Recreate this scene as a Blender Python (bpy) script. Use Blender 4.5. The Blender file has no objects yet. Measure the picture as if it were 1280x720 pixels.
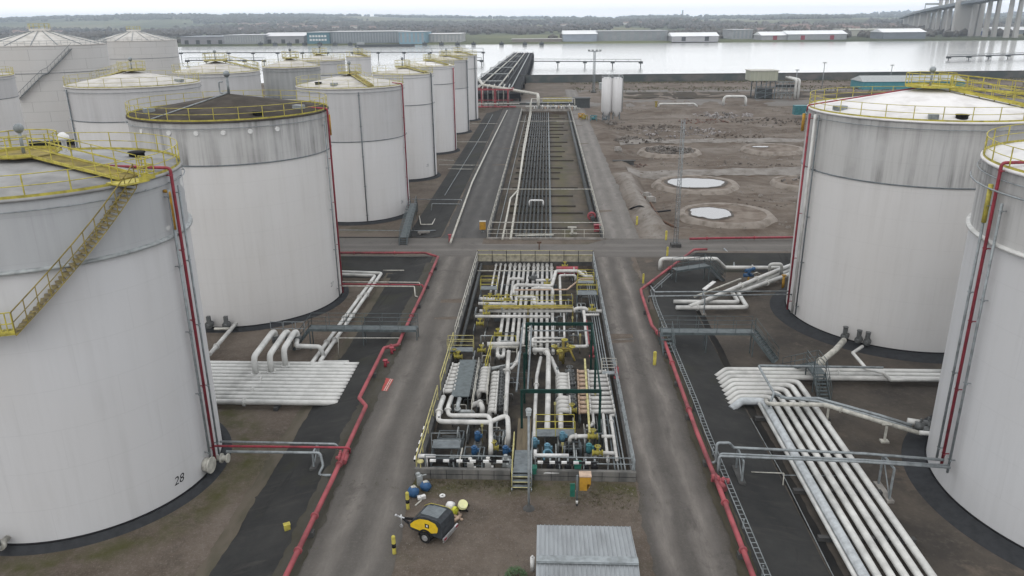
import bpy, math, random
from mathutils import Vector, Matrix, noise as mnoise
random.seed(7)
PI = math.pi
scene = bpy.context.scene
COL = scene.collection
V = Vector

# ------------------------------------------------------------------ camera model (metres; +Y runs along the site road, camera over the origin)
IMW, IMH, FPX = 1280.0, 720.0, 964.0
PITCH, ROLL, YAW, CAMH = math.radians(19.16), math.radians(0.515), math.radians(-2.6), 25.0
_f = V((math.sin(YAW)*math.cos(PITCH), math.cos(YAW)*math.cos(PITCH), -math.sin(PITCH)))
_r0 = V((math.cos(YAW), -math.sin(YAW), 0)); _u0 = _r0.cross(_f)
_r = _r0*math.cos(ROLL) - _u0*math.sin(ROLL)
_u = _u0*math.cos(ROLL) + _r0*math.sin(ROLL)
CAM = V((0, 0, CAMH))
def ray(px, py): return _r*((px-640)/FPX) + _u*((360-py)/FPX) + _f
def at(px, py, z=0.0):                     # the point at height z seen at this spot of the photo
    d = ray(px, py); return CAM + d*((z-CAMH)/d.z)
def at_y(px, py, y):                       # the point at distance y along the site
    d = ray(px, py); return CAM + d*(y/d.y)
def at_x(px, py, x):
    d = ray(px, py); return CAM + d*(x/d.x)
def on_cyl(px, py, cx, cy, r):             # the point of an upright cylinder
    d = ray(px, py); ox, oy = -cx, -cy
    a = d.x*d.x+d.y*d.y; b = 2*(ox*d.x+oy*d.y); c = ox*ox+oy*oy-r*r
    q = b*b-4*a*c
    t = (-b-math.sqrt(max(q, 0)))/(2*a)
    return CAM + d*t
cam = bpy.data.cameras.new('camera'); camo = bpy.data.objects.new('camera', cam); COL.objects.link(camo)
cam.sensor_width = 36; cam.lens = 36*FPX/IMW; cam.clip_start = 0.5; cam.clip_end = 30000
M = Matrix((( _r.x, _u.x, -_f.x, 0), (_r.y, _u.y, -_f.y, 0), (_r.z, _u.z, -_f.z, CAMH), (0, 0, 0, 1)))
camo.matrix_world = M; scene.camera = camo

# ------------------------------------------------------------------ materials
def _nt(name):
    m = bpy.data.materials.new(name); m.use_nodes = True
    nt = m.node_tree; b = nt.nodes['Principled BSDF']; return m, nt, b
def N(nt, t, **kw):
    n = nt.nodes.new(t)
    for k, v in kw.items():
        if k in n.inputs: n.inputs[k].default_value = v
        else: setattr(n, k, v)
    return n
def tex(nt, scale, stretch=(1, 1, 1), detail=4, rough=.6, coord='Object', dist=0.0):
    tc = N(nt, 'ShaderNodeTexCoord'); mp = N(nt, 'ShaderNodeMapping'); mp.inputs['Scale'].default_value = stretch
    nt.links.new(tc.outputs[coord], mp.inputs[0])
    no = N(nt, 'ShaderNodeTexNoise'); no.inputs['Scale'].default_value = scale; no.inputs['Detail'].default_value = detail
    no.inputs['Roughness'].default_value = rough; no.inputs['Distortion'].default_value = dist
    nt.links.new(mp.outputs[0], no.inputs['Vector']); return no.outputs['Fac']
def ramp(nt, fac, a, b, ca=(0, 0, 0, 1), cb=(1, 1, 1, 1)):
    r = N(nt, 'ShaderNodeValToRGB'); e = r.color_ramp.elements
    e[0].position = a; e[1].position = b; e[0].color = ca; e[1].color = cb
    nt.links.new(fac, r.inputs[0]); return r.outputs[0]
def mixc(nt, fac, a, b):
    m = N(nt, 'ShaderNodeMix', data_type='RGBA')
    for s, v in ((m.inputs[0], fac), (m.inputs[6], a), (m.inputs[7], b)):
        if isinstance(v, (tuple, list)): s.default_value = (*v[:3], 1)
        elif isinstance(v, (int, float)): s.default_value = v
        else: nt.links.new(v, s)
    return m.outputs[2]
def math_(nt, op, a, b=None, clamp=False):
    m = N(nt, 'ShaderNodeMath', operation=op, use_clamp=clamp)
    for s, v in ((m.inputs[0], a), (m.inputs[1], b)):
        if v is None: continue
        if isinstance(v, (int, float)): s.default_value = v
        else: nt.links.new(v, s)
    return m.outputs[0]
def bump(nt, b, fac, strength=.3, dist=.05):
    n = N(nt, 'ShaderNodeBump', Strength=strength, Distance=dist); nt.links.new(fac, n.inputs['Height']); nt.links.new(n.outputs[0], b.inputs['Normal'])
def weather(name, col, col2, scale=3.0, stretch=(1, 1, 1), lo=.4, hi=.7, rough=.6, metal=0.0, amt=1.0, bmp=0.0):
    m, nt, b = _nt(name)
    f = ramp(nt, tex(nt, scale, stretch), lo, hi)
    f2 = math_(nt, 'MULTIPLY', f, amt)
    nt.links.new(mixc(nt, f2, col, col2), b.inputs['Base Color'])
    b.inputs['Roughness'].default_value = rough; b.inputs['Metallic'].default_value = metal
    b.inputs['Specular IOR Level'].default_value = .3 if max(col) > .05 else .06
    if bmp: bump(nt, b, tex(nt, scale*6), bmp, .02)
    return m
def shell_mat(name, base, dirt, amt, lo=.42, hi=.72, seam=2.2, seamd=.10, scale=1.1, topgrime=None, patch=0.0):
    """tank plate: paint with vertical run-off stains, plate seams and soft blotches"""
    m, nt, b = _nt(name)
    st = ramp(nt, tex(nt, scale, (1, 1, .035), 6, .62), lo, hi)
    st2 = ramp(nt, tex(nt, scale*3.3, (1, 1, .05), 4, .6), .5, .78)
    bl = ramp(nt, tex(nt, .28, (1, 1, 1), 4, .6), .35, .75)
    f = math_(nt, 'ADD', math_(nt, 'MULTIPLY', st, .6), math_(nt, 'MULTIPLY', st2, .45))
    f = math_(nt, 'MULTIPLY', f, math_(nt, 'ADD', math_(nt, 'MULTIPLY', bl, .85), .25), )
    sp = ramp(nt, tex(nt, 2.6, (1, 1, .5), 7, .75), .60, .74); f = math_(nt, 'ADD', f, math_(nt, 'MULTIPLY', sp, .22))
    f = math_(nt, 'MULTIPLY', f, amt, True)
    if topgrime:
        tc = N(nt, 'ShaderNodeTexCoord'); sx = N(nt, 'ShaderNodeSeparateXYZ'); nt.links.new(tc.outputs['Object'], sx.inputs[0])
        wob = math_(nt, 'MULTIPLY', tex(nt, 1.6, (1, 1, .03), 5, .65), topgrime[1])
        g = math_(nt, 'SUBTRACT', math_(nt, 'ADD', sx.outputs[2], wob), topgrime[0])
        g = math_(nt, 'DIVIDE', g, topgrime[1], True)
        f = math_(nt, 'ADD', f, math_(nt, 'MULTIPLY', g, topgrime[2]), True)
    col = mixc(nt, f, base, dirt)
    tint = ramp(nt, tex(nt, .12, (1, 1, .7), 2), .35, .65)
    col = mixc(nt, math_(nt, 'MULTIPLY', tint, .35), col, tuple(c*k for c, k in zip(base, (.93, .9, .86))))
    if patch:
        pz = ramp(nt, tex(nt, .55, (1, 1, 1.6), 1, .3), .68, .70)
        col = mixc(nt, math_(nt, 'MULTIPLY', pz, patch), col, (.62, .62, .61))
    tc = N(nt, 'ShaderNodeTexCoord'); sx = N(nt, 'ShaderNodeSeparateXYZ'); nt.links.new(tc.outputs['Object'], sx.inputs[0])
    fr = math_(nt, 'FRACT', math_(nt, 'DIVIDE', sx.outputs[2], seam))
    sm = math_(nt, 'LESS_THAN', fr, .014)
    th = math_(nt, 'ARCTAN2', sx.outputs[1], sx.outputs[0])
    row = math_(nt, 'FLOOR', math_(nt, 'DIVIDE', sx.outputs[2], seam))
    fv = math_(nt, 'FRACT', math_(nt, 'ADD', math_(nt, 'MULTIPLY', th, 1.59), math_(nt, 'MULTIPLY', row, .37)))
    sm = math_(nt, 'MAXIMUM', sm, math_(nt, 'LESS_THAN', fv, .006))
    col = mixc(nt, math_(nt, 'MULTIPLY', sm, seamd), col, (.1, .1, .1))
    nt.links.new(col, b.inputs['Base Color']); b.inputs['Roughness'].default_value = .5
    b.inputs['Specular IOR Level'].default_value = .3
    bump(nt, b, math_(nt, 'ADD', tex(nt, .5, (1, 1, .6), 3), math_(nt, 'MULTIPLY', sm, .15)), .12, .08)
    return m
MAT = {}
def flat(name, col, rough=.55, metal=0.0, dirt=.35, scale=2.5):
    MAT[name] = weather(name, col, tuple(c*(1-dirt)*.8+.02*dirt for c in col), scale, rough=rough, metal=metal, bmp=.05)
    return MAT[name]
flat('pipe_white', (.52, .52, .50), .5, dirt=.22, scale=.7)
flat('pipe_cream', (.44, .43, .385), .55, dirt=.35)
flat('pipe_tan', (.42, .31, .23), .6)
flat('pipe_grey', (.30, .32, .32), .45)
flat('pipe_dark', (.052, .057, .058), .75)
flat('pipe_pit', (.49, .485, .465), .55, dirt=.27, scale=1.2)
flat('duct', (.40, .425, .44), .5, dirt=.2)
flat('pipe_red', (.30, .07, .08), .75, dirt=.55, scale=.55)
flat('pipe_dred', (.26, .035, .05), .5)
flat('galv', (.25, .275, .285), .5, .25)
flat('galv_dark', (.13, .15, .16), .5, .2)
flat('yellow', (.43, .375, .07), .6, dirt=.4)
flat('yellow_valve', (.30, .26, .045), .6, dirt=.5)
flat('walk_steel', (.095, .115, .12), .55, .15)
flat('yellow_pale', (.44, .40, .17), .55)
flat('yellow_moss', (.24, .19, .045), .85, dirt=.6, scale=1.2)
flat('orange', (.40, .22, .025), .6)
flat('green_dark', (.010, .036, .030), .6)
flat('green', (.015, .13, .09), .55)
flat('blue', (.02, .075, .17), .5)
flat('blue_pale', (.09, .20, .27), .5)
flat('teal', (.04, .16, .18), .55)
flat('black', (.018, .018, .02), .85)
flat('concrete', (.27, .255, .235), .85, dirt=.4, scale=1.0)
flat('concrete_dark', (.065, .065, .063), .85, dirt=.45, scale=1.2)
flat('cream_wall', (.36, .335, .26), .8)
flat('pad_dark', (.035, .037, .04), .85, dirt=.3)
flat('valve_grey', (.10, .105, .105), .5)
flat('white_clean', (.62, .62, .61), .45, dirt=.15)
flat('rubber', (.02, .02, .02), .8)
flat('chrome', (.55, .56, .57), .3, .7)
flat('rust', (.10, .055, .035), .85)

# ------------------------------------------------------------------ mesh building
class MB:
    def __init__(s): s.v = []; s.f = []; s.m = []; s.s = []
    def add(s, vs, fs, mi=0, smooth=False):
        o = len(s.v); s.v += [tuple(v) for v in vs]
        for f in fs: s.f.append(tuple(i+o for i in f)); s.m.append(mi); s.s.append(smooth)
        return s
    def box(s, c, size, rz=0.0, mi=0, mat3=None):
        hx, hy, hz = size[0]/2, size[1]/2, size[2]/2; c = V(c)
        R = mat3 or Matrix.Rotation(rz, 3, 'Z')
        vs = [c + R @ V((x*hx, y*hy, z*hz)) for x in (-1, 1) for y in (-1, 1) for z in (-1, 1)]
        return s.add(vs, [(0, 1, 3, 2), (4, 6, 7, 5), (0, 4, 5, 1), (2, 3, 7, 6), (0, 2, 6, 4), (1, 5, 7, 3)], mi)
    def box2(s, a, b, mi=0):
        return s.box([(a[i]+b[i])/2 for i in range(3)], [abs(b[i]-a[i]) for i in range(3)], 0, mi)
    def beam(s, p, q, w, h, mi=0, up=(0, 0, 1)):
        p, q = V(p), V(q); d = (q-p); L = d.length
        if L < 1e-6: return s
        d.normalize(); up = V(up)
        x = d.cross(up)
        if x.length < 1e-4: x = d.cross(V((1, 0, 0)))
        x.normalize(); z = x.cross(d)
        vs = [pt + x*(a*w/2) + z*(b*h/2) for pt in (p, q) for a, b in ((-1, -1), (1, -1), (1, 1), (-1, 1))]
        return s.add(vs, [(0, 3, 2, 1), (4, 5, 6, 7), (0, 1, 5, 4), (1, 2, 6, 5), (2, 3, 7, 6), (3, 0, 4, 7)], mi)
    def tube(s, pts, r, n=8, bend=0.0, closed=False, mi=0, caps=True, bseg=5):
        P = [V(p) for p in pts]
        if bend and len(P) > 2:
            out = [P[0]]
            for i in range(1, len(P)-1):
                a, b, c = P[i-1], P[i], P[i+1]; u, w = (a-b), (c-b); lu, lw = u.length, w.length
                if lu < 1e-5 or lw < 1e-5: continue
                u.normalize(); w.normalize(); ang = u.angle(w)
                if ang > PI-.02: out.append(b); continue
                t = min(bend/math.tan(ang/2), lu*.48, lw*.48)
                p0, p1 = b+u*t, b+w*t
                for k in range(bseg+1):
                    q = k/bseg; out.append(p0*(1-q)**2 + b*2*q*(1-q) + p1*q*q)
            out.append(P[-1]); P = out
        m = len(P)
        if m < 2: return s
        T = []
        for i in range(m):
            if closed: d = P[(i+1) % m]-P[i-1]
            else: d = P[min(i+1, m-1)]-P[max(i-1, 0)]
            T.append(d.normalized() if d.length > 1e-9 else V((0, 0, 1)))
        t0 = T[0]; ref = V((0, 0, 1)) if abs(t0.z) < .9 else V((1, 0, 0))
        x = t0.cross(ref).normalized(); vs = []
        for i in range(m):
            x = (x - T[i]*x.dot(T[i]))
            if x.length < 1e-6: x = T[i].orthogonal()
            x.normalize(); y = T[i].cross(x)
            for k in range(n):
                a = 2*PI*k/n + (PI/n); vs.append(P[i] + x*(math.cos(a)*r) + y*(math.sin(a)*r))
        fs = []
        for i in range(m if closed else m-1):
            j = (i+1) % m
            for k in range(n):
                k2 = (k+1) % n; fs.append((i*n+k, i*n+k2, j*n+k2, j*n+k))
        s.add(vs, fs, mi, n > 4)
        if caps and not closed:
            o = len(s.v)-len(vs)
            s.f.append(tuple(o+k for k in reversed(range(n)))); s.m.append(mi); s.s.append(False)
            s.f.append(tuple(o+(m-1)*n+k for k in range(n))); s.m.append(mi); s.s.append(False)
        return s
    def cyl(s, p, q, r, n=12, mi=0): return s.tube([p, q], r, n, mi=mi)
    def lathe(s, c, prof, n=32, mi=0, smooth=True, a0=0.0, a1=2*PI):
        full = abs(a1-a0-2*PI) < 1e-6; m = n if full else n+1
        vs = [(c[0]+r*math.cos(a0+(a1-a0)*k/n), c[1]+r*math.sin(a0+(a1-a0)*k/n), c[2]+z) for r, z in prof for k in range(m)]
        fs = []
        for i in range(len(prof)-1):
            for k in range(n):
                k2 = (k+1) % m; fs.append((i*m+k, i*m+k2, (i+1)*m+k2, (i+1)*m+k))
        return s.add(vs, fs, mi, smooth)
    def disc(s, c, r, n=24, mi=0):
        return s.add([(c[0]+r*math.cos(2*PI*k/n), c[1]+r*math.sin(2*PI*k/n), c[2]) for k in range(n)], [tuple(range(n))], mi)
    def ball(s, c, r, n=8, mi=0, sz=1.0):
        return s.lathe(c, [(max(r*math.sin(PI*i/n), 1e-4), -r*sz*math.cos(PI*i/n)) for i in range(n+1)], n+2, mi)
    def poly(s, pts, mi=0): return s.add(pts, [tuple(range(len(pts)))], mi)
    def prism(s, base, h, mi=0):            # base: xyz loop, counter-clockwise from above
        n = len(base); top = [(p[0], p[1], p[2]+h) for p in base]
        return s.add(list(base)+top, [tuple(reversed(range(n))), tuple(range(n, 2*n))]+[(i, (i+1) % n, n+(i+1) % n, n+i) for i in range(n)], mi)
ORG = {}
def obj(name, mb, mat, parent=None, org=None):
    if org is None: org = ORG[parent.name] if parent else V((0, 0, 0))
    org = V(org)
    me = bpy.data.meshes.new(name)
    me.from_pydata([(v[0]-org.x, v[1]-org.y, v[2]-org.z) for v in mb.v], [], mb.f)
    for m in (mat if isinstance(mat, (list, tuple)) else [mat]): me.materials.append(MAT[m] if isinstance(m, str) else m)
    if mb.f:
        me.polygons.foreach_set('material_index', mb.m); me.polygons.foreach_set('use_smooth', mb.s)
    me.update()
    o = bpy.data.objects.new(name, me); COL.objects.link(o)
    if parent: o.parent = parent; ORG[o.name] = ORG[parent.name]
    else: o.location = org; ORG[o.name] = org
    return o
def tag(o, label=None, cat=None, group=None, kind=None):
    if label: o['label'] = label
    if cat: o['category'] = cat
    if group: o['group'] = group
    if kind: o['kind'] = kind
    return o
def thing(name, label, cat, loc, group=None):
    o = bpy.data.objects.new(name, None); COL.objects.link(o); o.location = loc; ORG[o.name] = V(loc); o.empty_display_size = .5
    return tag(o, label, cat, group)
def single(name, mb, mat, label, cat, group=None, org=None, kind=None):
    if org is None:
        v = mb.v; org = (sum(p[0] for p in v)/len(v), sum(p[1] for p in v)/len(v), min(p[2] for p in v))
    return tag(obj(name, mb, mat, None, org), label, cat, group, kind)
def struct(name, mb, mat, kind='structure'):
    return tag(obj(name, mb, mat), None, None, None, kind)
def copy_thing(root, loc, label=None, rz=None):
    def cp(o, par):
        c = o.copy(); COL.objects.link(c); ORG[c.name] = V(loc)
        if par: c.parent = par
        for ch in list(o.children): cp(ch, c)
        return c
    r = cp(root, None); r.location = loc
    if rz is not None: r.rotation_euler = (0, 0, rz)
    if label: r['label'] = label
    return r
ORD = 'first second third fourth fifth sixth seventh eighth ninth tenth eleventh twelfth thirteenth fourteenth fifteenth'.split()
def rail_line(mb, pts, h=1.1, r=.03, step=1.6, mids=(.55,), closed=False, n=6, mi=0, kick=0.0):
    P = [V(p) for p in pts]
    if closed: P = P+[P[0]]
    for z in (h,)+tuple(mids): mb.tube([p+V((0, 0, z)) for p in (P[:-1] if closed else P)], r, n, mi=mi, closed=closed)
    for a, b in zip(P[:-1], P[1:]):
        k = max(1, round((b-a).length/step))
        for i in range(k): q = a.lerp(b, i/k); mb.tube([q, q+V((0, 0, h))], r, 4, mi=mi, caps=False)
        if kick: mb.beam(a+V((0, 0, kick/2)), b+V((0, 0, kick/2)), .02, kick, mi)
    if not closed: mb.tube([P[-1], P[-1]+V((0, 0, h))], r, 4, mi=mi, caps=False)
    return mb
# ------------------------------------------------------------------ the ground: one sheet, sunk where the bunds are, running under the river to the hills
def rp(t): return 0.0 if t <= 0 else (1.0 if t >= 1 else t)
def sm(t): t = rp(t); return t*t*(3-2*t)
ZC = -1.0
BANKY = lambda x: 350+.06*x
def hills(x, y):
    h = 0
    if y > 1500:
        d = (y-1500)/5200.0
        h = sm(d*1.3)*27 + 9*mnoise.noise(V((x*.0011, y*.0008, 3)))*sm(d*3) + 7*mnoise.noise(V((x*.0035, y*.002, 8)))*sm(d*3)
        h += 44*math.exp(-((x+2300)/1500.0)**2)*sm((y-2500)/3000.0)
        h += 26*math.exp(-((x-3000)/700.0)**2)*sm((y-5200)/1500.0)
        if y > 6500: h *= 1-.35*sm((y-6500)/4000)
    return h
def height(x, y):
    z = 0.0
    if y < 340:
        # bunded compounds
        dl = rp((-x-12.9)/3.8)
        if x < -12:
            if y < 82.7: z += ZC*min(dl, rp((82.7-y)/4.2))
            elif y > 90.3: z += ZC*min(dl, rp((y-90.3)/3.5), rp((238-y)/3.5))
        if x > 9.9 and y < 84.5:
            ch = ((x-9.9)*14+(70.5-y)*7.2)/15.74+.0
            s = min(x-10.1, 84.2-y, ch)
            z += ZC*rp(s/4.0)
        if x > 11 and 90 < y < 320:
            # cleared yard: low earth banks and rutted ground
            z += -.95*sm((x-14)/2.5)*sm((y-93)/2.5)*sm((232-y)/6)
            n = mnoise.noise(V((x*.11, y*.09, 1.7))); n2 = mnoise.noise(V((x*.45, y*.4, 5)))
            w = sm((x-11.5)/3)*sm((y-91)/3)*sm((300-y)/20)
            z += w*(.34*n+.22*n2+.10*mnoise.noise(V((x*1.1, y*1.0, 9))))
            z += -.45*math.exp(-((x-16.2)/1.0)**2)*sm((y-95)/3)*sm((131-y)/3)
            z += 1.15*math.exp(-((x-13.5-.6*math.sin(y*.15))/1.5)**2)*sm((y-92)/2)*sm((131-y)/3)*(1+.25*n2)
            z += .6*math.exp(-((y-92.6)/1.0)**2)*sm((x-13)/3)
            z += .75*math.exp(-((y-136+1.2*math.sin(x*.12))/2.6)**2)*sm((x-13)/3)
            z += .7*math.exp(-((y-172+1.5*math.sin(x*.1))/3.0)**2)*sm((x-15)/3)
            z += .9*math.exp(-((x-16.5)/2.2)**2-((y-184)/9.0)**2)
        if -7.25 < x < 5.05 and 38.6 < y < 80.5: z = -.8
        if -6.9 < x < 6.9 and 90.0 < y < 227.5: z = -.9
    bk = BANKY(x)
    if y > bk: z -= 7*rp((y-bk)/9.0)*rp((1004-y)/16.0) if y < 1004 else 0
    if y > 988: z -= 1.2*rp((y-988)/16.0)
    return z + hills(x, y) - (.0 if y > 0 else 0)
def axis(segs):
    out = []
    for a, b, st in segs:
        n = max(1, round((b-a)/st)); out += [a+(b-a)*i/n for i in range(n)]
    return out+[segs[-1][1]]
xs = axis([(-9000, -3000, 500), (-3000, -600, 120), (-600, -200, 50), (-200, -50, 10), (-50, -17, 3), (-17, -12, .7), (-12, -7.35, 2.3), (-7.35, -7.2, .1), (-7.2, -6.95, .1), (-6.95, -6.8, .1), (-6.8, 5.0, 4), (5.0, 5.15, .1),
           (5.15, 6.8, .9), (6.8, 6.95, .1), (6.95, 10, 1.5), (10, 55, 1.0), (55, 150, 5), (150, 600, 50), (600, 3000, 120), (3000, 9000, 500)])
ys = axis([(-300, 0, 60), (0, 38.5, 4), (38.5, 38.65, .1), (38.65, 66, 3), (66, 80.4, 1), (80.4, 80.55, .1), (80.55, 89.9, .9), (89.9, 90.05, .1), (90.05, 95, .8), (95, 160, 1.1), (160, 227.4, 2), (227.4, 227.6, .1),
           (227.6, 335, 5), (335, 375, 3), (375, 980, 75), (980, 1020, 4), (1020, 1500, 60), (1500, 7500, 170)])
g = MB(); nx, ny = len(xs), len(ys)
g.v = [(x, y, height(x, y)) for y in ys for x in xs]
g.f = [(j*nx+i, j*nx+i+1, (j+1)*nx+i+1, (j+1)*nx+i) for j in range(ny-1) for i in range(nx-1)]
g.m = [0]*len(g.f); g.s = [False]*len(g.f)

m, nt, b = _nt('site_earth')
base = mixc(nt, ramp(nt, tex(nt, .12, detail=6, rough=.65), .38, .62), (.070, .055, .043), (.115, .096, .079))
base = mixc(nt, math_(nt, 'MULTIPLY', ramp(nt, tex(nt, .35, detail=5), .52, .68), .75), base, (.052, .043, .034))
base = mixc(nt, math_(nt, 'MULTIPLY', ramp(nt, tex(nt, .09, detail=5, rough=.7), .56, .68), .7), base, (.036, .038, .018))
base = mixc(nt, math_(nt, 'MULTIPLY', ramp(nt, tex(nt, 2.4, detail=8, rough=.8), .48, .7), .6), base, (.15, .128, .11))
base = mixc(nt, math_(nt, 'MULTIPLY', ramp(nt, tex(nt, 9, detail=4, rough=.8), .56, .66), .55), base, (.20, .178, .155))
base = mixc(nt, math_(nt, 'MULTIPLY', ramp(nt, tex(nt, 7, detail=4, rough=.8), .58, .68), .5), base, (.035, .028, .022))
geo = N(nt, 'ShaderNodeNewGeometry'); sx = N(nt, 'ShaderNodeSeparateXYZ'); nt.links.new(geo.outputs['Position'], sx.inputs[0])
# cleared yard beyond the cross road: paler, scraped earth with ruts
yard = math_(nt, 'MULTIPLY', math_(nt, 'GREATER_THAN', sx.outputs[1], 90), math_(nt, 'GREATER_THAN', sx.outputs[0], 7))
ycol = mixc(nt, ramp(nt, tex(nt, .10, (1, 1, 1), 7, .7, dist=.8), .36, .64), (.062, .046, .034), (.145, .124, .105))
ycol = mixc(nt, math_(nt, 'MULTIPLY', ramp(nt, tex(nt, .5, (.35, 1.5, 1), 6, .7, dist=1.5), .5, .72), .7), ycol, (.085, .06, .042))
ycol = mixc(nt, math_(nt, 'MULTIPLY', ramp(nt, tex(nt, .06, (1, 2, 1), 4), .55, .66), .55), ycol, (.165, .148, .132))
bk = math_(nt, 'SUBTRACT', 1.0, math_(nt, 'DIVIDE', math_(nt, 'ABSOLUTE', math_(nt, 'SUBTRACT', sx.outputs[0], 13.3)), 2.3), True)
bk = math_(nt, 'MULTIPLY', bk, math_(nt, 'LESS_THAN', sx.outputs[1], 133))
ycol = mixc(nt, math_(nt, 'MULTIPLY', bk, ramp(nt, tex(nt, .8, detail=6, rough=.7), .25, .55)), ycol, (.20, .185, .168))
ycol = mixc(nt, math_(nt, 'MULTIPLY', ramp(nt, tex(nt, 1.1, (.6, 1, 1), 8, .8, dist=1.0), .56, .66), .75), ycol, (.045, .036, .03))
base = mixc(nt, yard, base, ycol)
east = math_(nt, 'MULTIPLY', math_(nt, 'LESS_THAN', sx.outputs[1], 84), math_(nt, 'GREATER_THAN', sx.outputs[0], 10))
ecol = mixc(nt, ramp(nt, tex(nt, .16, detail=6, rough=.7), .38, .64), (.040, .036, .032), (.082, .070, .058))
ecol = mixc(nt, math_(nt, 'MULTIPLY', ramp(nt, tex(nt, .3, detail=5), .58, .68), .6), ecol, (.125, .10, .078))
ecol = mixc(nt, math_(nt, 'MULTIPLY', ramp(nt, tex(nt, 2.4, detail=8, rough=.75), .52, .75), .4), ecol, (.13, .115, .10))
base = mixc(nt, east, base, ecol)
# moss that grows round the damp foot of tank 28 and along the pit wall
vd = N(nt, 'ShaderNodeVectorMath', operation='DISTANCE'); cx_ = N(nt, 'ShaderNodeCombineXYZ'); cx_.inputs[0].default_value = -27.9; cx_.inputs[1].default_value = 40.2; cx_.inputs[2].default_value = -1
nt.links.new(geo.outputs['Position'], vd.inputs[0]); nt.links.new(cx_.outputs[0], vd.inputs[1])
ms = math_(nt, 'SUBTRACT', 1.0, math_(nt, 'DIVIDE', math_(nt, 'ABSOLUTE', math_(nt, 'SUBTRACT', vd.outputs['Value'], 9.3)), 1.6), True)
wl = math_(nt, 'SUBTRACT', 1.0, math_(nt, 'DIVIDE', math_(nt, 'ABSOLUTE', math_(nt, 'SUBTRACT', sx.outputs[1], 37.6)), 1.5), True)
wl = math_(nt, 'MULTIPLY', wl, math_(nt, 'MULTIPLY', math_(nt, 'LESS_THAN', sx.outputs[0], 5.2), math_(nt, 'GREATER_THAN', sx.outputs[0], -8)))
ms = math_(nt, 'MULTIPLY', math_(nt, 'MAXIMUM', ms, wl), ramp(nt, tex(nt, .55, detail=6, rough=.7), .38, .6))
base = mixc(nt, math_(nt, 'MULTIPLY', ms, .85), base, (.046, .048, .014))
far = math_(nt, 'GREATER_THAN', sx.outputs[1], 985)
fcol = mixc(nt, ramp(nt, tex(nt, .0022, (1, .6, 1), 5), .44, .56), (.05, .058, .032), (.105, .115, .055))
fcol = mixc(nt, math_(nt, 'MULTIPLY', ramp(nt, tex(nt, .0013, (1, .5, 1), 3), .52, .6), .7), fcol, (.17, .15, .095))
base = mixc(nt, far, base, fcol)
nt.links.new(base, b.inputs['Base Color']); b.inputs['Roughness'].default_value = .95; b.inputs['Specular IOR Level'].default_value = .15
bump(nt, b, tex(nt, 3.0, detail=8, rough=.75), .5, .08)
struct('ground', g, m)

# river
m, nt, b = _nt('river_water')
wc = mixc(nt, ramp(nt, tex(nt, .004, (1, 3, 1), 4), .4, .65), (.28, .28, .265), (.36, .36, .345))
nt.links.new(wc, b.inputs['Base Color']); b.inputs['Roughness'].default_value = .15; b.inputs['Specular IOR Level'].default_value = 1.0
b.inputs['IOR'].default_value = 1.8
bump(nt, b, tex(nt, .25, (1, 2, 1), 6, .65), .06, .3)
w = MB(); w.poly([(-9000, 338, -3), (9000, 338, -3), (9000, 1006, -3), (-9000, 1006, -3)])
struct('river_water', w, m)

# road surfaces (sheets just above the ground)
def road_mat(name, axis_i, c0, halfw, col, track, edge, seed=0.0, trackoff=.95):
    m, nt, b = _nt(name)
    geo = N(nt, 'ShaderNodeNewGeometry'); sx = N(nt, 'ShaderNodeSeparateXYZ'); nt.links.new(geo.outputs['Position'], sx.inputs[0])
    st = (1, .06, 1) if axis_i == 0 else (.06, 1, 1)
    wob = math_(nt, 'MULTIPLY', math_(nt, 'SUBTRACT', tex(nt, .6, (.22, .22, 1), 6, .6), .5), 1.7)
    d = math_(nt, 'ABSOLUTE', math_(nt, 'ADD', math_(nt, 'SUBTRACT', sx.outputs[axis_i], c0), wob))
    tr = math_(nt, 'ABSOLUTE', math_(nt, 'SUBTRACT', d, trackoff))
    tr = math_(nt, 'SUBTRACT', 1.0, math_(nt, 'DIVIDE', tr, .75), True)
    tr = math_(nt, 'MULTIPLY', tr, ramp(nt, tex(nt, .8, (1, .16, 1) if axis_i == 0 else (.16, 1, 1), 7, .72), .3, .62))
    tr = math_(nt, 'MULTIPLY', tr, math_(nt, 'ADD', .35, math_(nt, 'MULTIPLY', ramp(nt, tex(nt, .35, (1, .4, 1), 7, .75), .3, .6), .65)))
    c = mixc(nt, ramp(nt, tex(nt, .25, detail=6, rough=.7), .36, .66), tuple(k*.8 for k in col), col)
    c = mixc(nt, math_(nt, 'MULTIPLY', ramp(nt, tex(nt, 1.3, st, 6, .7), .42, .7), .45), c, tuple(k*.62 for k in col))
    c = mixc(nt, tr, c, track)
    e = math_(nt, 'DIVIDE', math_(nt, 'SUBTRACT', d, halfw*.72), halfw*.3, True)
    e = math_(nt, 'MULTIPLY', e, ramp(nt, tex(nt, .9, detail=6, rough=.7), .3, .62))
    c = mixc(nt, e, c, edge)
    c = mixc(nt, math_(nt, 'MULTIPLY', ramp(nt, tex(nt, 6, detail=8, rough=.85), .5, .72), .55), c, tuple(k*1.5 for k in col))
    c = mixc(nt, math_(nt, 'MULTIPLY', ramp(nt, tex(nt, .42, (1, .55, 1), 7, .75, dist=.6), .56, .66), .55), c, tuple(k*.55 for k in col))
    c = mixc(nt, math_(nt, 'MULTIPLY', ramp(nt, tex(nt, 14, detail=3, rough=.8), .62, .7), .5), c, tuple(k*.5 for k in col))
    nt.links.new(c, b.inputs['Base Color']); b.inputs['Roughness'].default_value = .9; b.inputs['Specular IOR Level'].default_value = .2
    bump(nt, b, tex(nt, 4.0, detail=8, rough=.75), .35, .05)
    return m
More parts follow.
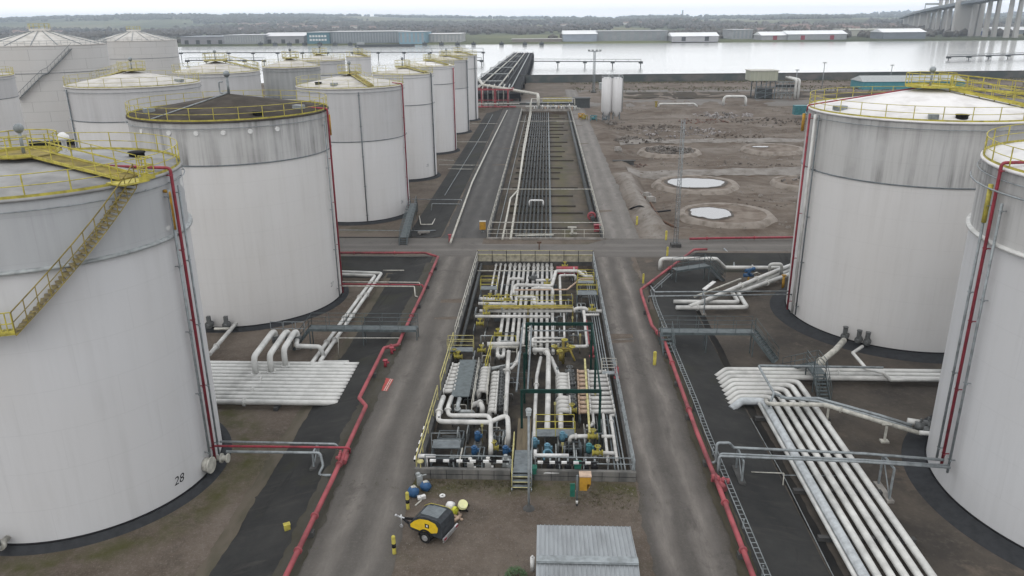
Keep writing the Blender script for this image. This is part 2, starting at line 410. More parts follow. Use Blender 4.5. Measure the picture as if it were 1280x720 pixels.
def sheet(name, pts_rows, mat, dz=.012):
    s = MB(); n = len(pts_rows[0])
    for row in pts_rows: s.v += [(x, y, (z if z is not None else height(x, y))+dz) for x, y, z in row]
    for j in range(len(pts_rows)-1):
        for i in range(n-1): s.f.append((j*n+i, j*n+i+1, (j+1)*n+i+1, (j+1)*n+i)); s.m.append(0); s.s.append(False)
    return struct(name, s, mat)
RC, RT, RE = (.092, .085, .077), (.160, .146, .132), (.042, .036, .026)
def strip(x0, x1, y0, y1, n=2, k=240):
    def rag(x, y, i):
        return x + (.26*mnoise.noise(V((x, y*.33, 2)))+.16*mnoise.noise(V((x, y*1.3, 6)))+.12*mnoise.noise(V((x, y*3.9, 8))))*(1 if i in (0, n) else 0)
    return [[(rag(x0+(x1-x0)*i/n, y0+(y1-y0)*j/k, i), y0+(y1-y0)*j/k, None) for i in range(n+1)] for j in range(k+1)]
    return [[(x0+(x1-x0)*i/n, y0+(y1-y0)*j/k, None) for i in range(n+1)] for j in range(k+1)]
sheet('road_west', strip(-12.4, -7.38, -20, 82.5), road_mat('road_west', 0, -9.6, 2.9, RC, RT, RE))
sheet('road_east', strip(5.2, 9.55, -20, 82.5), road_mat('road_east', 0, 7.2, 2.35, (.085, .078, .071), (.195, .176, .16), RE))
sheet('road_west_far', strip(-12.6, -7.05, 90.2, 236), road_mat('road_west_far', 0, -9.8, 3.2, (.062, .060, .058), (.095, .092, .088), (.042, .038, .031)), .014)
sheet('road_east_far', strip(7.05, 11.3, 90.2, 300), road_mat('road_east_far', 0, 9.2, 2.6, (.135, .126, .116), (.185, .172, .16), (.085, .077, .066)), .014)
sheet('cross_road', strip(-60, 90, 82.5, 90.2, 60, 3), road_mat('cross_road', 1, 86.3, 4.4, (.11, .102, .094), (.15, .139, .129), (.06, .052, .041), trackoff=1.1), .010)
sheet('bank_road', strip(-60, 260, 240, 261, 30, 3), road_mat('bank_road', 1, 250, 10, (.135, .125, .115), (.17, .158, .147), (.085, .076, .062)), .010)
sheet('river_track', strip(12, 260, 288, 297, 30, 2), road_mat('river_track', 1, 292, 4.5, (.14, .131, .12), (.18, .168, .155), (.085, .078, .062)), .010)
# asphalt lining of the bund slopes, laid on the slope itself
m, nt, b = _nt('bund_asphalt')
c = mixc(nt, ramp(nt, tex(nt, .22, detail=6, rough=.7), .38, .66), (.019, .0195, .0195), (.034, .034, .0325))
c = mixc(nt, math_(nt, 'MULTIPLY', ramp(nt, tex(nt, .7, (.25, 1.4, 1), 6, .7, dist=1.2), .54, .72), .55), c, (.052, .049, .044))
c = mixc(nt, math_(nt, 'MULTIPLY', ramp(nt, tex(nt, .16, detail=5), .57, .68), .5), c, (.034, .035, .019))
c = mixc(nt, math_(nt, 'MULTIPLY', ramp(nt, tex(nt, .5, (1, .12, 1), 5, .7, dist=2.5), .60, .68), .5), c, (.012, .012, .012))
nt.links.new(c, b.inputs['Base Color']); b.inputs['Roughness'].default_value = .9; b.inputs['Specular IOR Level'].default_value = .2; bump(nt, b, tex(nt, 6, detail=7, rough=.7), .3, .03)
MAT['bund_asphalt'] = m
def slope_strip(x0, x1, y0, y1, n, k): return [[(x0+(x1-x0)*i/n, y0+(y1-y0)*j/k, None) for i in range(n+1)] for j in range(k+1)]
sheet('bund_slope_west', slope_strip(-12.55, -17.0, 82.4, -20, 8, 60), m, .035)
sheet('bund_slope_west_end', slope_strip(-17.0, -70, 82.5, 77.8, 14, 8), m, .035)
sheet('bund_slope_west_far', slope_strip(-12.75, -17.6, 236, 90.6, 8, 90), m, .035)
sheet('bund_slope_west_far_end', slope_strip(-17.6, -70, 94.2, 90.5, 14, 6), m, .03)
s = MB()
def facet(a, b_, c, d, n, k):
    o = len(s.v)
    for j in range(k+1):
        for i in range(n+1):
            p = V(a).lerp(V(b_), i/n).lerp(V(d).lerp(V(c), i/n), j/k); s.v.append((p.x, p.y, p.z+.06))
    for j in range(k):
        for i in range(n): q = o+j*(n+1)+i; s.f.append((q, q+1, q+n+2, q+n+1)); s.m.append(0); s.s.append(False)
facet((10.05, -20, 0), (14.1, -20, -1), (14.1, 69.93, -1), (10.05, 70.8, 0), 4, 30)
facet((10.05, 70.8, 0), (14.1, 69.93, -1), (19.39, 80.2, -1), (16.95, 84.2, 0), 4, 8)
facet((16.95, 84.2, 0), (19.39, 80.2, -1), (75, 80.2, -1), (75, 84.2, 0), 4, 14)
struct('bund_slope_east', s, m)
# foot of the slopes: gutter on the east, a spill of dirt on the west
def rgn(y, sd): return mnoise.noise(V((y*.31, sd, 1)))+.6*mnoise.noise(V((y*1.1, sd, 3)))+.5*mnoise.noise(V((y*3.3, sd, 5)))
def ragrow(x0, x1, y, amp, sd): return [(x0+amp*rgn(y, sd), y, None), ((x0+x1)/2, y, None), (x1+amp*rgn(y, sd+5), y, None)]
sheet('toe_gutter', [ragrow(14.2, 14.75, 18+.3*k, .10, 3) for k in range(174)], weather('gutter_dark', (.014, .014, .014), (.03, .028, .025), .8, (1, .3, 1), rough=.9), .05)
sheet('toe_dirt', [ragrow(-17.3, -16.5, 79-.27*k, .16, 5) for k in range(184)], weather('toe_dirt', (.085, .072, .055), (.05, .046, .03), .9, (1, .4, 1), rough=.95), .055)
sheet('kerb_dirt', [ragrow(9.3, 10.2, 66-.25*k, .22, 9) for k in range(162)], weather('kerb_dirt', (.055, .047, .033), (.033, .031, .017), .9, (1, .4, 1), rough=.95), .07)
sheet('kerb_dirt_west', [ragrow(-12.9, -11.7, 80-.27*k, .26, 12) for k in range(201)], weather('kerb_dirt_west', (.052, .048, .04), (.035, .032, .02), .9, (1, .4, 1), rough=.95), .05)
pale = weather('bank_earth', (.185, .172, .158), (.12, .107, .094), .5, (1, 1, 1), .4, .65, .95, bmp=.3)
sheet('earth_bank_north', [[(x_, 133.2+.8*i+.5*mnoise.noise(V((x_*.3, i*.3, 4)))-1.2*math.sin(x_*.12), None) for i in range(8)] for x_ in [78-1.1*k for k in range(59)]], pale, .06)
sheet('yard_track', [[(x_, 169.5+.9*i+.6*mnoise.noise(V((x_*.2, i*.3, 6)))-1.5*math.sin(x_*.1), None) for i in range(8)] for x_ in [120-1.6*k for k in range(66)]], pale, .06)
sheet('dark_soil', [[(x_, 264+5.5*i+1.5*mnoise.noise(V((x_*.08, i*.7, 6))), None) for i in range(5)] for x_ in [260-6*k for k in range(40)]], weather('dark_soil', (.04, .034, .028), (.07, .06, .045), .08, (1, 2, 1), rough=.95), .04)
# pit and pipe-track floors
m2 = weather('pit_floor', (.028, .026, .024), (.066, .058, .047), .8, lo=.4, hi=.65, rough=.9, bmp=.3)
sheet('pit_floor', [[(-7.19, 38.7, -.8), (5.0, 38.7, -.8)], [(-7.19, 80.35, -.8), (5.0, 80.35, -.8)]], m2)
m3 = weather('track_floor', (.052, .045, .037), (.085, .068, .05), .35, (1, .5, 1), .4, .62, .9, bmp=.3)
nt = m3.node_tree; b = nt.nodes['Principled BSDF']
src = b.inputs['Base Color'].links[0].from_socket
nt.links.new(mixc(nt, math_(nt, 'MULTIPLY', ramp(nt, tex(nt, .2, (1, 1.6, 1), 5), .52, .62), .7), src, (.046, .043, .02)), b.inputs['Base Color'])
src = b.inputs['Base Color'].links[0].from_socket
geo = N(nt, 'ShaderNodeNewGeometry'); sx = N(nt, 'ShaderNodeSeparateXYZ'); nt.links.new(geo.outputs['Position'], sx.inputs[0])
mz = math_(nt, 'SUBTRACT', 1.0, math_(nt, 'DIVIDE', math_(nt, 'ABSOLUTE', math_(nt, 'SUBTRACT', sx.outputs[0], 2.7)), 1.6), True)
nt.links.new(mixc(nt, math_(nt, 'MULTIPLY', math_(nt, 'MULTIPLY', mz, ramp(nt, tex(nt, .25, (1, .5, 1), 5, .7), .3, .6)), .9), src, (.062, .056, .022)), b.inputs['Base Color'])
sheet('track_floor', [[(-6.75, 90.1, -.9), (6.75, 90.1, -.9)], [(-6.75, 227.3, -.9), (6.75, 227.3, -.9)]], m3)

# ------------------------------------------------------------------ sky, sun, haze
world = bpy.data.worlds.new('World'); scene.world = world; world.use_nodes = True
nt = world.node_tree; bg = nt.nodes['Background']
sky = N(nt, 'ShaderNodeTexSky', sky_type='NISHITA'); sky.sun_disc = False
SUN_EL, SUN_AZ = math.radians(48), math.radians(200)
sky.sun_elevation = SUN_EL; sky.sun_rotation = SUN_AZ; sky.air_density = 1.0; sky.dust_density = 4.0; sky.ozone_density = 1.0
# overcast: a high cloud sheet evens the blue out
tc = N(nt, 'ShaderNodeTexCoord'); mp = N(nt, 'ShaderNodeMapping'); mp.inputs['Scale'].default_value = (1, 1, 3.5); nt.links.new(tc.outputs['Generated'], mp.inputs[0])
no = N(nt, 'ShaderNodeTexNoise', Scale=2.2, Detail=5, Roughness=.6); nt.links.new(mp.outputs[0], no.inputs['Vector'])
cl = mixc(nt, ramp(nt, no.outputs['Fac'], .3, .7), (16.0, 16.2, 16.6), (18.5, 18.7, 19.0))
nt.links.new(mixc(nt, .86, sky.outputs[0], cl), bg.inputs['Color'])
bg.inputs['Strength'].default_value = .094
sun = bpy.data.lights.new('sun', 'SUN'); sun.energy = .5; sun.angle = math.radians(20); sun.color = (1, .96, .9)
so = bpy.data.objects.new('sun', sun); COL.objects.link(so)
sd = V((math.sin(SUN_AZ)*math.cos(SUN_EL), math.cos(SUN_AZ)*math.cos(SUN_EL), math.sin(SUN_EL)))
so.rotation_euler = sd.to_track_quat('Z', 'Y').to_euler(); so.location = (0, -50, 120)
hz = MB(); hz.box2((-9500, -310, -12), (9500, 7600, 112))
m = bpy.data.materials.new('haze'); m.use_nodes = True; nt = m.node_tree
for n in list(nt.nodes):
    if n.type == 'BSDF_PRINCIPLED': nt.nodes.remove(n)
pv = N(nt, 'ShaderNodeVolumePrincipled'); pv.inputs['Color'].default_value = (.76, .87, 1.0, 1); pv.inputs['Density'].default_value = .00013
nt.links.new(pv.outputs[0], nt.nodes['Material Output'].inputs['Volume'])
HAZE = struct('haze', hz, m, 'stuff')
scene.view_settings.view_transform = 'Standard'; scene.view_settings.look = 'None'; scene.view_settings.gamma = 1; scene.view_settings.use_curve_mapping = False
scene.view_settings.exposure = 0.0
scene.cycles.volume_bounces = 0; scene.cycles.max_bounces = 6; scene.cycles.use_denoising = True
# ------------------------------------------------------------------ storage tanks
def ringpts(c, r, z, n, a0=0, a1=2*PI, closed=True):
    m = n if closed else n+1
    return [(c[0]+r*math.cos(a0+(a1-a0)*k/n), c[1]+r*math.sin(a0+(a1-a0)*k/n), z) for k in range(m)]
SH = {}
SH['fresh'] = shell_mat('tank_paint_fresh', (.52, .52, .525), (.33, .32, .31), .6)
SH['t28_low'] = shell_mat('tank_paint_pale', (.49, .495, .505), (.33, .33, .33), .75)
SH['t28_top'] = shell_mat('tank_paint_patched', (.36, .37, .38), (.23, .24, .25), .75, patch=.8)
SH['grey_top'] = shell_mat('tank_paint_grey_band', (.42, .42, .415), (.085, .085, .085), 1.1, lo=.45, hi=.62, topgrime=(18.6, 3.4, .75))
SH['grey_top_mild'] = shell_mat('tank_paint_streaked', (.42, .42, .425), (.27, .265, .26), .8, lo=.42, hi=.62)
SH['white_low'] = shell_mat('tank_paint_white', (.53, .525, .52), (.35, .34, .325), .6)
SH['lined'] = shell_mat('tank_paint_lined', (.46, .455, .445), (.36, .35, .34), .4, seam=2.2, seamd=.75)
SH['grubby_top'] = shell_mat('tank_paint_grubby', (.32, .33, .33), (.13, .135, .14), 1.0, lo=.36, hi=.62, topgrime=(18.8, 2.8, .6))
SH['roof_grey'] = weather('roof_grey', (.17, .17, .168), (.27, .27, .265), .5, lo=.35, hi=.62, rough=.7)
SH['roof_white'] = weather('roof_white', (.62, .61, .605), (.45, .43, .42), .5, lo=.5, hi=.78, rough=.6)
SH['roof_pale'] = weather('roof_pale', (.47, .455, .43), (.33, .315, .29), .6, lo=.45, hi=.7, rough=.7)
SH['roof_dark'] = weather('roof_dark', (.048, .043, .038), (.085, .075, .065), .7, lo=.4, hi=.7, rough=.9)
for k in SH: MAT[k] = SH[k]
def tank(name_label, cx, cy, r, H, z0=ZC, low='fresh', top='grey_top', split=.72, roof='roof_pale', rise=None, rail='yellow', group='storage tanks', ring=True, foot=True, apw=.7, bw=.09, seg=72, band='galv_dark', apron=True, gap=None, postmat='yellow'):
    t = thing('storage_tank', name_label, 'tank', (cx, cy, z0), group); c = (cx, cy, z0); rise = rise or r*.17
    n = seg
    zs = H*split
    b = MB(); b.lathe(c, [(r, .28), (r, zs)] if top else [(r, .28), (r, H)], n); obj('shell', b, low, t)
    if top: b = MB(); b.lathe(c, [(r, zs), (r, H)], n); obj('upper_shell', b, top, t)
    b = MB(); b.lathe(c, [(r+.04, H-.12), (r+.10, H-.12), (r+.10, H+.02), (.05, H+rise)], n)
    obj('roof', b, roof, t)
    b = MB(); b.lathe(c, [(r+.0, zs-bw*.5-.01), (r+bw, zs-bw*.3), (r+bw, zs+bw*.3), (r+.0, zs+bw*.5+.01)], n)
    obj('stiffening_ring', b, band, t)
    if ring:
        b = MB(); b.tube([V(p) for p in ringpts((cx, cy), r+.16, z0+H*.97, n//2)], .03, 6, closed=True)
        for k in range(24): a = 2*PI*k/24; b.beam(V((cx+r*math.cos(a), cy+r*math.sin(a), z0+H*.97)), V((cx+(r+.16)*math.cos(a), cy+(r+.16)*math.sin(a), z0+H*.97)), .04, .04)
        obj('spray_pipe', b, 'galv', t)
    if foot:
        b = MB(); b.lathe(c, [(r+apw, -.02), (r+apw*.75, .16), (r+.12, .27), (r+.02, .27)] if apron else [(r+.35, -.02), (r+.3, .25), (r+.02, .27)], n); obj('foundation', b, 'pad_dark', t)
        b = MB(); b.lathe(c, [(r+.005, .27), (r+.10, .28), (r+.10, .34), (r+.005, .34)], n); obj('bottom_rim', b, 'black', t)
    if rail:
        b = MB(); P = [V(p) for p in ringpts((cx, cy), r-.02, z0+H, max(16, n//2))]
        for z in (1.1, .58): b.tube([p+V((0, 0, z)) for p in P], .023, 5, closed=True)
        np_ = max(12, int(2*PI*r/1.9))
        for k in range(np_):
            a = 2*PI*k/np_; q = V((cx+(r-.02)*math.cos(a), cy+(r-.02)*math.sin(a), z0+H)); b.tube([q, q+V((0, 0, 1.1))], .034, 4, caps=False)
        b.lathe(c, [(r+.0, H+.02), (r+.01, H+.16)], n); b.lathe(c, [(r-.01, H+.16), (r-.02, H+.02)], n)
        obj('roof_railing', b, rail, t)
    t['r'] = r; t['H'] = H
    return t
def T_info(t): o = ORG[t.name]; return o.x, o.y, o.z, t['r'], t['H']
def ang_to(t, px, py, off=0.0):
    cx, cy, z0, r, H = T_info(t); p = on_cyl(px, py, cx, cy, r+off); return math.atan2(p.y-cy, p.x-cx), p.z
def downpipe(t, px, py, name, mat, rad, off=.25, ztop=None, zbot=.6, a=None, overtop=False, top_in=1.2, brackets=True):
    cx, cy, z0, r, H = T_info(t)
    if a is None: a, _ = ang_to(t, px, py, off)
    u = V((math.cos(a), math.sin(a), 0)); C = V((cx, cy, z0))
    zt = ztop if ztop is not None else H-.4
    pts = [C+u*(r+off)+V((0, 0, zbot)), C+u*(r+off)+V((0, 0, zt))]
    if overtop: pts += [C+u*(r-top_in)+V((0, 0, zt+.12))]
    b = MB(); b.tube(pts, rad, 8, bend=rad*2.5)
    if brackets:
        tv = V((-u.y, u.x, 0))
        k = max(2, int((zt-zbot)/3.2))
        for i in range(k):
            z = zbot+.8+(zt-zbot-1.2)*i/(k-1)
            q = C+u*(r+off)+V((0, 0, z)); b.beam(q-tv*.16, q+tv*.16, .08, .05); b.beam(q, C+u*r+V((0, 0, z)), .05, .05)
    return obj(name, b, mat, t)
def roof_bits(t, items, rise=None):
    """manholes and vents on the cone: (angle, fraction of radius, kind)"""
    cx, cy, z0, r, H = T_info(t); rise = rise or r*.17
    for a, f, kind in items:
        p = V((cx+r*f*math.cos(a), cy+r*f*math.sin(a), z0+H+rise*(1-f))); b = MB()
        if kind == 'manhole': b.lathe(p, [(.42, -.1), (.42, .25), (.48, .25), (.48, .32), (.01, .34)], 16); obj('manhole', b, 'black', t)
        elif kind == 'vent':
            b.lathe(p, [(.14, -.1), (.14, .7), (.32, .75), (.34, .95), (.12, 1.15), (.01, 1.18)], 12); obj('roof_vent', b, 'white_clean', t)
        elif kind == 'hatch': b.box((p.x, p.y, p.z+.2), (.9, .7, .35), a); obj('hatch', b, 'galv', t)
def roof_walk(t, a, rise=None, w=.9, mat='yellow_moss', rmat=None, r0=.0, both=True, plat=1.5, mast=True):
    """apex platform with railing and a railed walkway down the cone to the rim"""
    cx, cy, z0, r, H = T_info(t); rise = rise or r*.17
    C = V((cx, cy, z0)); u = V((math.cos(a), math.sin(a), 0)); tv = V((-u.y, u.x, 0)); rmat = rmat or ('yellow' if math.hypot(cx, cy) < 95 else 'yellow_pale')
    A = C+u*plat*.8+V((0, 0, H+rise*(1-plat*.8/r)+.22)); B = C+u*(r-.15)+V((0, 0, H+.2))
    b = MB(); b.beam(A, B, w, .06); 
    for k in range(8): q = A.lerp(B, k/7); b.box((q.x, q.y, q.z-.14), (.07, .07, .26))
    obj('roof_walkway', b, mat, t)
    b = MB()
    for s in ((-1, 1) if both else (1,)): rail_line(b, [A+tv*(s*w/2), B+tv*(s*w/2)], 1.05, .025, 1.5, (.55,), kick=.15)
    obj('walkway_railing', b, rmat, t)
    b = MB(); zc = H+rise+.12
    b.lathe((cx, cy, z0), [(.01, zc), (plat, zc), (plat, zc-.06), (.01, zc-.06)], 10, smooth=False); obj('apex_platform', b, mat, t)
    b = MB(); P = [(cx+plat*math.cos(a+.45+k*(2*PI-.9)/9), cy+plat*math.sin(a+.45+k*(2*PI-.9)/9), z0+zc) for k in range(10)]
    rail_line(b, P, 1.05, .03, 1.2, (.55,), kick=.15); obj('platform_railing', b, rmat, t)
    if mast:
        b = MB(); b.tube([(cx, cy, z0+H+rise), (cx, cy, z0+H+rise+1.3)], .09, 8); b.ball((cx, cy, z0+H+rise+1.45), .26, 8); obj('apex_vent', b, 'galv', t)
def mark(t, text, px, py, size, mat='black'):
    cx, cy, z0, r, H = T_info(t); a0, z = ang_to(t, px, py)
    cu = bpy.data.curves.new('marking', 'FONT'); cu.body = text; cu.size = size; cu.align_x = 'CENTER'; cu.shear = .25
    tmp = bpy.data.objects.new('tmp', cu); COL.objects.link(tmp)
    dg = bpy.context.evaluated_depsgraph_get(); me = tmp.evaluated_get(dg).to_mesh()
    b = MB(); vs = []
    for v in me.vertices:
        a = a0 + v.co.x/r; vs.append((cx+(r+.012)*math.cos(a), cy+(r+.012)*math.sin(a), z+v.co.y))
    b.add(vs, [tuple(p.vertices) for p in me.polygons])
    bpy.data.objects.remove(tmp); o = obj('number_marking', b, mat, t); return o

# front tank on the west side, marked 28
T1 = tank('large pale tank marked 28 with a yellow outside stair, nearest on the west side', -27.93, 40.23, 7.63, 18.46, low='t28_low', top='t28_top', split=.815, roof='roof_grey', seg=128, rise=.9, apw=.6, bw=.2, band='pipe_grey')
a_top, z_top = ang_to(T1, 160, 212, .45); a_bot, z_bot = ang_to(T1, 22, 413, .45)
cx, cy, z0, r, H = T_info(T1)
b = MB(); hr = MB(); n = 34; zt = z0+H; pin = []; pout = []
for k in range(n):
    f = k/(n-1); a = a_bot+(a_top-a_bot)*f; z = z_bot+(zt-z_bot)*f
    u = V((math.cos(a), math.sin(a), 0)); tv = V((-u.y, u.x, 0)); q = V((cx, cy, z))+u*(r+.45)
    b.box(q, (.78, .27, .05), a); pout.append(V((cx, cy, z))+u*(r+.85)); pin.append(V((cx, cy, z))+u*(r+.08))
obj('stair_tread', b, weather('stair_rust', (.15, .125, .085), (.27, .22, .07), 5, rough=.8), T1)
st = MB(); st.tube([p-V((0, 0, .12)) for p in pout], .03, 4); st.tube([p-V((0, 0, .12)) for p in pin], .05, 4); obj('stair_stringer', st, 'yellow_moss', T1)
hr.tube([p+V((0, 0, 1.05)) for p in pout], .03, 6); hr.tube([p+V((0, 0, .55)) for p in pout], .022, 6)
for p in pout[::3]: hr.tube([p-V((0, 0, .1)), p+V((0, 0, 1.05))], .026, 4)
obj('stair_handrail', hr, 'yellow_moss', T1)
b = MB(); L = [(a_bot-.004-k*.03) for k in range(8)]
for a in L: u = V((math.cos(a), math.sin(a), 0)); b.box(V((cx, cy, z_bot-.05))+u*(r+.45), (.8, .26, .06), a)
rail_line(b, [V((cx, cy, z_bot))+V((math.cos(a), math.sin(a), 0))*(r+.85) for a in L], 1.05, .03, .9, (.5,), kick=.15)
obj('stair_landing', b, 'yellow', T1)
a_l = a_bot-.24; slope = (zt-z_bot)/(a_top-a_bot); a_g = a_l-(z_bot-z0-.1)/slope; n = 40
b = MB(); hr = MB(); pout = []
for k in range(n):
    f = k/(n-1); a = a_l+(a_g-a_l)*f; z = z_bot+(z0+.1-z_bot)*f; u = V((math.cos(a), math.sin(a), 0)); b.box(V((cx, cy, z))+u*(r+.45), (.78, .27, .05), a); pout.append(V((cx, cy, z))+u*(r+.85))
obj('lower_stair_tread', b, 'yellow_moss', T1)
hr.tube([p+V((0, 0, 1.05)) for p in pout], .03, 6); hr.tube([p+V((0, 0, -.1)) for p in pout], .04, 4)
for p in pout[::3]: hr.tube([p-V((0, 0, .1)), p+V((0, 0, 1.05))], .026, 4)
obj('lower_stair_handrail', hr, 'yellow_moss', T1)
roof_walk(T1, a_top+.06, .9, 1.2, plat=1.7)
b = MB(); u = V((math.cos(a_top), math.sin(a_top), 0)); b.box(V((cx, cy, zt+.12))+u*(r+.3), (1.3, 1.5, .08), a_top); q = V((cx, cy, zt+.16))+u*(r+.9); tv = V((-u.y, u.x, 0))
rail_line(b, [q+tv*.2, q+tv*1.1, q+tv*1.1-u*1.0], 1.05, .03, .4, (.35, .7), kick=.2); obj('stair_platform', b, 'yellow', T1)
for px, m_, rd in ((222, 'galv', .07), (228.5, 'pipe_dred', .085), (235, 'galv', .06)):
    a, _ = ang_to(T1, px-2, 300, .3); downpipe(T1, 0, 0, 'downpipe', m_, rd, .3, H-.8 if m_ == 'galv' else H+.25, .9, a, m_ == 'pipe_dred', 4.0)
b = MB(); a, _ = ang_to(T1, 214, 260, .3); u = V((math.cos(a), math.sin(a), 0)); b.tube([V((cx, cy, z0+H-.9))+u*(r+.02), V((cx, cy, z0+H-.9))+u*(r+.32), V((cx, cy, z0+H-3))+u*(r+.32)], .09, 8, .15); obj('foam_pourer', b, 'orange', T1)
roof_bits(T1, [(.65, .72, 'manhole'), (-2.35, .75, 'hatch'), (1.6, .5, 'vent')], .9)
mark(T1, '28', 224, 604, .72)
a, z = ang_to(T1, 257, 586, .0); u = V((math.cos(a), math.sin(a), 0)); p = V((cx, cy, z0+.95))+u*r
b = MB(); b.tube([p, p+u*.35], .42, 20); b.tube([p+u*.35, p+u*.45], .5, 20); obj('manway', b, 'pipe_cream', T1)
a, z = ang_to(T1, 266, 575, .0); u = V((math.cos(a), math.sin(a), 0)); p = V((cx, cy, z0+.8))+u*r
b = MB(); b.tube([p, p+u*.9], .17, 12); b.tube([p+u*.5, p+u*.62], .3, 14); b.tube([p+u*.9, p+u*1.0], .28, 14); obj('nozzle', b, 'pipe_cream', T1)
a, z = ang_to(T1, 12, 680, .0); u = V((math.cos(a), math.sin(a), 0)); p = V((cx, cy, z0+.7))+u*r; tv = V((-u.y, u.x, 0))
b = MB(); b.tube([p, p+u*1.6, p+u*1.9+tv*-2.5-V((0, 0, .2))], .16, 10, .3); b.tube([p+u*.5, p+u*.7], .3, 12); obj('outlet_pipe', b, 'pipe_cream', T1)
b = MB(); b.box(p+u*.9+V((0, 0, .35)), (.35, .35, .5)); b.tube([p+u*.9+V((0, 0, .7)), p+u*.9+V((0, 0, .76))], .25, 12); obj('outlet_valve', b, 'valve_grey', T1)

T2 = tank('large tank with dark brown cone roof and yellow guard rail', -29.07, 71.47, 8.71, 18.34, low='white_low', top='grey_top', split=.803, apw=.6, roof='roof_dark', seg=112, rise=1.5)
downpipe(T2, 411, 160, 'downpipe', 'pipe_dred', .09, .25, 18.45, .5, None, True, 1.5)
downpipe(T2, 406, 158, 'downpipe', 'galv', .06, .22, 17.5, .5)
a, _ = ang_to(T2, 407, 150); downpipe(T2, 0, 0, 'foam_pourer', 'orange', .12, .3, 17.9, 16.0, a+.02, False, 1, False)
roof_bits(T2, [(-2.5, .8, 'hatch'), (-.25, .82, 'hatch'), (-.9, .86, 'manhole')], 1.5)
cx, cy, z0, r, H = T_info(T2)
b = MB(); p = V((cx, cy, z0+H+1.45)); b.tube([p, p+V((.0, 0, 1.7))], .12, 8); b.tube([p+V((0, 0, .1)), p+V((-.9, .2, .1)), p+V((-.9, .2, 1.1)), p+V((-.5, .1, 1.1))], .07, 8, .2); b.ball(p+V((0, 0, 1.8)), .3, 8); obj('apex_vent', b, 'galv', T2)
b = MB(); a = -2.0; b.tube([p+V((0, 0, .15)), V((cx+r*math.cos(a), cy+r*math.sin(a), z0+H+.15))], .06, 6); obj('roof_pipe', b, 'galv', T2)
for k in range(6):
    a, z = ang_to(T2, 176+34*k, 158); u = V((math.cos(a), math.sin(a), 0)); b = MB(); p = V((cx, cy, z0+H-.9))+u*(r-.02); b.tube([p, p+u*.10], .2, 14); obj('vent_cover', b, 'white_clean', T2)
for px in (265, 285):
    a, z = ang_to(T2, px, 400); u = V((math.cos(a), math.sin(a), 0)); p = V((cx, cy, z0+.75))+u*r
    b = MB(); b.tube([p, p+u*1.0], .16, 10); b.tube([p+u*.35, p+u*.75], .34, 12); b.box(p+u*.55+V((0, 0, .5)), (.3, .3, .6)); obj('outlet_valve', b, 'valve_grey', T2)
T3 = tank('streaky grey and white tank with a pale roof, third along the west road', -26.77, 107.8, 7.2, 17.85, low='fresh', top='grey_top_mild', split=.62, rail='yellow_pale', roof='roof_pale', seg=80, rise=1.4)
roof_walk(T3, -.95, 1.4, .8, plat=1.6); downpipe(T3, 505, 150, 'downpipe', 'pipe_dred', .09, .22, 18.0, .4, None, True, 1.2); downpipe(T3, 454, 200, 'downpipe', 'galv_dark', .07, .15, 17.4, .4)
roof_bits(T3, [(-2.2, .75, 'manhole'), (-1.7, .8, 'hatch')], 1.4)
T4 = tank('slim white tank with grey roof and a dark pipe, fourth along the west road', -24.41, 135.15, 5.13, 17.64, low='fresh', top='fresh', split=.72, rail='yellow_pale', roof='roof_pale', seg=64, rise=.9)
roof_walk(T4, -.5, .9, .7, plat=1.3); downpipe(T4, 540, 120, 'downpipe', 'galv_dark', .1, .2, 17.7, .4, None, True, 1.0)
T5 = tank('slim white tank with a bright roof, fifth along the west road', -23.93, 163.1, 5.1, 17.4, low='fresh', top='fresh', split=.8, rail='yellow_pale', roof='roof_white', seg=56, rise=.9)
roof_walk(T5, -.6, .9, .7, plat=1.2); downpipe(T5, 567, 100, 'downpipe', 'pipe_dred', .11, .2, 17.0, .4)
T6 = tank('slim tank with a streaked grey top, sixth along the west road', -24.01, 192.2, 5.1, 17.2, low='fresh', top='grey_top_mild', split=.62, rail='yellow_pale', roof='roof_pale', seg=56, rise=.8)
roof_walk(T6, -.6, .8, .7, plat=1.2); downpipe(T6, 584, 90, 'downpipe', 'galv_dark', .12, .2, 17.0, .4)
T7 = tank('slim white tank at the river end of the west row', -23.89, 217, 5.1, 17.15, low='fresh', top=None, split=.8, rail='yellow_pale', roof='roof_pale', seg=56, rise=.8)
roof_walk(T7, -.6, .8, .7, plat=1.2); downpipe(T7, 594, 90, 'downpipe', 'galv_dark', .12, .2, 17.0, .4)
for t, tx, px, py in ((T3, '26', 502.5, 254), (T4, '25', 534.5, 208), (T2, '27', 415, 358)): mark(t, tx, px, py, .6, 'galv_dark')
# tanks behind the west row
TC = tank('broad tank with two-tone shell and shallow pale cone behind the dark roofed tank', -52.5, 99.3, 7.84, 18.8, low='white_low', top='grey_top_mild', split=.79, rail='yellow_pale', roof='roof_pale', seg=88, rise=1.5, postmat='yellow_pale')
roof_walk(TC, 2.7, 1.5, .7, plat=1.6); downpipe(TC, 86, 130, 'downpipe', 'galv_dark', .09, .15, 18.5, .4); roof_bits(TC, [(-.2, .85, 'hatch')], 1.5)
TD = tank('tank with pale cone roof half hidden behind the dark brown roof', -51.74, 123.6, 6.44, 18.8, low='fresh', top='grey_top_mild', split=.6, rail='yellow_pale', roof='roof_pale', seg=72, rise=1.5); roof_walk(TD, .2, 1.5, .7, plat=1.8)
TE = tank('grubby tank with a mottled grey band round its top', -43.7, 135.7, 4.8, 18.8, low='fresh', top='grubby_top', split=.74, rail='yellow_pale', roof='roof_pale', seg=64, rise=1.3); roof_walk(TE, 2.2, 1.3, .7, plat=1.4)
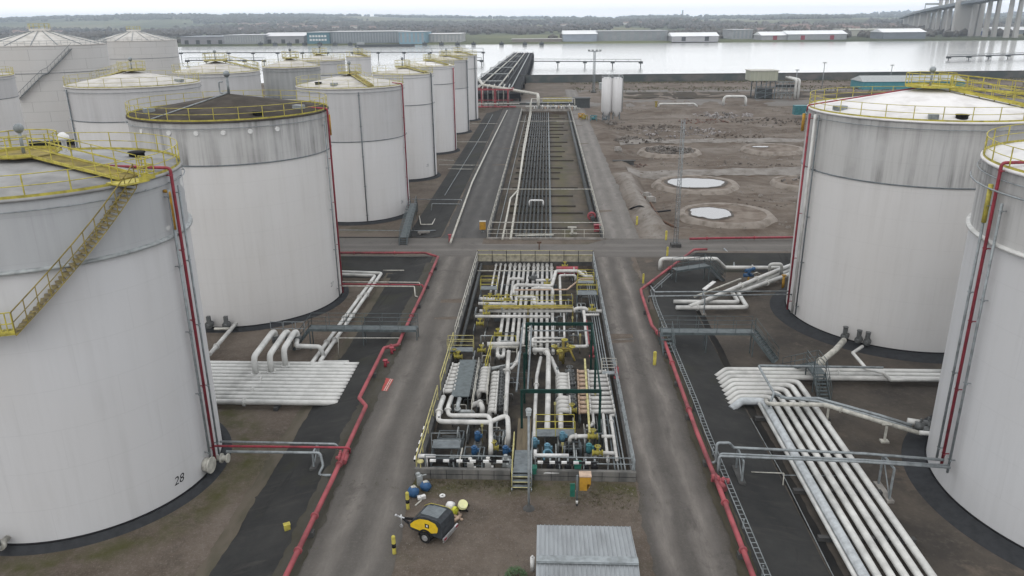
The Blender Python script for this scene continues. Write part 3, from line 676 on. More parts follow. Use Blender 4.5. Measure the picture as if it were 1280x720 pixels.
TF = tank('tank with grey band behind the mottled tank', -44.8, 157.7, 4.76, 18.8, low='fresh', top='grey_top_mild', split=.86, rail='yellow_pale', roof='roof_pale', seg=56, rise=1.1); roof_walk(TF, 2.2, 1.1, .7, plat=1.4)
TG = tank('small white tank against the river between the far roofs', -40.6, 172.3, 2.63, 18.8, low='fresh', top=None, rail='yellow_pale', roof='roof_pale', seg=40, rise=.5); roof_walk(TG, -.6, .5, .6, plat=1.0)
# the two big lined tanks and the one at the edge
def wide_tank(label, px, d, r, ztop, apex_py, low='lined'):
    q = at_y(px, 100, d); cx = q.x
    t = tank(label, cx, d, r, ztop, 0, low=low, top=None, roof='roof_pale', rail=None, seg=96, rise=r*.25, ring=False, foot=True)
    b = MB(); zc = ztop+r*.25
    b.lathe((cx, d, 0), [(2.2, zc-.6), (2.2, zc+.1), (.01, zc+.15)], 16); obj('apex_platform', b, 'roof_pale', t)
    b = MB(); rail_line(b, ringpts((cx, d), 2.2, zc+.1, 12), 1.1, .05, 2, (.55,), True); obj('platform_railing', b, 'yellow_pale', t)
    b = MB()
    for k in range(16):
        a = 2*PI*k/16; b.tube([(cx+2*math.cos(a), d+2*math.sin(a), zc-.3), (cx+r*math.cos(a), d+r*math.sin(a), ztop+.1)], .09, 4)
    obj('roof_rib', b, 'galv', t)
    b = MB(); rail_line(b, ringpts((cx, d), r, ztop, 60), 1.0, .03, 3, (.5,), True); obj('roof_railing', b, 'galv', t)
    return t
TA = wide_tank('biggest pale tank with horizontal seams and a long dark outside stair', 62, 182, 13.3, 20.6, 38)
TB = wide_tank('wide pale seamed tank further back towards the river', 177, 268, 13.0, 19.6, 41)
cx, cy, z0, r, H = T_info(TA)
b = MB(); hr = MB()
legs = [((24, 125), (53, 94)), ((53, 93), (60, 91)), ((60, 91), (88, 60))]
PTS = [on_cyl(px, py, cx, cy, r+.5) for px, py in ((24, 124), (53, 94), (60, 91), (89, 60))]
for p, q in zip(PTS[:-1], PTS[1:]):
    k = max(2, int((q-p).length/.35))
    for i in range(k): c_ = p.lerp(q, i/k); a = math.atan2(c_.y-cy, c_.x-cx); u = V((math.cos(a), math.sin(a), 0)); c2 = V((cx, cy, c_.z))+u*(r+.45); b.box(c2, (.7, .36, .08), a); hr.tube([c2+u*.45, c2+u*.45+V((0, 0, 1.1))], .03, 4) if i % 3 == 0 else None
    dens = [p.lerp(q, i/6) for i in range(7)]; dd = []
    for c_ in dens: a = math.atan2(c_.y-cy, c_.x-cx); dd.append(V((cx, cy, c_.z))+V((math.cos(a), math.sin(a), 0))*(r+.9))
    hr.tube([x+V((0, 0, 1.1)) for x in dd], .045, 5); b.tube([x-V((0, 0, .1)) for x in dd], .08, 5)
obj('outside_stair', b, 'galv_dark', TA); obj('stair_handrail', hr, 'galv_dark', TA)
TZ = tank('tank with a yellow rimmed roof cut off by the west edge, beside the biggest tank', at_y(-62, 100, 126).x, 126, 9.0, 17.6, -.5, low='white_low', top='grey_top_mild', split=.8, roof='roof_pale', seg=80, rise=1.4)
# east side
R1 = tank('large tank with black streaked grey band, white roof and yellow roof walkway', 32.08, 67.9, 9.36, 18.62, low='white_low', top='grey_top', split=.737, apw=1.5, roof='roof_white', seg=128, rise=1.75)
cx, cy, z0, r, H = T_info(R1)
roof_walk(R1, -.62, 1.75, 1.0, 'yellow', plat=1.9)
b = MB(); C = V((cx, cy, z0+H+1.0)); b.beam(C+V((1.2, .8, .75)), C+V((r+4, 2.5, -.5)), 1.0, .08); rail_line(b, [C+V((1.2, 1.3, .75)), C+V((r+4, 3.0, -.5))], 1.05, .032, 1.4, (.55,), kick=.15); rail_line(b, [C+V((1.8, .3, .75)), C+V((r+4, 2.0, -.5))], 1.05, .032, 1.4, (.55,), kick=.15); obj('link_walkway', b, 'yellow', R1)
b = MB(); a, _ = ang_to(R1, 1012, 148); u = V((math.cos(a), math.sin(a), 0)); b.tube([V((cx, cy, z0+H+1.9)), V((cx, cy, z0+H+.25))+u*(r+.25), V((cx, cy, z0+H-.3))+u*(r+.3)], .06, 8, .2); obj('roof_pipe', b, 'pipe_dred', R1)
for dpx, m_, rd, o_ in ((0, 'pipe_dred', .09, .42), (5, 'pipe_white', .12, .3), (9, 'galv_dark', .06, .25)):
    a, _ = ang_to(R1, 1008+dpx, 220, .1); downpipe(R1, 0, 0, 'downpipe', m_, rd, o_, H-.3, .6, a)
b = MB(); a, _ = ang_to(R1, 1008, 160, .1); u = V((math.cos(a), math.sin(a), 0)); b.tube([V((cx, cy, z0+H-.5))+u*(r+.42), V((cx, cy, z0+H-2.0))+u*(r+.42)], .13, 8); obj('foam_pourer', b, 'orange', R1)
roof_bits(R1, [(-1.72, .9, 'manhole'), (-2.85, .9, 'hatch'), (-1.95, .93, 'hatch')], 1.75)
for px, py in ((1060, 421), (1076, 426), (1086, 428)):
    a, z = ang_to(R1, px, py-4); u = V((math.cos(a), math.sin(a), 0)); p = V((cx, cy, z0+.75))+u*r
    b = MB(); b.tube([p, p+u*1.0], .15, 10); b.tube([p+u*.4, p+u*.75], .3, 12); b.box(p+u*.6+V((0, 0, .5)), (.28, .28, .6)); b.tube([p+u*.6+V((0, 0, .8)), p+u*.6+V((0, 0, .86))], .22, 10); obj('outlet_valve', b, 'valve_grey', R1)
R2 = tank('near tank with a thick white ring, cut off by the east edge', 32.85, 39.2, 9.85, 18.77, low='t28_low', top='grey_top', split=.797, apw=1.4, roof='roof_white', seg=144, rise=1.6, band='pipe_white', bw=.2)
cx, cy, z0, r, H = T_info(R2)
for px, m_, rd in ((1201, 'galv', .07), (1209, 'pipe_dred', .085), (1219, 'galv', .07)):
    a, _ = ang_to(R2, px, 420, .3); downpipe(R2, 0, 0, 'downpipe', m_, rd, .3, H-1.6 if m_ == 'galv' else H+.3, 1.7, a, m_ == 'pipe_dred', 3.5)
a, _ = ang_to(R2, 1237, 240, .3); b = MB(); u = V((math.cos(a), math.sin(a), 0)); b.tube([V((cx, cy, z0+H-.9))+u*(r+.3), V((cx, cy, z0+H-2.9))+u*(r+.3)], .12, 8); obj('foam_pourer', b, 'yellow', R2)
b = MB(); b.tube([V((cx, cy, z0+H-1.1))+V((math.cos(x), math.sin(x), 0))*(r+.4) for x in [2.6+k*.1 for k in range(10)]], .05, 6); obj('spray_ring', b, 'galv', R2)
roof_bits(R2, [(2.9, .8, 'vent'), (-2.9, .88, 'hatch')], 1.6)
# ------------------------------------------------------------------ pipework beside the roads
def W(p): return V(p) if isinstance(p, V) else at(*p)
def pipe(label, mat, r, pts, bend=None, n=8, group=None, fl=(), name='pipe', cat='pipe', caps=True):
    b = MB(); P = [W(p) for p in pts]; b.tube(P, r, n, bend=(r*3 if bend is None else bend))
    for i, f in fl:                          # flanges part way along a run
        q = P[i].lerp(P[i+1], f); d = (P[i+1]-P[i]).normalized(); b.tube([q-d*.06, q+d*.06], r*1.55, 12)
    return single(name, b, mat, label, cat, group)
def rotz(u): return math.atan2(u.y, u.x)
def trestle(p, w, d, foot=True, mat='galv', label=None, group=None, zg=None):
    """portal under pipes: p is the top middle, w its width along d"""
    p = W(p); d = V(d).normalized(); zg = height(p.x, p.y) if zg is None else zg
    t = thing('pipe_support', label, 'pipe support', (p.x, p.y, zg), group); b = MB()
    a, c = p-d*w/2, p+d*w/2
    b.beam(a, c, .1, .1); b.beam((a.x, a.y, zg), a, .1, .1); b.beam((c.x, c.y, zg), c, .1, .1); b.beam((a.x, a.y, zg+.2), c, .05, .05)
    obj('frame', b, mat, t)
    b = MB(); b.box((p.x, p.y, zg+.06), (w+.5, .4, .2), rotz(d)); obj('footing', b, 'concrete' if foot else 'concrete_dark', t)
    return t

# red fire mains
redw = [(350, 735, .5), (415, 600, .5), (442.5, 540, .5), (457.5, 507.5, .5), (449, 497.5, .5), (480, 435, .5), (497.5, 431, .5), (504, 416, .5), (527.5, 367.5, .5), (547.5, 321, .5)]
pipe('pinkish red fire main with two kinks along the kerb of the west road', 'pipe_red', .135, redw, .3, 10, fl=[(0, .3), (0, .62), (1, .3), (5, .5), (7, .4), (8, .5)], cat='fire main')
pipe('straight red fire main along the cross road beside the dark roofed tank', 'pipe_red', .125, [(546, 320.5, .45), (531, 316, .45), (405, 316, .45)], .3, 10, fl=[(1, .3), (1, .7)], cat='fire main')
pipe('faded pink fire main beside the far west road', 'pipe_cream', .13, [(563, 303, .5), (590, 228, .5), (617, 172, .5), (634, 138, .5)], .2, 8, cat='fire main', fl=[(0, .3)])
b = MB(); q = at(562.5, 303, 0); b.tube([q, q+V((0, 0, .9))], .16, 10); b.tube([q+V((0, 0, .5)), q+V((.35, 0, .5))], .1, 8); b.tube([q+V((0, 0, .9)), q+V((0, 0, .98))], .24, 10); single('fire_hydrant', b, 'pipe_red', 'red hydrant head at the south end of the faded pink main', 'hydrant')
rede = [(948, 737, .5), (912.5, 645, .5), (900, 612, .5), (871, 540, .5), (830, 425, .5), (815, 407, .5), (802, 367.5, .5), (801, 362, .5), (867.6, 312, .5), (884, 311.5, .5)]
pipe('red fire main with a chamfered bend along the kerb of the east road', 'pipe_red', .135, rede, .3, 10, fl=[(0, .5), (1, .5), (3, .2), (3, .7), (4, .5), (7, .5)], cat='fire main')
pipe('dark red fire main on the bank north of the cross road', 'pipe_dred', .14, [(862, 298.5, .4), (905, 297.5, .4), (1000, 296.5, .4)], .3, 8, fl=[(0, .5), (1, .4)], cat='fire main')
for wl, side in ((redw, 'west'), (rede, 'east')):
    P = [W(p) for p in wl]; L = 0
    for a, c in zip(P[:-1], P[1:]):
        k = int((c-a).length/4.5)
        for i in range(k):
            q = a.lerp(c, (i+.5)/k); b = MB(); zz = height(q.x, q.y); b.box((q.x, q.y, (zz+.33)/2), (.5, .35, .33-zz+.04), rotz(c-a)+PI/2)
            single('sleeper_block', b, 'concrete_dark', 'dark concrete sleeper block under the %s red main' % side, 'sleeper', 'sleepers under the %s red main' % side)
b = MB(); q = at(433, 566, .5)
b.tube([q, q+V((0, 0, -.5))], .14, 10); b.tube([q+V((0, 0, -.1)), q+V((.05, -.9, -.1))], .17, 10); b.tube([q+V((0, -.5, .0)), q+V((-.5, -.55, .0))], .1, 8)
for k in range(4): b.tube([q+V((.02*k-.2, -.5-.22*k, .1)), q+V((.02*k-.2, -.5-.22*k, .45))], .07, 8)
single('hydrant_cluster', b, 'pipe_red', 'red valve cluster on the west main beside the tie lines of tank 28', 'hydrant')
b = MB(); q = at(897, 598, .5)
b.tube([q+V((-.1, .5, -.1)), q+V((.2, -.9, -.1))], .2, 10); b.tube([q+V((-.35, 0, -.1)), q+V((.5, 0, -.1))], .12, 8)
for k in range(4): b.tube([q+V((.25*k-.3, -.2-.12*k, 0)), q+V((.25*k-.3, -.2-.12*k, .35))], .08, 8)
single('hydrant_cluster', b, 'pipe_red', 'faded red valve cluster on the east main below the galvanised tie lines', 'hydrant')
for px, py, nm in ((490, 443, 'between the kinks'), (482, 459, 'just north of the red painted road marking')):
    b = MB(); q = at(px, py, 0); b.tube([q, q+V((0, 0, .55))], .12, 10); b.tube([q+V((0, 0, .4)), q+V((.3, 0, .4))], .09, 8); b.tube([q+V((0, 0, .55)), q+V((0, 0, .62))], .2, 10)
    single('fire_hydrant', b, 'pipe_dred', 'small dark red hydrant beside the west main %s' % nm, 'hydrant')
b = MB(); Q = [at(px, py, .03) for px, py in ((470, 487), (484, 489), (492, 474), (479, 472))]; b.poly(Q)
mk = single('road_marking', b, weather('red_road_paint', (.34, .05, .045), (.20, .07, .06), 3, lo=.45, hi=.7, rough=.8), 'red painted rectangle with pale stripes on the west road', 'road marking')
b = MB()
for f in (.68, .84): a, c = Q[0].lerp(Q[1], f), Q[3].lerp(Q[2], f); a2, c2 = Q[0].lerp(Q[1], f+.06), Q[3].lerp(Q[2], f+.06); b.poly([p+V((0, 0, .006)) for p in (a, a2, c2, c)])
obj('stripe', b, 'pipe_cream', mk, org=ORG[mk.name])
b = MB(); q = at(359, 660, .0); q.z = height(q.x, q.y)+.2; b.box(q+V((0, 0, .0)), (.30, .24, .3), .5); b.box(q+V((0, 0, .17)), (.34, .28, .05), .5); b.tube([q+V((-.08, 0, .19)), q+V((-.08, 0, .26)), q+V((.08, 0, .26)), q+V((.08, 0, .19))], .015, 5)
single('marker_box', b, 'yellow', 'small yellow box lying on the dark west slope', 'box')

# --- west compound pipe group
for i in range(12):
    y = 48.35+.585*i
    lab = {0: 'southernmost white pipe of the row behind tank 28', 11: 'northernmost full length white pipe of the row behind tank 28'}.get(i, '%s white pipe from the south in the row behind tank 28' % ORD[i])
    pipe(lab, 'pipe_white', .2, [V((-46, y, -.52)), V((-15.2, y, -.52)), V((-14.6, y, -.52))], 0, 10, 'white pipes ending at the west bund', fl=[(0, .62+.02*(i % 3)), (0, .8)] if i % 3 == 0 else ())
for k, (a, c, d, e) in enumerate((((436, 453, -.45), (399, 453.3, -.45), (477, 341.5, -.45), (405, 339, -.45)), ((431, 456.6, -.45), (388, 456.4, -.45), (469, 344.5, -.45), (405, 342.5, -.45)))):
    pipe(('outer' if k == 0 else 'inner')+' white pipe of the pair running north under the west walkway bridge', 'pipe_white', .17, [a, c, d, e], .4, 10, 'pair of white pipes by the dark roofed tank', fl=[(1, .2), (1, .45), (1, .7)])
for k, (a, c, d) in enumerate((((320, 469, -.5), (317, 444, 1.0), (340, 416, 1.0)), ((339.4, 466.5, -.5), (336.5, 440, 1.0), (356.5, 416, 1.0)), ((357, 458.7, -.5), (353, 434.4, 1.0), (367.6, 416, 1.0)))):
    base = W(a); top = V((base.x, base.y, 1.0)); e = W(d)
    t = thing('riser_pipe', 'white arched riser %s by the dark roofed tank' % ('nearest to tank 28' if k == 0 else 'in the middle of three' if k == 1 else 'nearest to the west walkway'), 'pipe', base, 'three white risers')
    b = MB(); b.tube([base, top, e, V((e.x+.1, e.y+.35, .95)), V((e.x+.1, e.y+.4, -.6))], .23, 10, .5); b.tube([base+V((0, 0, .05)), base+V((0, 0, .17))], .36, 14); obj('pipe', b, 'pipe_white', t)
    b = MB(); q = V((e.x+.1, e.y+.4, .3)); b.tube([q-V((0, 0, .3)), q+V((0, 0, .3))], .33, 10); b.tube([q, q+V((0, .7, 0))], .05, 6); obj('valve', b, 'valve_grey', t)
    b = MB(); rail_line(b, [q+V((-.5, .5, .2)), q+V((.5, .5, .2))], 1.1, .03, 1, (.5,)); obj('guard_rail', b, 'galv', t)
pipe('short white pipe linking the nearest riser to the pair of white pipes', 'pipe_white', .19, [(372, 420, .3), (370.5, 432.5, .3), (399.7, 433.5, .3), (404.5, 445, -.4)], .3, 10)
pipe('pale drain pipe slanting away from the foot of the dark roofed tank', 'pipe_white', .17, [(262, 443, -.5), (278, 424, -.5), (296, 403, -.4)], .3, 10, fl=[(0, .5)])
pipe('short cream cross pipe between the valves of the dark roofed tank', 'pipe_cream', .12, [(268, 411, -.3), (287, 411, -.3)], .2, 8)
# tie lines from tank 28
pipe('dark red tie line from tank 28 to the west fire main', 'pipe_dred', .07, [(268, 557.5, .9), (437, 559.5, .9), (437.5, 566, .4)], .2)
pipe('upper galvanised tie line beside tank 28 with a hooked end', 'galv', .07, [(275, 552, .95), (420, 555, .95), (423, 561, .6)], .25)
pipe('lower galvanised tie line beside tank 28 stepping down to the slope', 'galv', .08, [(283, 564.5, .95), (400, 566, .95), (404, 582, .2), (398, 594, -.1), (414, 594, .2)], .25)
trestle((394, 561, .82), 1.1, (0, 1, 0), False, label='galvanised pipe stand on the slope under the tie lines of tank 28')
pipe('dark red tie line from the dark roofed tank to the west main', 'pipe_dred', .07, [(428, 355, .8), (528, 356, .8), (530, 361, .45)], .2)
pipe('pale tie line with a square end beside the dark roofed tank', 'pipe_cream', .06, [(428, 357.5, .8), (518, 358, .8), (519, 370, .1), (522, 371, .2)], .15)
pipe('thin pale tie line furthest north beside the dark roofed tank', 'pipe_cream', .05, [(428, 352, .85), (524, 353, .85), (526, 358, .5)], .15)
pipe('thin pale pipe ending in mid slope north of the white pipe pair', 'pipe_cream', .06, [(479, 338, -.3), (505, 338, -.2)], .1)
pipe('thin pale frame pipe south of the west walkway', 'pipe_cream', .035, [(423, 446, -.9), (423, 422.5, .6), (500, 422.5, .6), (500, 432, 0)], .05, 6)

# --- walkways over the bunds
def walkway(label, a, c, w, zdeck, stairs=(), rail=True, mat='walk_steel', rot=None):
    """flat bridge from a to c with flights (end, run vector, drop)"""
    a, c = V(a), V(c); d = (c-a).normalized(); tv = V((-d.y, d.x, 0)); mid = (a+c)/2
    t = thing('walkway_bridge', label, 'walkway', (mid.x, mid.y, height(mid.x, mid.y)))
    b = MB(); b.beam(a, c, w, .05); obj('deck', b, 'walk_steel', t)
    b = MB()
    for s in (-1, 1): b.beam(a+tv*s*w/2-V((0, 0, .08)), c+tv*s*w/2-V((0, 0, .08)), .06, .2)
    obj('stringer', b, mat, t)
    n = max(2, int((c-a).length/3.0)+1)
    for i in range(n):
        q = a.lerp(c, i/(n-1))
        for s in (-1, 1): b = MB(); p = q+tv*s*w*.42; b.beam(p-V((0, 0, .1)), V((p.x, p.y, height(p.x, p.y)-.03)), .08, .08); obj('post', b, mat, t)
    for s in (-1, 1):
        b = MB(); rail_line(b, [a+tv*s*w/2, c+tv*s*w/2], 1.1, .025, 1.5, (.38, .74)); obj('handrail', b, mat, t)
    for q, run, drop in stairs:
        q, run = V(q), V(run); k = max(3, round(drop/.19)); sv = V((-run.y, run.x, 0)).normalized(); b = MB()
        for i in range(k): p = q+run*((i+.5)/k)-V((0, 0, drop*(i+1)/k)); b.box(p, (w*.9, .26, .04), rotz(sv))
        obj('stair_tread', b, mat, t)
        b = MB(); e = q+run-V((0, 0, drop))
        for s in (-1, 1):
            b.beam(q+sv*s*w/2, e+sv*s*w/2, .05, .22); rail_line(b, [q+sv*s*w/2, e+sv*s*w/2], 1.0, .025, 1.3, (.5,))
        obj('stair_rail', b, mat, t)
    return t
p, q = at(388, 409, .95), at(522, 409, .95)
walkway('grey railed walkway bridge over the west slope by the pair of white pipes', p, V((q.x, p.y, .95)), .9, .95, [(p, V((-1.5, 0, 0)), 1.9)])
p = V((9.75, at(818, 413, 1.1).y, 1.1))
walkway('grey railed walkway bridge with steps beside the yellow bollard on the east road', p+V((-.45, .0, 0)), V((16.8, p.y, 1.1)), .9, 1.1, [(p+V((0, -.45, 0)), V((0, -2.2, 0)), 1.1), (V((16.8, p.y, 1.1)), V((1.7, -1.2, 0)), 2.1)])
p = at(843, 337, 1.0)
walkway('blue grey walkway stepping over the chamfered bund corner', p, at(884, 331, 1.0), .9, 1.0, [(at(884, 331, 1.0), at(902, 350, -1)-at(884, 331, 1.0)-V((0, 0, (at(902, 350, -1)-at(884, 331, 1.0)).z)), 2.0)])
p = at(505, 297, .7); q = at(517, 262, -.2)
walkway('steel stair ramp up to the foot of the third tank on the west road', p, V((q.x, q.y, .7)), .9, .7, [(p, V((0, -1.0, 0)), .8), (V((q.x, q.y, .7)), V((-.2, 2.0, 0)), 1.6)])
p = at(1021, 463, .45)
walkway('galvanised step over with steep treads crossing the three straight white pipes', p+V((0, -.6, 0)), p+V((0, 1.2, 0)), .85, .45, [(p+V((0, -.6, 0)), V((0, -1.6, 0)), 1.45), (p+V((0, 1.2, 0)), V((-1.1, 2.2, 0)), 1.45)])
# thin lines of the far west compound
pipe('galvanised square pipe loop on the slope beside the third tank', 'galv', .05, [(515, 249, .2), (577, 249.5, .2), (577, 255, -.4)], .1, 6)
pipe('second galvanised pipe loop on the slope beside the third tank', 'galv', .05, [(539, 263, -.8), (540, 254.5, .1), (575, 255, .1)], .1, 6)
pipe('pale forked pipe lying on the slope by the steel stair ramp', 'pipe_cream', .07, [(524, 270, -.9), (526, 280.5, -.4), (540, 280.5, -.4), (546, 270, -.7)], .1, 6)
pipe('thin grey pipe along the cross road in front of the third tank', 'galv', .05, [(424, 287.5, -.2), (520, 288.5, -.2), (545, 288, -.2)], .1, 6)
pipe('thin pale pipe at the crest of the far west bund', 'galv', .06, [(556, 244, -.5), (600, 172, -.5), (616, 143, -.5)], .1, 6)
for k, (x0, y0, x1) in enumerate(((548, 200, 567), (549, 206, 600), (571, 177, 610), (589, 154, 622), (560, 211, 598))):
    pipe('pale cross pipe on the far west slope, %s along the slim tanks' % ORD[k], 'pipe_cream', .06, [(x0, y0, -.3), (x1, y0+.6, 0)], .1, 6, 'cross pipes on the far west slope')
b = MB(); q = at(530, 292, -.6); q.z = height(q.x, q.y); b.box(q+V((0, 0, .3)), (1.5, .5, .25)); b.box(q+V((-.5, 0, .1)), (.2, .4, .3)); b.box(q+V((.5, 0, .1)), (.2, .4, .3)); single('bench_box', b, 'concrete', 'pale box on two feet on the slope beside the steel stair ramp', 'box')

# --- east compound pipe group
yy = [54.55-.65*i for i in range(9)]
for i in range(3):
    pipe('straight white pipe running behind the near east tank, %s from the north' % ORD[i], 'pipe_white', .195, [V((13.0, yy[i]-.7, -.8)), V((13.9, yy[i], -.5)), V((47, yy[i], -.5))], .5, 10, 'straight white pipes on the east side', fl=[(1, .25)] if i == 1 else ())
for k in range(6):
    i = 3+k; x = 18.75-.66*k
    lab = 'white pipe bending south before the near east tank, %s' % ('outermost of the bends' if k == 0 else 'innermost of the bends' if k == 5 else ORD[k]+' from the outside')
    pipe(lab, 'pipe_white' if k < 5 else 'duct', .195 if k < 5 else .27, [V((13.0, yy[i]-.7, -.8)), V((13.9, yy[i], -.5)), V((x, yy[i], -.5)), V((x, 18, -.5))], .55, 10, 'white pipes bending south')
pipe('thin white pipe on the road side of the bending pipes', 'pipe_white', .12, [V((15.02, 49.0, -.5)), V((15.02, 18, -.5))], .1, 8)
pipe('thin cable conduit on the earth beside the bending pipes', 'galv', .025, [V((14.1, 47.5, -.85)), V((14.3, 40, -.85)), V((14.0, 18, -.85))], .1, 5)
for k, y in enumerate((47.5, 43.2, 38.9, 34.6)):
    b = MB(); b.box((16.9, y, -.86), (5.0, .3, .26)); single('sleeper_beam', b, 'concrete_dark', 'concrete sleeper beam under the bending white pipes', 'sleeper', 'sleepers under the bending pipes')
for k, x in enumerate((-19, -25, -31)):
    b = MB(); b.box((x, 51.5, -.86), (.3, 7.2, .26)); single('sleeper_beam', b, 'concrete_dark', 'concrete sleeper beam under the pipe row behind tank 28', 'sleeper', 'sleepers under the west pipe row')
pipe('grey pipe dropping over the bending white pipes from the straight ones', 'galv', .09, [(1104, 459.5, .5), (948, 457, .5), (967.6, 491.5, .5), (961, 508, -.1)], .2)
pipe('cream pipe rising over the bending pipes and descending to the near east tank', 'pipe_cream', .14, [(957, 500, -.2), (960, 505, .4), (1031, 506, .4), (1100, 527, .2), (1152, 542, .0)], .4, 10, fl=[(2, .3)])
pipe('grey pipe next to the cream pipe, descending to the near east tank', 'galv', .11, [(968, 492, .45), (983, 498, .45), (1022.6, 498, .45), (1100, 519.5, .3), (1140, 532, .1)], .4, 10)
pipe('second grey pipe alongside the cream pipe to the near east tank', 'galv', .09, [(975, 496.5, .45), (1022, 501.5, .45), (1100, 523, .3), (1140, 536, .1)], .4, 8)
for k, (px, py) in enumerate(((1036, 508, ), (1109, 530))):
    q = at(px, py, .3); b = MB(); zz = height(q.x, q.y); b.beam((q.x, q.y, zz), (q.x, q.y, .25), .12, .12); b.beam((q.x-.3, q.y, .25), (q.x+.3, q.y, .25), .12, .08); b.box((q.x, q.y, zz+.05), (.5, .4, .12)); single('pipe_stand', b, 'pipe_cream', 'cream T shaped pipe stand under the cream pipe, %s' % ('by the bends' if k == 0 else 'by the near east tank'), 'pipe support')
q = at(1150, 533, .1); t = thing('valve_group', 'cluster of flanged valves where the cream pipe meets the near east tank', 'valve', (q.x, q.y, ZC)); b = MB()
for dx, dy, r_ in ((0, 0, .3), (.6, .25, .28), (.3, -.5, .26), (1.1, -.1, .3)): p = q+V((dx, dy, 0)); b.tube([p+V((-.3, .1, 0)), p+V((.3, -.1, 0))], r_, 12); b.tube([p, p+V((0, 0, .55))], .07, 6)
obj('valve_body', b, 'valve_grey', t); b = MB()
for dx, dy in ((-.6, .5), (1.5, -.5)): p = q+V((dx, dy, .1)); b.tube([p, p+V((.7, -.25, 0))], .22, 12)
b.tube([q+V((-.4, -.8, 0)), q+V((2.0, -1.2, 0))], .14, 10); obj('pipe_stub', b, 'pipe_white', t)
pipe('fat cream outlet pipe from the valves of the streaked east tank', 'pipe_cream', .24, [(1055, 425.5, .1), (1045, 436.7, .1), (1024, 454, -.1), (1023, 461, -.7)], .5, 10, fl=[(1, .9)])
pipe('crooked white outlet pipe from the streaked east tank over the straight pipes', 'pipe_white', .13, [(1078, 433, 0), (1066, 441, 0), (1083, 461, 0), (1104, 466, 0), (1113, 475, -.5), (1185, 475, -.5)], .15, 8)
# over-bund white pipe etc at the chamfered corner
q = at(825, 337, 0)
pipe('white pipe rising from the east road and stepping over the red main', 'pipe_white', .21, [q, V((q.x, q.y, 1.2)), (895, 323.5, 1.2), (906, 334.5, -.3), (992, 334.7, -.3)], .45, 10, fl=[(3, .4)])
pipe('grey bent pipe on the dark north slope of the east compound', 'galv', .09, [(905, 310.6, .1), (917.5, 323.5, -.4), (917.5, 333, -.6)], .15)
pipe('thick white pipe lying on the compound floor, inner elbow of two', 'pipe_white', .2, [(842, 377, -.3), (923, 377.7, -.4), (915, 365, -.4), (990, 337, -.3)], .4, 10, fl=[(0, .5)])
pipe('thick white pipe lying on the compound floor, outer elbow of two', 'pipe_white', .21, [(845, 384.5, -.3), (934, 384, -.4), (922.6, 366, -.4), (992, 341, -.3)], .4, 10, fl=[(0, .3), (2, .5)])
pipe('thick white pipe slanting from the slope to the streaked east tank', 'pipe_white', .2, [(862, 383, -.2), (878, 377, .1), (969, 339, .1), (990, 331, .1)], .4, 10, fl=[(1, .5), (1, .72)])
pipe('thin cream pipe slanting up to the blue valve', 'pipe_cream', .1, [(868, 371, -.3), (926, 348.5, 0)], .2)
pipe('small inverted loop of white pipe beside the streaked east tank', 'pipe_white', .16, [(962, 341, -.2), (962, 330, 1.0), (977, 330, 1.0), (977, 342, -.2)], .35, 10)
q = at(936, 343, .2); t = thing('valve', 'blue motorised valve at the head of the thin cream pipe', 'valve', (q.x, q.y, ZC)); b = MB(); b.tube([q+V((-.5, 0, -.1)), q+V((.5, .15, -.1))], .2, 12); b.tube([q+V((0, 0, 0)), q+V((0, 0, .4))], .16, 10); obj('valve_body', b, 'blue', t)
b = MB(); b.tube([q+V((-.4, 0, .4)), q+V((.45, .2, .5))], .17, 10); b.ball(q+V((.5, .2, .55)), .2); obj('actuator', b, 'blue', t); b = MB(); b.beam(q+V((0, 0, -.2)), V((q.x, q.y, ZC)), .15, .15); obj('stand', b, 'orange', t)
pipe('thin pale pipe arching out of the blue valve', 'pipe_cream', .06, [(940, 343, .2), (946, 340, .6), (953, 345, -.4)], .3)
b = MB(); q = at(978.5, 360, ZC); b.tube([q, q+V((0, 0, 1.3))], .13, 8); b.box(q+V((0, 0, 1.35)), (.4, .3, .12)); single('marker_post', b, 'orange', 'orange yellow post at the foot of the streaked east tank', 'post')
b = MB(); a_, c_ = at(880, 362, -.6), at(893, 352, -.2); b.beam(a_, c_, .4, .1); b.beam(a_-V((0, 0, .3)), a_, .08, .08); single('pipe_cover', b, 'white_clean', 'bright white sloping trough end on the dark corner slope', 'trough')
pipe('upper galvanised tie line from the east road to the streaked tank', 'galv', .07, [(813, 357, .2), (818.7, 365, .9), (990, 364, .9)], .15)
pipe('lower galvanised tie line from the east road to the streaked tank', 'galv', .07, [(811, 377, .2), (811, 370.4, .9), (990, 368, .9)], .15)
trestle((880, 368.5, .8), 1.0, (0, 1, 0), label='galvanised pipe stand under the tie lines of the streaked east tank')
# tie lines of the near east tank
pipe('galvanised tie line with a raised hoop, running to the near east tank', 'galv', .08, [(888, 580, .4), (895, 577, .6), (896, 553.5, 1.7), (911.6, 553.5, 1.7), (917, 559.5, 1.3), (1080, 567, 1.3), (1180, 575, 1.3)], .2)
pipe('middle galvanised tie line to the near east tank', 'galv', .07, [(899, 588, .3), (900, 567, 1.25), (1080, 575, 1.25), (1186, 582, 1.25)], .2)
pipe('southernmost galvanised tie line to the near east tank', 'galv', .07, [(897, 592, .3), (898.7, 570, 1.25), (1080, 577.5, 1.25), (1188, 584.5, 1.25)], .2)
trestle((926, 569, 1.1), 1.4, (0, 1, 0), False, label='galvanised trestle on the dark east slope under the tie lines')
trestle((1111, 577, 1.1), 1.5, (0, 1, 0), label='galvanised trestle on a pale concrete foot beside the near east tank')
pipe('thin cream pipe frame on the slope west of the bending pipes', 'pipe_cream', .035, [(939, 590, -.5), (980, 591.5, -.5), (978.6, 607, -.95)], .05, 6)
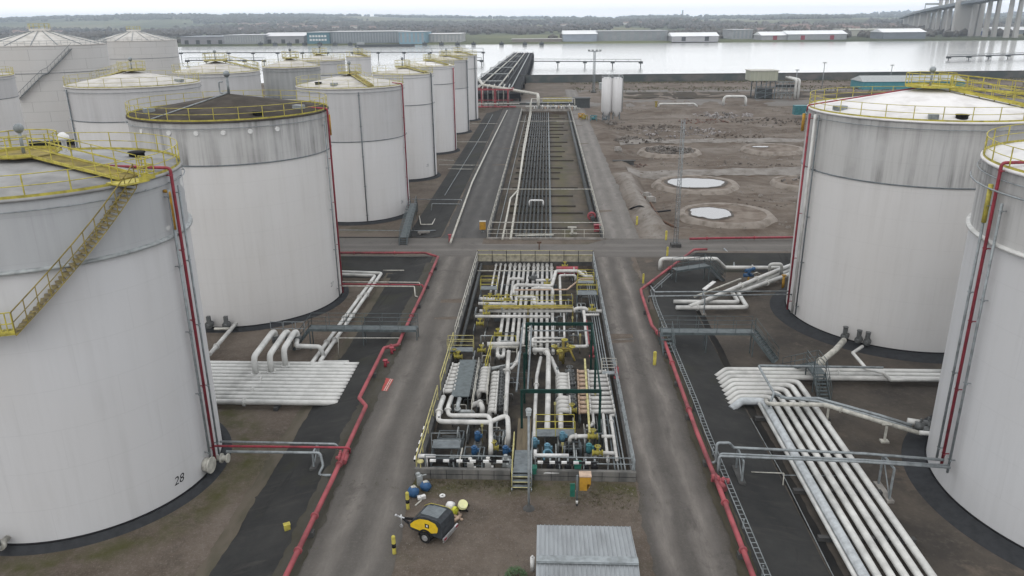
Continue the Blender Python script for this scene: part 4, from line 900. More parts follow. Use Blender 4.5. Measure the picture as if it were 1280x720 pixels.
pipe('thin grey earth rod line under the bending pipes', 'galv', .03, [(980, 594, -.7), (1070, 595, -.7)], .05, 6)
# cable ladder
lad = [at(px, py, .55) for px, py in ((968, 740), (884, 540), (869, 500), (819.5, 380), (815, 363), (839, 341.5))]
t = thing('cable_ladder', 'galvanised cable ladder running beside the east red main', 'cable ladder', (lad[1].x, lad[1].y, 0)); b = MB(); rb = MB(); ps = MB()
off = []
for i, p in enumerate(lad):
    d = (lad[min(i+1, len(lad)-1)]-lad[max(i-1, 0)]).normalized(); off.append(V((d.y, -d.x, 0)))
for i in range(len(lad)-1):
    for s in (-.18, .18): b.beam(lad[i]+off[i]*s*.8, lad[i+1]+off[i+1]*s*.8, .03, .06)
    k = max(1, int((lad[i+1]-lad[i]).length/.38))
    for j in range(k): q = lad[i].lerp(lad[i+1], j/k); o_ = off[i].lerp(off[i+1], j/k); rb.beam(q-o_*.14, q+o_*.14, .025, .025)
    k = max(1, int((lad[i+1]-lad[i]).length/3.5))
    for j in range(k): q = lad[i].lerp(lad[i+1], (j+.5)/k); pb = MB(); pb.beam((q.x, q.y, height(q.x, q.y)-.05), q, .07, .07); obj('post', pb, 'galv', t)
obj('side_rail', b, 'galv', t); tag(obj('rung', rb, 'galv', t), kind='stuff')

# --- bollards, boxes and pieces standing on the roads
def bollard(px, py, label, h=1.0, band=True, mat='yellow', r=.1):
    q = at(px, py, 0); q.z = max(0, height(q.x, q.y)) if q.y > 88 else 0
    t = thing('bollard', label, 'bollard', q, 'yellow bollards'); b = MB()
    if band:
        b.lathe(q, [(r, 0), (r, h), (r*.7, h+.05), (.005, h+.06)], 12); obj('post', b, mat, t)
        b = MB(); b.lathe(q, [(r, h*.38), (r*1.04, h*.38), (r*1.04, h*.62), (r, h*.62)], 12); obj('black_band', b, 'black', t)
    else: b.lathe(q, [(r, 0), (r, h), (r*.7, h+.05), (.005, h+.06)], 12); obj('post', b, mat, t)
bollard(493, 692, 'yellow bollard with black band nearest the shed, beside the compressor trailer'); bollard(510, 636, 'yellow bollard with black band beside the blue bags')
bollard(818, 456, 'yellow bollard at the foot of the east walkway steps', 1.05, False, r=.13); bollard(804, 354, 'yellow bollard at the point of the chamfered red main', .95, False)
bollard(834, 320, 'yellow bollard between the lattice mast and the white stepping pipe', 1.0, False, r=.12); bollard(832.5, 300, 'yellow bollard at the foot of the lattice mast, against the earth bank', 1.1, False, r=.13); bollard(796, 282, 'yellow bollard at the mouth of the bank by the far east road', 1.1, False, r=.13)
def cabinet(px, py, label, sz, mat, post=.8, top=None, name='control_box', cat='cabinet'):
    q = at(px, py, 0); t = thing(name, label, cat, q); b = MB(); c = q+V((0, 0, post+sz[2]/2))
    b.prism([(c.x-sz[0]/2, c.y-sz[1]/2, c.z-sz[2]/2), (c.x+sz[0]/2, c.y-sz[1]/2, c.z-sz[2]/2), (c.x+sz[0]/2, c.y+sz[1]/2, c.z-sz[2]/2), (c.x-sz[0]/2, c.y+sz[1]/2, c.z-sz[2]/2)], sz[2]); obj('body', b, mat, t)
    b = MB(); b.box(c+V((0, 0, sz[2]/2+.03)), (sz[0]+.06, sz[1]+.06, .05)); obj('lid', b, top or mat, t)
    b = MB(); b.box(c+V((0, -sz[1]/2-.012, 0)), (sz[0]*.8, .02, sz[2]*.8)); b.box(c+V((sz[0]*.28, -sz[1]/2-.035, 0)), (.04, .03, .12)); obj('door', b, mat, t)
    b = MB(); b.tube([q, q+V((0, 0, post+.05))], .06, 8); b.box(q+V((0, 0, .03)), (.3, .3, .06)); obj('stand', b, 'galv_dark', t)
    return t
cabinet(603.5, 290, 'yellow box on a post beside the west fence of the pipe track', (.75, .5, 1.0), 'orange', .35, 'pipe_cream')
# ------------------------------------------------------------------ the sunken manifold pit between the two roads
PX0, PX1, PY0, PY1, PZ = -7.25, 5.05, 38.6, 80.5, -.8
def wall(name, a, c, th, z0, z1, mat, label, cat='wall'):
    a, c = V(a), V(c); b = MB(); d = (c-a).normalized(); b.beam(V((a.x, a.y, (z0+z1)/2)), V((c.x, c.y, (z0+z1)/2)), th, z1-z0)
    return single(name, b, mat, label, cat)
wall('pit_wall', (PX0-.14, 38.5, 0), (PX0-.14, 80.4, 0), .26, -1, .12, 'concrete_dark', 'low dark concrete kerb wall along the west side of the manifold pit')
wall('pit_wall', (PX1+.12, 38.5, 0), (PX1+.12, 80.4, 0), .24, -1, .14, 'concrete_dark', 'low dark concrete kerb wall along the east side of the manifold pit')
wall('parapet_wall', (PX0-.2, 80.66, 0), (PX1+.2, 80.66, 0), .12, .05, .85, 'cream_wall', 'cream painted parapet at the cross road end of the manifold pit')
wall('retaining_wall', (PX0-.2, 80.58, 0), (PX1+.2, 80.58, 0), .2, -1, .05, 'concrete_dark', 'dark retaining wall below the cream parapet, where the long white pipes emerge')
for x0, x1, nm in ((PX0-.2, -1.95, 'west'), (-.55, PX1+.2, 'east')):
    t = thing('block_wall', 'dark stained concrete block wall at the shed end of the pit, %s of the steps' % nm, 'wall', ((x0+x1)/2, 38.4, 0)); b = MB(); b.box2((x0, 38.25, -.9), (x1, 38.5, .62)); obj('wall', b, weather('block_stain', (.075, .075, .072), (.145, .14, .13), 1.1, (1, 1, .3), .4, .62, .9), t)
    b = MB(); k = int((x1-x0)/.9)
    for i in range(1, k): b.box2((x0+(x1-x0)*i/k-.012, 38.235, 0), (x0+(x1-x0)*i/k+.012, 38.25, .6))
    b.box2((x0, 38.235, .30), (x1, 38.25, .32)); obj('joint', b, 'black', t)
def fence(label, pts, h, mat, nrails=(.55,), step=2.6, r=.035, postmat=None, kick=0, maxposts=100):
    P = [V(p) for p in pts]; t = thing('railing', label, 'railing', ((P[0]+P[-1])/2).to_tuple()[:2]+(P[0].z,))
    b = MB()
    for z in (h,)+tuple(nrails): b.tube([p+V((0, 0, z)) for p in P], r, 6)
    obj('rail', b, mat, t)
    for a, c in zip(P[:-1], P[1:]):
        k = max(1, round((c-a).length/step))
        for i in range(k+1): b = MB(); q = a.lerp(c, i/k); b.beam(q, q+V((0, 0, h)), .06, .06); obj('post', b, postmat or mat, t)
    return t
fence('pale yellow railing along the west edge of the manifold pit', [(PX0-.14, 80.4, .12), (PX0-.14, 58.5, .12)], 1.1, 'pipe_cream')
fence('yellow striped railing at the south west of the manifold pit', [(PX0-.14, 57.4, .12), (PX0-.14, 49.3, .12)], 1.1, 'yellow_pale')
fence('short yellow railing at the south west corner of the manifold pit', [(PX0-.14, 47.8, .12), (PX0-.14, 38.6, .12)], 1.1, 'yellow_pale')
fence('pale railing along the east edge of the manifold pit', [(PX1+.12, 80.4, .14), (PX1+.12, 38.5, .14)], 1.1, 'galv', (.4, .75))
fence('cream rail with black posts before the parapet at the cross road end', [(PX0-.1, 80.42, -.1), (PX1+.1, 80.42, -.1)], 1.45, 'yellow_pale', (.95,), 1.5, .03, 'black')
fence('grey rail along the top of the block wall, west of the steps', [(PX0+.4, 38.55, .62), (-1.95, 38.55, .62)], .75, 'galv', (), 1.4)
fence('grey rail along the top of the block wall, east of the steps', [(-.5, 38.55, .62), (PX1, 38.55, .62)], .75, 'galv', (.35,), 1.4)
def dash(label, a, c, n, h, w=.12):
    a, c = V(a), V(c); t = thing('bumper_bar', label, 'bumper bar', (a+c)/2); k = 2*n
    b = MB(); b.beam(a, c, w*.8, h*.8); obj('bar', b, 'black', t)
    for i in range(0, k, 2): b = MB(); b.beam(a.lerp(c, (i+.1)/k), a.lerp(c, (i+1)/k), w, h); obj('white_stripe', b, 'white_clean', t)
dash('black and white striped bumper bar over the block wall, west of the steps', (-6.6, 38.42, 1.1), (-2.0, 38.42, 1.1), 6, .12)
dash('black and white striped bumper bar over the block wall, east of the steps', (-.4, 38.42, 1.1), (3.0, 38.42, 1.1), 5, .12)
dash('black and white striped bar outside the south west corner of the pit', (PX0-.32, 39.0, .7), (PX0-.32, 43.4, .7), 5, .15)
dash('short black and white striped bar inside the south west corner', (PX0+.45, 44.0, .8), (PX0+.45, 45.8, .8), 3, .2)

# thirteen long pipes running the length of the pit
NX = [619.4, 625.3, 631.3, 637.6, 643.6, 649.6, 655, 660.4, 667.2, 672.5, 678, 683.8, 689.4]
for i, px in enumerate(NX):
    x = at(px, 335, -.2).x; thin = i < 3; e = at(600, 366, 0).y if thin else (at(600, 428, 0).y if i < 8 else at(600, 438, 0).y)
    b = MB(); r_ = .10 if thin else .145
    pipe('%s pipe from the west among the long white pipes of the pit' % ORD[i].replace('thirteenth', 'last').replace('first', 'first thin'), 'pipe_pit', r_, [V((x, 80.5, -.2)), V((x, e, -.2))], 0, 10, 'long white pipes of the pit', fl=[(0, .03), (0, .45+.03*(i % 4))] if i % 2 else [(0, .06)])
for k, y in enumerate((78.5, 74, 69.5, 65, 60.5)):
    b = MB(); b.box2((-4.6, y-.08, -.8), (1.2, y+.08, -.385)); single('sleeper_beam', b, 'galv_dark', 'dark steel sleeper under the long white pipes of the pit', 'sleeper', 'sleepers under the long pit pipes')
ZL = .55
loops = [
 ('white crank pipe low over the west end of the long pipes', 'pipe_pit', .17, [(634.8, 357, -.1), (635.5, 348.5, .45), (653, 348.5, .45), (653.5, 353, .0)]),
 ('biggest white pipe loop stepping across the long pipes to the north east corner', 'pipe_pit', .2, [(642, 368, .1), (643.5, 356, .7), (689.7, 357.6, .7), (695, 338.7, .75), (722, 338.7, .75), (732, 345.7, .6), (740, 345.5, .6), (740, 352, -.2)]),
 ('white goalpost pipe standing over the middle of the long pipes', 'pipe_pit', .17, [(664, 371, .1), (666, 360, .9), (691, 360.5, .9), (691, 373, .1)]),
 ('tan pipe crossing the long pipes and climbing to the north east', 'pipe_tan', .09, [(643, 362.5, .8), (709, 362, .8), (725, 349, .9), (741, 348.5, .9)]),
 ('white pipe frame east of the long pipes', 'pipe_pit', .15, [(701, 381.5, .2), (699.5, 344.3, .4), (720, 344, .4), (719, 352, -.3)]),
 ('short white cross pipe by the goalpost pipe', 'pipe_pit', .16, [(670, 350.6, .35), (691, 350, .35)]),
 ('thin grey cross rail near the parapet', 'pipe_cream', .07, [(597, 338.5, .2), (697, 338.5, .2), (732, 339, .2), (734, 345, .2)]),
 ('white header pipe west of the yellow catwalk', 'pipe_pit', .2, [(600, 373.5, .3), (641, 374.5, .3)]),
 ('second white header pipe west of the yellow catwalk', 'pipe_pit', .19, [(598, 379.5, .1), (645, 380.5, .1)]),
 ('white header pipe behind the yellow catwalk', 'pipe_pit', .19, [(646, 371, .5), (668, 371, .5), (668, 380, .3), (695, 380.5, .3)]),
 ('long white header pipe in front of the yellow catwalk with a hump', 'pipe_pit', .18, [(599.5, 388.8, .55), (715, 388.5, .55), (722, 385.2, .8), (731, 385.2, .8), (737, 389, .55), (752, 388.8, .55)]),
 ('second white header pipe in front of the yellow catwalk', 'pipe_pit', .16, [(594, 395.5, .5), (688, 395.8, .5)]),
 ('short white header stub by the east railing', 'pipe_pit', .13, [(731, 393.5, .4), (749, 393.5, .4)]),
 ('tall white pipe turning under the green gantry on the east side', 'pipe_pit', .16, [(729.4, 388, .7), (730.5, 395, .3), (734.5, 433, .2), (712, 433.2, .2)]),
 ('dusty pink pipe beside the tall white pipe under the gantry', 'pipe_red', .06, [(733, 400, .5), (736.5, 430, .4)]),
 ('white header pipe at the south end of the western long pipes', 'pipe_pit', .24, [(609, 430.5, .3), (649.5, 430, .3)]),
 ('second header pipe just below the southern header', 'pipe_cream', .18, [(611, 434, .1), (648, 433.5, .1)]),
 ('white rectangle pipe over the eastern long pipes, upper bar', 'pipe_pit', .11, [(666, 432, .3), (666, 422.8, .3), (705.5, 423, .3), (705, 392, .4)]),
 ('white rectangle pipe over the eastern long pipes, lower bar', 'pipe_pit', .11, [(665.5, 427.5, .45), (702, 427.2, .45)]),
 ('fat white pipe turning south under the gantry to the front pumps', 'pipe_pit', .22, [(665.6, 437.5, .5), (682, 437.5, .5), (685.6, 444, .5), (685, 500, .5), (684, 536, .4), (684, 545, -.5)]),
 ('fat white diagonal pipe under the gantry', 'pipe_pit', .2, [(688.5, 447, .3), (699.5, 472, .3), (701, 500, .25), (701, 541, .2)]),
 ('thin white pipe along the west side of the fat white pipe', 'pipe_pit', .15, [(676, 447, .3), (671, 470, .3), (669, 510, .3), (668, 547, .3)]),
 ('white hooked pipe by the west leg of the gantry', 'pipe_pit', .13, [(649, 441, .5), (646, 452, .5), (640, 460, .4), (629, 463, .4)]),
 ('grey white pipe slanting off the riser west of the gantry', 'pipe_grey', .16, [(650, 440, .3), (644, 455, .3), (614, 461, .3)]),
 ('white riser pipe between the western valve rows', 'pipe_pit', .18, [(636, 438, 1.3), (635, 452, .6), (633, 500, .5), (632, 520, .2)]),
 ('white U bend under the southern header, western one', 'pipe_pit', .17, [(622, 436, .1), (622, 446, .1), (629, 446, .1), (630, 437, .1)]),
 ('biggest L shaped white pipe in the south west corner', 'pipe_pit', .19, [(554.5, 496, 1.1), (550, 509, 1.0), (547, 527, .6), (612, 528, .6), (634.5, 518, .8), (635.5, 540, .7), (635, 562, -.5)]),
 ('second L shaped white pipe in the south west corner', 'pipe_pit', .17, [(564.5, 496, 1.1), (560, 509, 1.0), (560, 519.5, .7), (610, 519.5, .7), (613.5, 526, .7), (613.5, 560, .4), (613.5, 571, -.5)]),
 ('grey L shaped pipe in the south west corner', 'pipe_grey', .16, [(574.5, 498, 1.0), (571.5, 510, .8), (573, 514.5, .5), (591, 514.5, .5), (592, 522, -.4)]),
 ('white arch pipe bending out of the elbow row', 'pipe_pit', .2, [(590, 507, .3), (598, 503, .5), (603, 507, .5), (603, 520, -.2)]),
 ('thin white pipe along the east edge of the western valve rows', 'pipe_pit', .1, [(636, 470, .6), (632, 515, .6)]),
 ('white pipe hooking over the blue motor in the south east', 'pipe_pit', .15, [(712, 553, .1), (713, 545.5, .6), (735, 545.3, .6), (747, 545.5, .5)]),
 ('white pipe with yellow ends by the east railing', 'pipe_pit', .13, [(744, 572, .2), (745, 566.5, .6), (757, 566, .6), (768, 566.5, .6)]),
 ('slim white pipe dropping along the east edge, outer', 'pipe_pit', .12, [(768, 519, .5), (763, 519.5, .5), (767, 545, .4), (771, 575, .3)]),
 ('slim white pipe dropping along the east edge, inner', 'pipe_pit', .11, [(754, 518, .4), (756, 538, .3), (760, 577, .3)]),
 ('white cross pipe between the slim east pipes', 'pipe_pit', .13, [(752, 545.5, .4), (768, 545.5, .4)]),
 ('short white hook pipe south of the eastern stub row', 'pipe_pit', .11, [(741, 517, .4), (742, 528, .2), (739, 532.5, .2), (733, 532.5, .2)]),
 ('long white discharge pipe above the black pumps', 'white_clean', .12, [(668, 569, .75), (711, 569.3, .75)]),
 ('white discharge pipe by the green panel', 'white_clean', .12, [(669, 562, .9), (669, 574, .4)]),
]
for lab, mt, r_, pts in loops:
    r_ *= .86; pipe(lab, mt, r_, pts, r_*2.4, 10, fl=[(1, .3)] if len(pts) > 3 else ())
pipe('white arch frame at the foot of the block wall', 'white_clean', .05, [(680, 597, .05), (680, 591, .5), (700, 591, .5), (700, 597, .05)], .1, 6)
for k, (px, pz) in enumerate(((752.5, .9), (757, .7), (762, .5), (766, .4))):
    q = at(px-26, 400, pz); e = at(px+12, 540, pz); q2 = V((4.25+.18*k, 70, .1+.0*k))
    pipe('thin grey pipe along the east kerb of the pit, %s from the railing' % ORD[3-k], 'galv' if k % 2 else 'galv_dark', .05, [V((4.15+.2*k, 76, .1)), V((4.15+.2*k, 39.3, .1))], .1, 6, 'thin pipes along the east kerb')
for k, z in enumerate((-.3, .05)):
    pipe('dark pipe on the inner face of the west kerb, %s' % ('lower' if k == 0 else 'upper'), 'pipe_dark', .13, [V((PX0+.35, 79.5, z)), V((PX0+.35+.1*k, 56, z))], 0, 8, 'dark pipes by the west kerb')
# rows of short stub pipes
def stubs(px0, px1, rows, mat, r, z, label, group, name='pipe_stub'):
    for k, py in enumerate(rows):
        a, c = at(px0[0]+(px0[1]-px0[0])*k/max(1, len(rows)-1), py, z), at(px1[0]+(px1[1]-px1[0])*k/max(1, len(rows)-1), py, z); b = MB()
        b.tube([a, c], r, 10); 
        for e in (a, c): b.tube([e-V((.05, 0, 0)), e+V((.05, 0, 0))], r*1.45, 12)
        single(name, b, mat, label % ORD[k], 'pipe stub', group)
stubs((566, 555), (574, 568), [457, 461.5, 466, 470.5, 475, 479.5, 484.5, 489], 'pipe_pit', .17, .2, '%s white stub pipe from the north beside the grey western deck', 'stubs beside the grey deck')
stubs((735, 738), (757, 768), [465, 470.5, 475.5, 480.5, 486, 492, 498, 503.5, 509, 514.5], 'pipe_pit', .15, .3, '%s white stub pipe from the north in the row by the east railing', 'stubs by the east railing')
stubs((722, 724), (733, 736), [465, 470.5, 475.5, 480.5, 486, 492, 498, 503.5, 509, 514.5], 'pipe_tan', .15, .25, '%s rusty tan stub pipe from the north in the row under the gantry', 'tan stubs under the gantry')
# elbow rows
def elbows(c0, c1, n, dx, dz, r, z, mat, label, group):
    for k in range(n):
        f = k/max(1, n-1); a = at(c0[0]+(c1[0]-c0[0])*f, c0[1]+(c1[1]-c0[1])*f, z)
        b = MB(); b.tube([a+V((-dx*.5, 0, -.7)), a+V((-dx*.5, 0, 0)), a+V((dx*.6, -.08, -.05))], r, 10, r*2.2); b.tube([a+V((dx*.6-.05, -.08, -.05)), a+V((dx*.6+.07, -.08, -.05))], r*1.4, 12)
        single('pipe_elbow', b, mat, label % ORD[k], 'pipe elbow', group)
elbows((607, 460), (603, 487), 8, .5, .3, .17, .5, 'pipe_pit', '%s white elbow from the north in the row east of the grey deck', 'elbows east of the grey deck')
elbows((619.5, 466), (615.5, 512), 11, .34, .3, .165, .55, 'pipe_pit', '%s white elbow from the north in the row beside the dark valves', 'elbows beside the dark valves')
elbows((703, 468), (704, 485), 5, .7, .3, .18, .5, 'pipe_pit', '%s white elbow in the northern stack under the gantry', 'northern elbow stack')
elbows((704, 497), (705, 512), 4, .7, .3, .18, .5, 'pipe_pit', '%s white elbow in the southern stack under the gantry', 'southern elbow stack')
# valves: body, bonnet, handwheel
def valve(label, group, wheelmat, bodymat, r=.2, h=.55, along=(1, 0, 0), name='valve'):
    t = thing(name, label, 'valve', (0, 0, 0), group); d = V(along); b = MB()
    b.tube([d*-.3, d*.3], r*.75, 10); b.tube([d*-.32, d*-.24], r*1.15, 12); b.tube([d*.24, d*.32], r*1.15, 12); b.ball((0, 0, 0), r*1.05, 8); obj('valve_body', b, bodymat, t)
    b = MB(); b.tube([(0, 0, 0), (0, 0, h)], r*.3, 8); b.box((0, 0, h*.55), (r*.9, r*.9, h*.35)); obj('bonnet', b, bodymat, t)
    b = MB(); R_ = r*1.05; b.tube([(R_*math.cos(2*PI*k/12), R_*math.sin(2*PI*k/12), h) for k in range(12)], .03, 5, closed=True); b.beam((-R_, 0, h), (R_, 0, h), .03, .03); b.beam((0, -R_, h), (0, R_, h), .03, .03); obj('handwheel', b, wheelmat, t)
    return t
def remove(t):
    for c in list(t.children): bpy.data.objects.remove(c)
    bpy.data.objects.remove(t)
pv_ = valve('x', 'dark valves west of the elbow row', 'valve_grey', 'valve_grey', .23, .5)
for k in range(9):
    f = k/8; copy_thing(pv_, at(599.5-6*f, 459+34*f, -.05), '%s dark valve from the north beside the grey western deck' % ORD[k])
for k in range(12):
    f = k/11; c = copy_thing(pv_, at(628-3.5*f, 467+45*f, -.05), '%s dark valve from the north in the row under the riser pipe' % ORD[k]); c['group'] = 'dark valves under the riser pipe'
for k in range(5):
    f = k/4; c = copy_thing(pv_, at(712+3*f, 466+20*f, -.05), '%s dark valve beside the northern elbow stack' % ORD[k]); c['group'] = 'dark valves beside the elbow stacks'
for k in range(4):
    f = k/3; c = copy_thing(pv_, at(714+2*f, 497+15*f, -.05), '%s dark valve beside the southern elbow stack' % ORD[k]); c['group'] = 'dark valves beside the elbow stacks'
remove(pv_)
yv = valve('x', 'yellow valves of the manifold pit', 'yellow_valve', 'yellow_valve', .17, .45)
for px, py, z, lab in ((612.5, 373, .35, 'yellow valve at the west end of the upper white header'), (623, 373.5, .35, 'second yellow valve along the upper white header'), (634, 374, .35, 'yellow valve at the east end of the upper white header'),
        (609, 385, .6, 'yellow valve over the west end of the long header'), (608, 392, .6, 'yellow valve between the two headers before the catwalk'), (684, 354.5, .7, 'yellow valve on the biggest pipe loop'), (706, 332.5, 0, 'yellow valve under the parapet by the red hose box'),
        (740, 387, .7, 'yellow valve at the east end of the long header'), (600, 404.5, .2, 'yellow valve on the U bend west of the long pipes'), (622.5, 417.5, .1, 'yellow valve on the western long pipes'), (602, 438, .1, 'yellow valve north of the dark valves'),
        (747, 566, .65, 'yellow valve on the short white pipe by the east railing'), (741, 545.5, .65, 'yellow valve on the white pipe hooking over the blue motor'), (617, 560, .1, 'yellow valve south of the biggest L shaped pipe'), (568, 443, .0, 'yellow valve by the gap in the west railing'), (573, 446, .0, 'yellow valve at the head of the grey deck'), (715, 513, .35, 'yellow valve south of the southern elbow stack')):
    copy_thing(yv, at(px, py, z), lab)
remove(yv)
q = at(704, 440, .3); t = thing('valve_tree', 'tall cluster of yellow valves and branches under the green gantry', 'valve', (q.x, q.y, PZ)); b = MB()
b.tube([q+V((0, 0, -1)), q+V((0, 0, .9))], .12, 8); b.tube([q+V((-.7, 0, .3)), q+V((.7, -.3, .4))], .1, 8); b.tube([q+V((-.5, -.3, 0)), q+V((.7, .5, 0))], .1, 8); b.tube([q+V((.3, 0, .8)), q+V((.9, -.8, -.4))], .08, 8); b.tube([q+V((-.2, -.9, -.3)), q+V((-.2, -.9, .4))], .16, 10); obj('branch', b, 'yellow_moss', t)
for dx, dy, dz in ((-.7, 0, .5), (.7, -.3, .6), (.1, .1, 1.0), (.5, .5, .3), (-.3, -.9, .5)):
    b = MB(); c = q+V((dx, dy, dz)); b.tube([c+V((.22*math.cos(2*PI*k/12), .22*math.sin(2*PI*k/12), 0)) for k in range(12)], .04, 5, closed=True); b.beam(c-V((.22, 0, 0)), c+V((.22, 0, 0)), .05, .05); obj('handwheel', b, 'yellow', t)
# green gantry
FL, FR, BL, BR = at(652, 489, 3), at(750.5, 489, 3), at(658, 405, 3), at(740, 405, 3)
t = thing('steel_gantry', 'dark green steel portal gantry over the middle of the pit', 'gantry', ((FL.x+FR.x)/2, (FL.y+BL.y)/2, PZ))
def part(name, f, mat): b = MB(); f(b); obj(name, b, mat, t)
for a, c, w_, h_ in ((FL, FR, .13, .24), (BL, BR, .13, .24)): part('cross_beam', lambda b: b.beam(a, c, w_, h_), 'green_dark')
L2, B2 = at(659.5, 489, 2.9), at(664.5, 405, 2.9); L3, B3 = at(645.5, 489, 2.9), at(653.5, 405, 2.9)
for a, c in ((FR, BR), (L2, B2), (L3, B3)): part('side_beam', lambda b: b.beam(a, c, .11, .14), 'galv_dark' if a is not FR else 'green_dark')
for p in (FL, FR, BL, BR, FL.lerp(BL, .5), FR.lerp(BR, .5)): part('column', lambda b: b.beam((p.x, p.y, PZ), (p.x, p.y, p.z+.1), .15, .15), 'green_dark')
part('grey_tie_bar', lambda b: b.beam(BL-V((0, 0, .55)), BR-V((0, 0, .55)), .08, .08), 'galv')
# catwalks, decks and railings inside the pit
def deck(label, a, c, w, z, mat, railmat=None, legs=True, sides=(-1, 1), kick=None, lift=.0):
    a, c = V((a.x, a.y, z)), V((c.x, c.y, z)); d = (c-a).normalized(); tv = V((-d.y, d.x, 0)); mid = (a+c)/2
    t = thing('catwalk', label, 'catwalk', (mid.x, mid.y, PZ)); b = MB(); b.beam(a, c, w, .06); obj('deck', b, mat, t)
    k = max(2, int((c-a).length/3)+1)
    for i in range(k):
        for s in (-1, 1): q = a.lerp(c, i/(k-1))+tv*s*w*.42; b = MB(); b.beam((q.x, q.y, PZ), (q.x, q.y, z-.03), .07, .07); obj('leg', b, mat, t)
    if railmat:
        for s in sides: b = MB(); rail_line(b, [a+tv*s*w/2, c+tv*s*w/2], 1.05, .028, 1.5, (.55,), kick=kick or 0); obj('railing', b, railmat, t)
    return t
deck('yellow edged catwalk spanning the pit across the long white pipes', at(604, 384.5, .9), at(716, 384, .9), .55, .9, 'yellow_moss', 'yellow', sides=(1,), kick=.12)
deck('yellow railed platform in the north east corner of the pit', at(721, 366, .7), at(746, 366, .7), 1.2, .7, 'galv_dark', 'yellow')
deck('small upper yellow platform beside the east railing', at(722, 352, 1.1), at(742, 352, 1.1), .9, 1.1, 'galv_dark', 'yellow')
deck('yellow railed step platform by the west railing of the pit', at(601, 360, .5), at(622, 360, .5), 1.0, .5, 'galv_dark', 'yellow')
deck('wide blue grey steel deck between the stub row and the dark valves', at(585, 450, .35), at(575, 496, .35), 1.25, .35, 'walk_steel')
deck('yellow railed platform in front of the fat white pipes', at(670, 541, .4), at(718, 541, .4), .9, .4, 'galv_dark', 'yellow')
deck('pale yellow railed catwalk at the gap of the west railing', at(560, 437, .3), at(592, 437, .3), .8, .3, 'galv_dark', 'yellow_pale')
deck('grey open deck in the south west corner of the pit', at(541, 555, .25), at(576, 555, .25), 1.0, .25, 'galv_dark', 'galv', sides=(-1,))
deck('narrow pale railed catwalk in the east of the pit', at(752, 466, .4), at(770, 466, .4), .5, .4, 'galv', 'pipe_cream')
b = MB(); a_, c_ = at(731, 449, .9), at(737, 541, .8); b.beam(a_, c_, .13, .1); b.beam((a_.x, a_.y, PZ), a_, .08, .08); b.beam((c_.x, c_.y, PZ), c_, .08, .08); single('cable_tray', b, 'yellow_pale', 'long pale yellow cable tray between the tan and white stubs', 'cable tray')
fence('thin yellow railing round the valves below the southern header', [at(607, 470, -.2), at(616, 437, -.2), at(645, 437, -.2)], 1.2, 'yellow', (.6,), 1.6, .03)
for px0, py0, px1, py1, nm in ((590, 520, 599, 462, 'between the grey deck and the elbows'), (609, 505, 612, 470, 'east of the first elbow row')):
    fence('thin grey railing %s' % nm, [at(px0, py0, .3), at(px1, py1, .3)], 1.0, 'pipe_cream', (.5,), 1.6, .025)
# central walkway and steps at the shed end
t = thing('entry_steps', 'brown timber walkway and grey steps entering the pit by the lamp post', 'steps', (-1.25, 38.5, 0)); b = MB(); b.box2((-1.7, 40.6, .33), (-.85, 44.8, .4)); obj('timber_deck', b, weather('old_timber', (.115, .092, .058), (.07, .058, .04), 1.5, (4, .5, 1), rough=.9), t)
b = MB(); b.box2((-1.75, 38.2, .5), (-.75, 40.6, .56)); obj('grating', b, 'galv_dark', t)
for i in range(3): b = MB(); b.box2((-1.78, 37.25+.32*i, .12+.14*i), (-.72, 37.55+.32*i, .16+.14*i)); b.box2((-1.78, 37.24+.32*i, .155+.14*i), (-.72, 37.30+.32*i, .165+.14*i), 1); obj('step', b, ['galv_dark', 'yellow_pale'], t)
for x in (-1.8, -.7):
    b = MB(); b.beam((x, 37.1, .05), (x, 38.3, .52), .05, .22); obj('stringer', b, 'galv', t)
    b = MB(); b.tube([(x, 37.2, .1), (x, 37.2, 1.1), (x, 38.3, 1.6), (x, 41, 1.6), (x, 41, .5)], .03, 6, .1); b.tube([(x, 38.3, .5), (x, 38.3, 1.6)], .03, 6); b.tube([(x, 37.2, .6), (x, 38.3, 1.08), (x, 41, 1.08)], .022, 6); obj('handrail', b, 'yellow_pale' if x < -1 else 'galv', t)
for px, py, lab in ((700, 455, 'dark open valve skid'),):
    pass
# pumps and motors along the front
pm = thing('pump', 'x', 'pump', (0, 0, 0), 'black pumps by the block wall'); b = MB(); b.lathe((0, 0, 0), [(.01, 0), (.26, .02), (.26, .12), (.2, .18), (.2, .62), (.14, .75), (.01, .78)], 14); b.tube([(0, 0, .35), (0, -.5, .3), (0, -.6, .05)], .09, 8, .15); obj('pump_body', b, 'black', pm)
b = MB(); b.tube([(0, 0, .7), (0, 0, 1.15)], .06, 8); b.tube([(0, -.02, .86), (0, -.10, .86)], .05, 8); obj('outlet', b, 'galv', pm)
for k in range(6): copy_thing(pm, V((.35+.52*k, 39.3, -.35)), '%s black pump from the steps under the white discharge pipe' % ORD[k])
remove(pm)
mm = thing('pump_motor', 'x', 'motor', (0, 0, 0)); b = MB(); b.tube([(0, 0, -.1), (0, 0, .4)], .16, 14); b.tube([(0, 0, .4), (0, 0, .47)], .19, 14); b.tube([(0, 0, .47), (0, 0, .55)], .1, 12)
for k in range(10): a = 2*PI*k/10; b.beam((.16*math.cos(a), .16*math.sin(a), 0), (.16*math.cos(a), .16*math.sin(a), .36), .03, .04)
obj('motor_body', b, 'blue_pale', mm); b = MB(); b.box((.24, 0, .25), (.14, .16, .2)); obj('terminal_box', b, 'blue_pale', mm); b = MB(); b.box((0, 0, -.35), (.5, .5, .1)); b.tube([(0, 0, -.35), (0, 0, -.1)], .12, 10); obj('motor_base', b, 'valve_grey', mm)
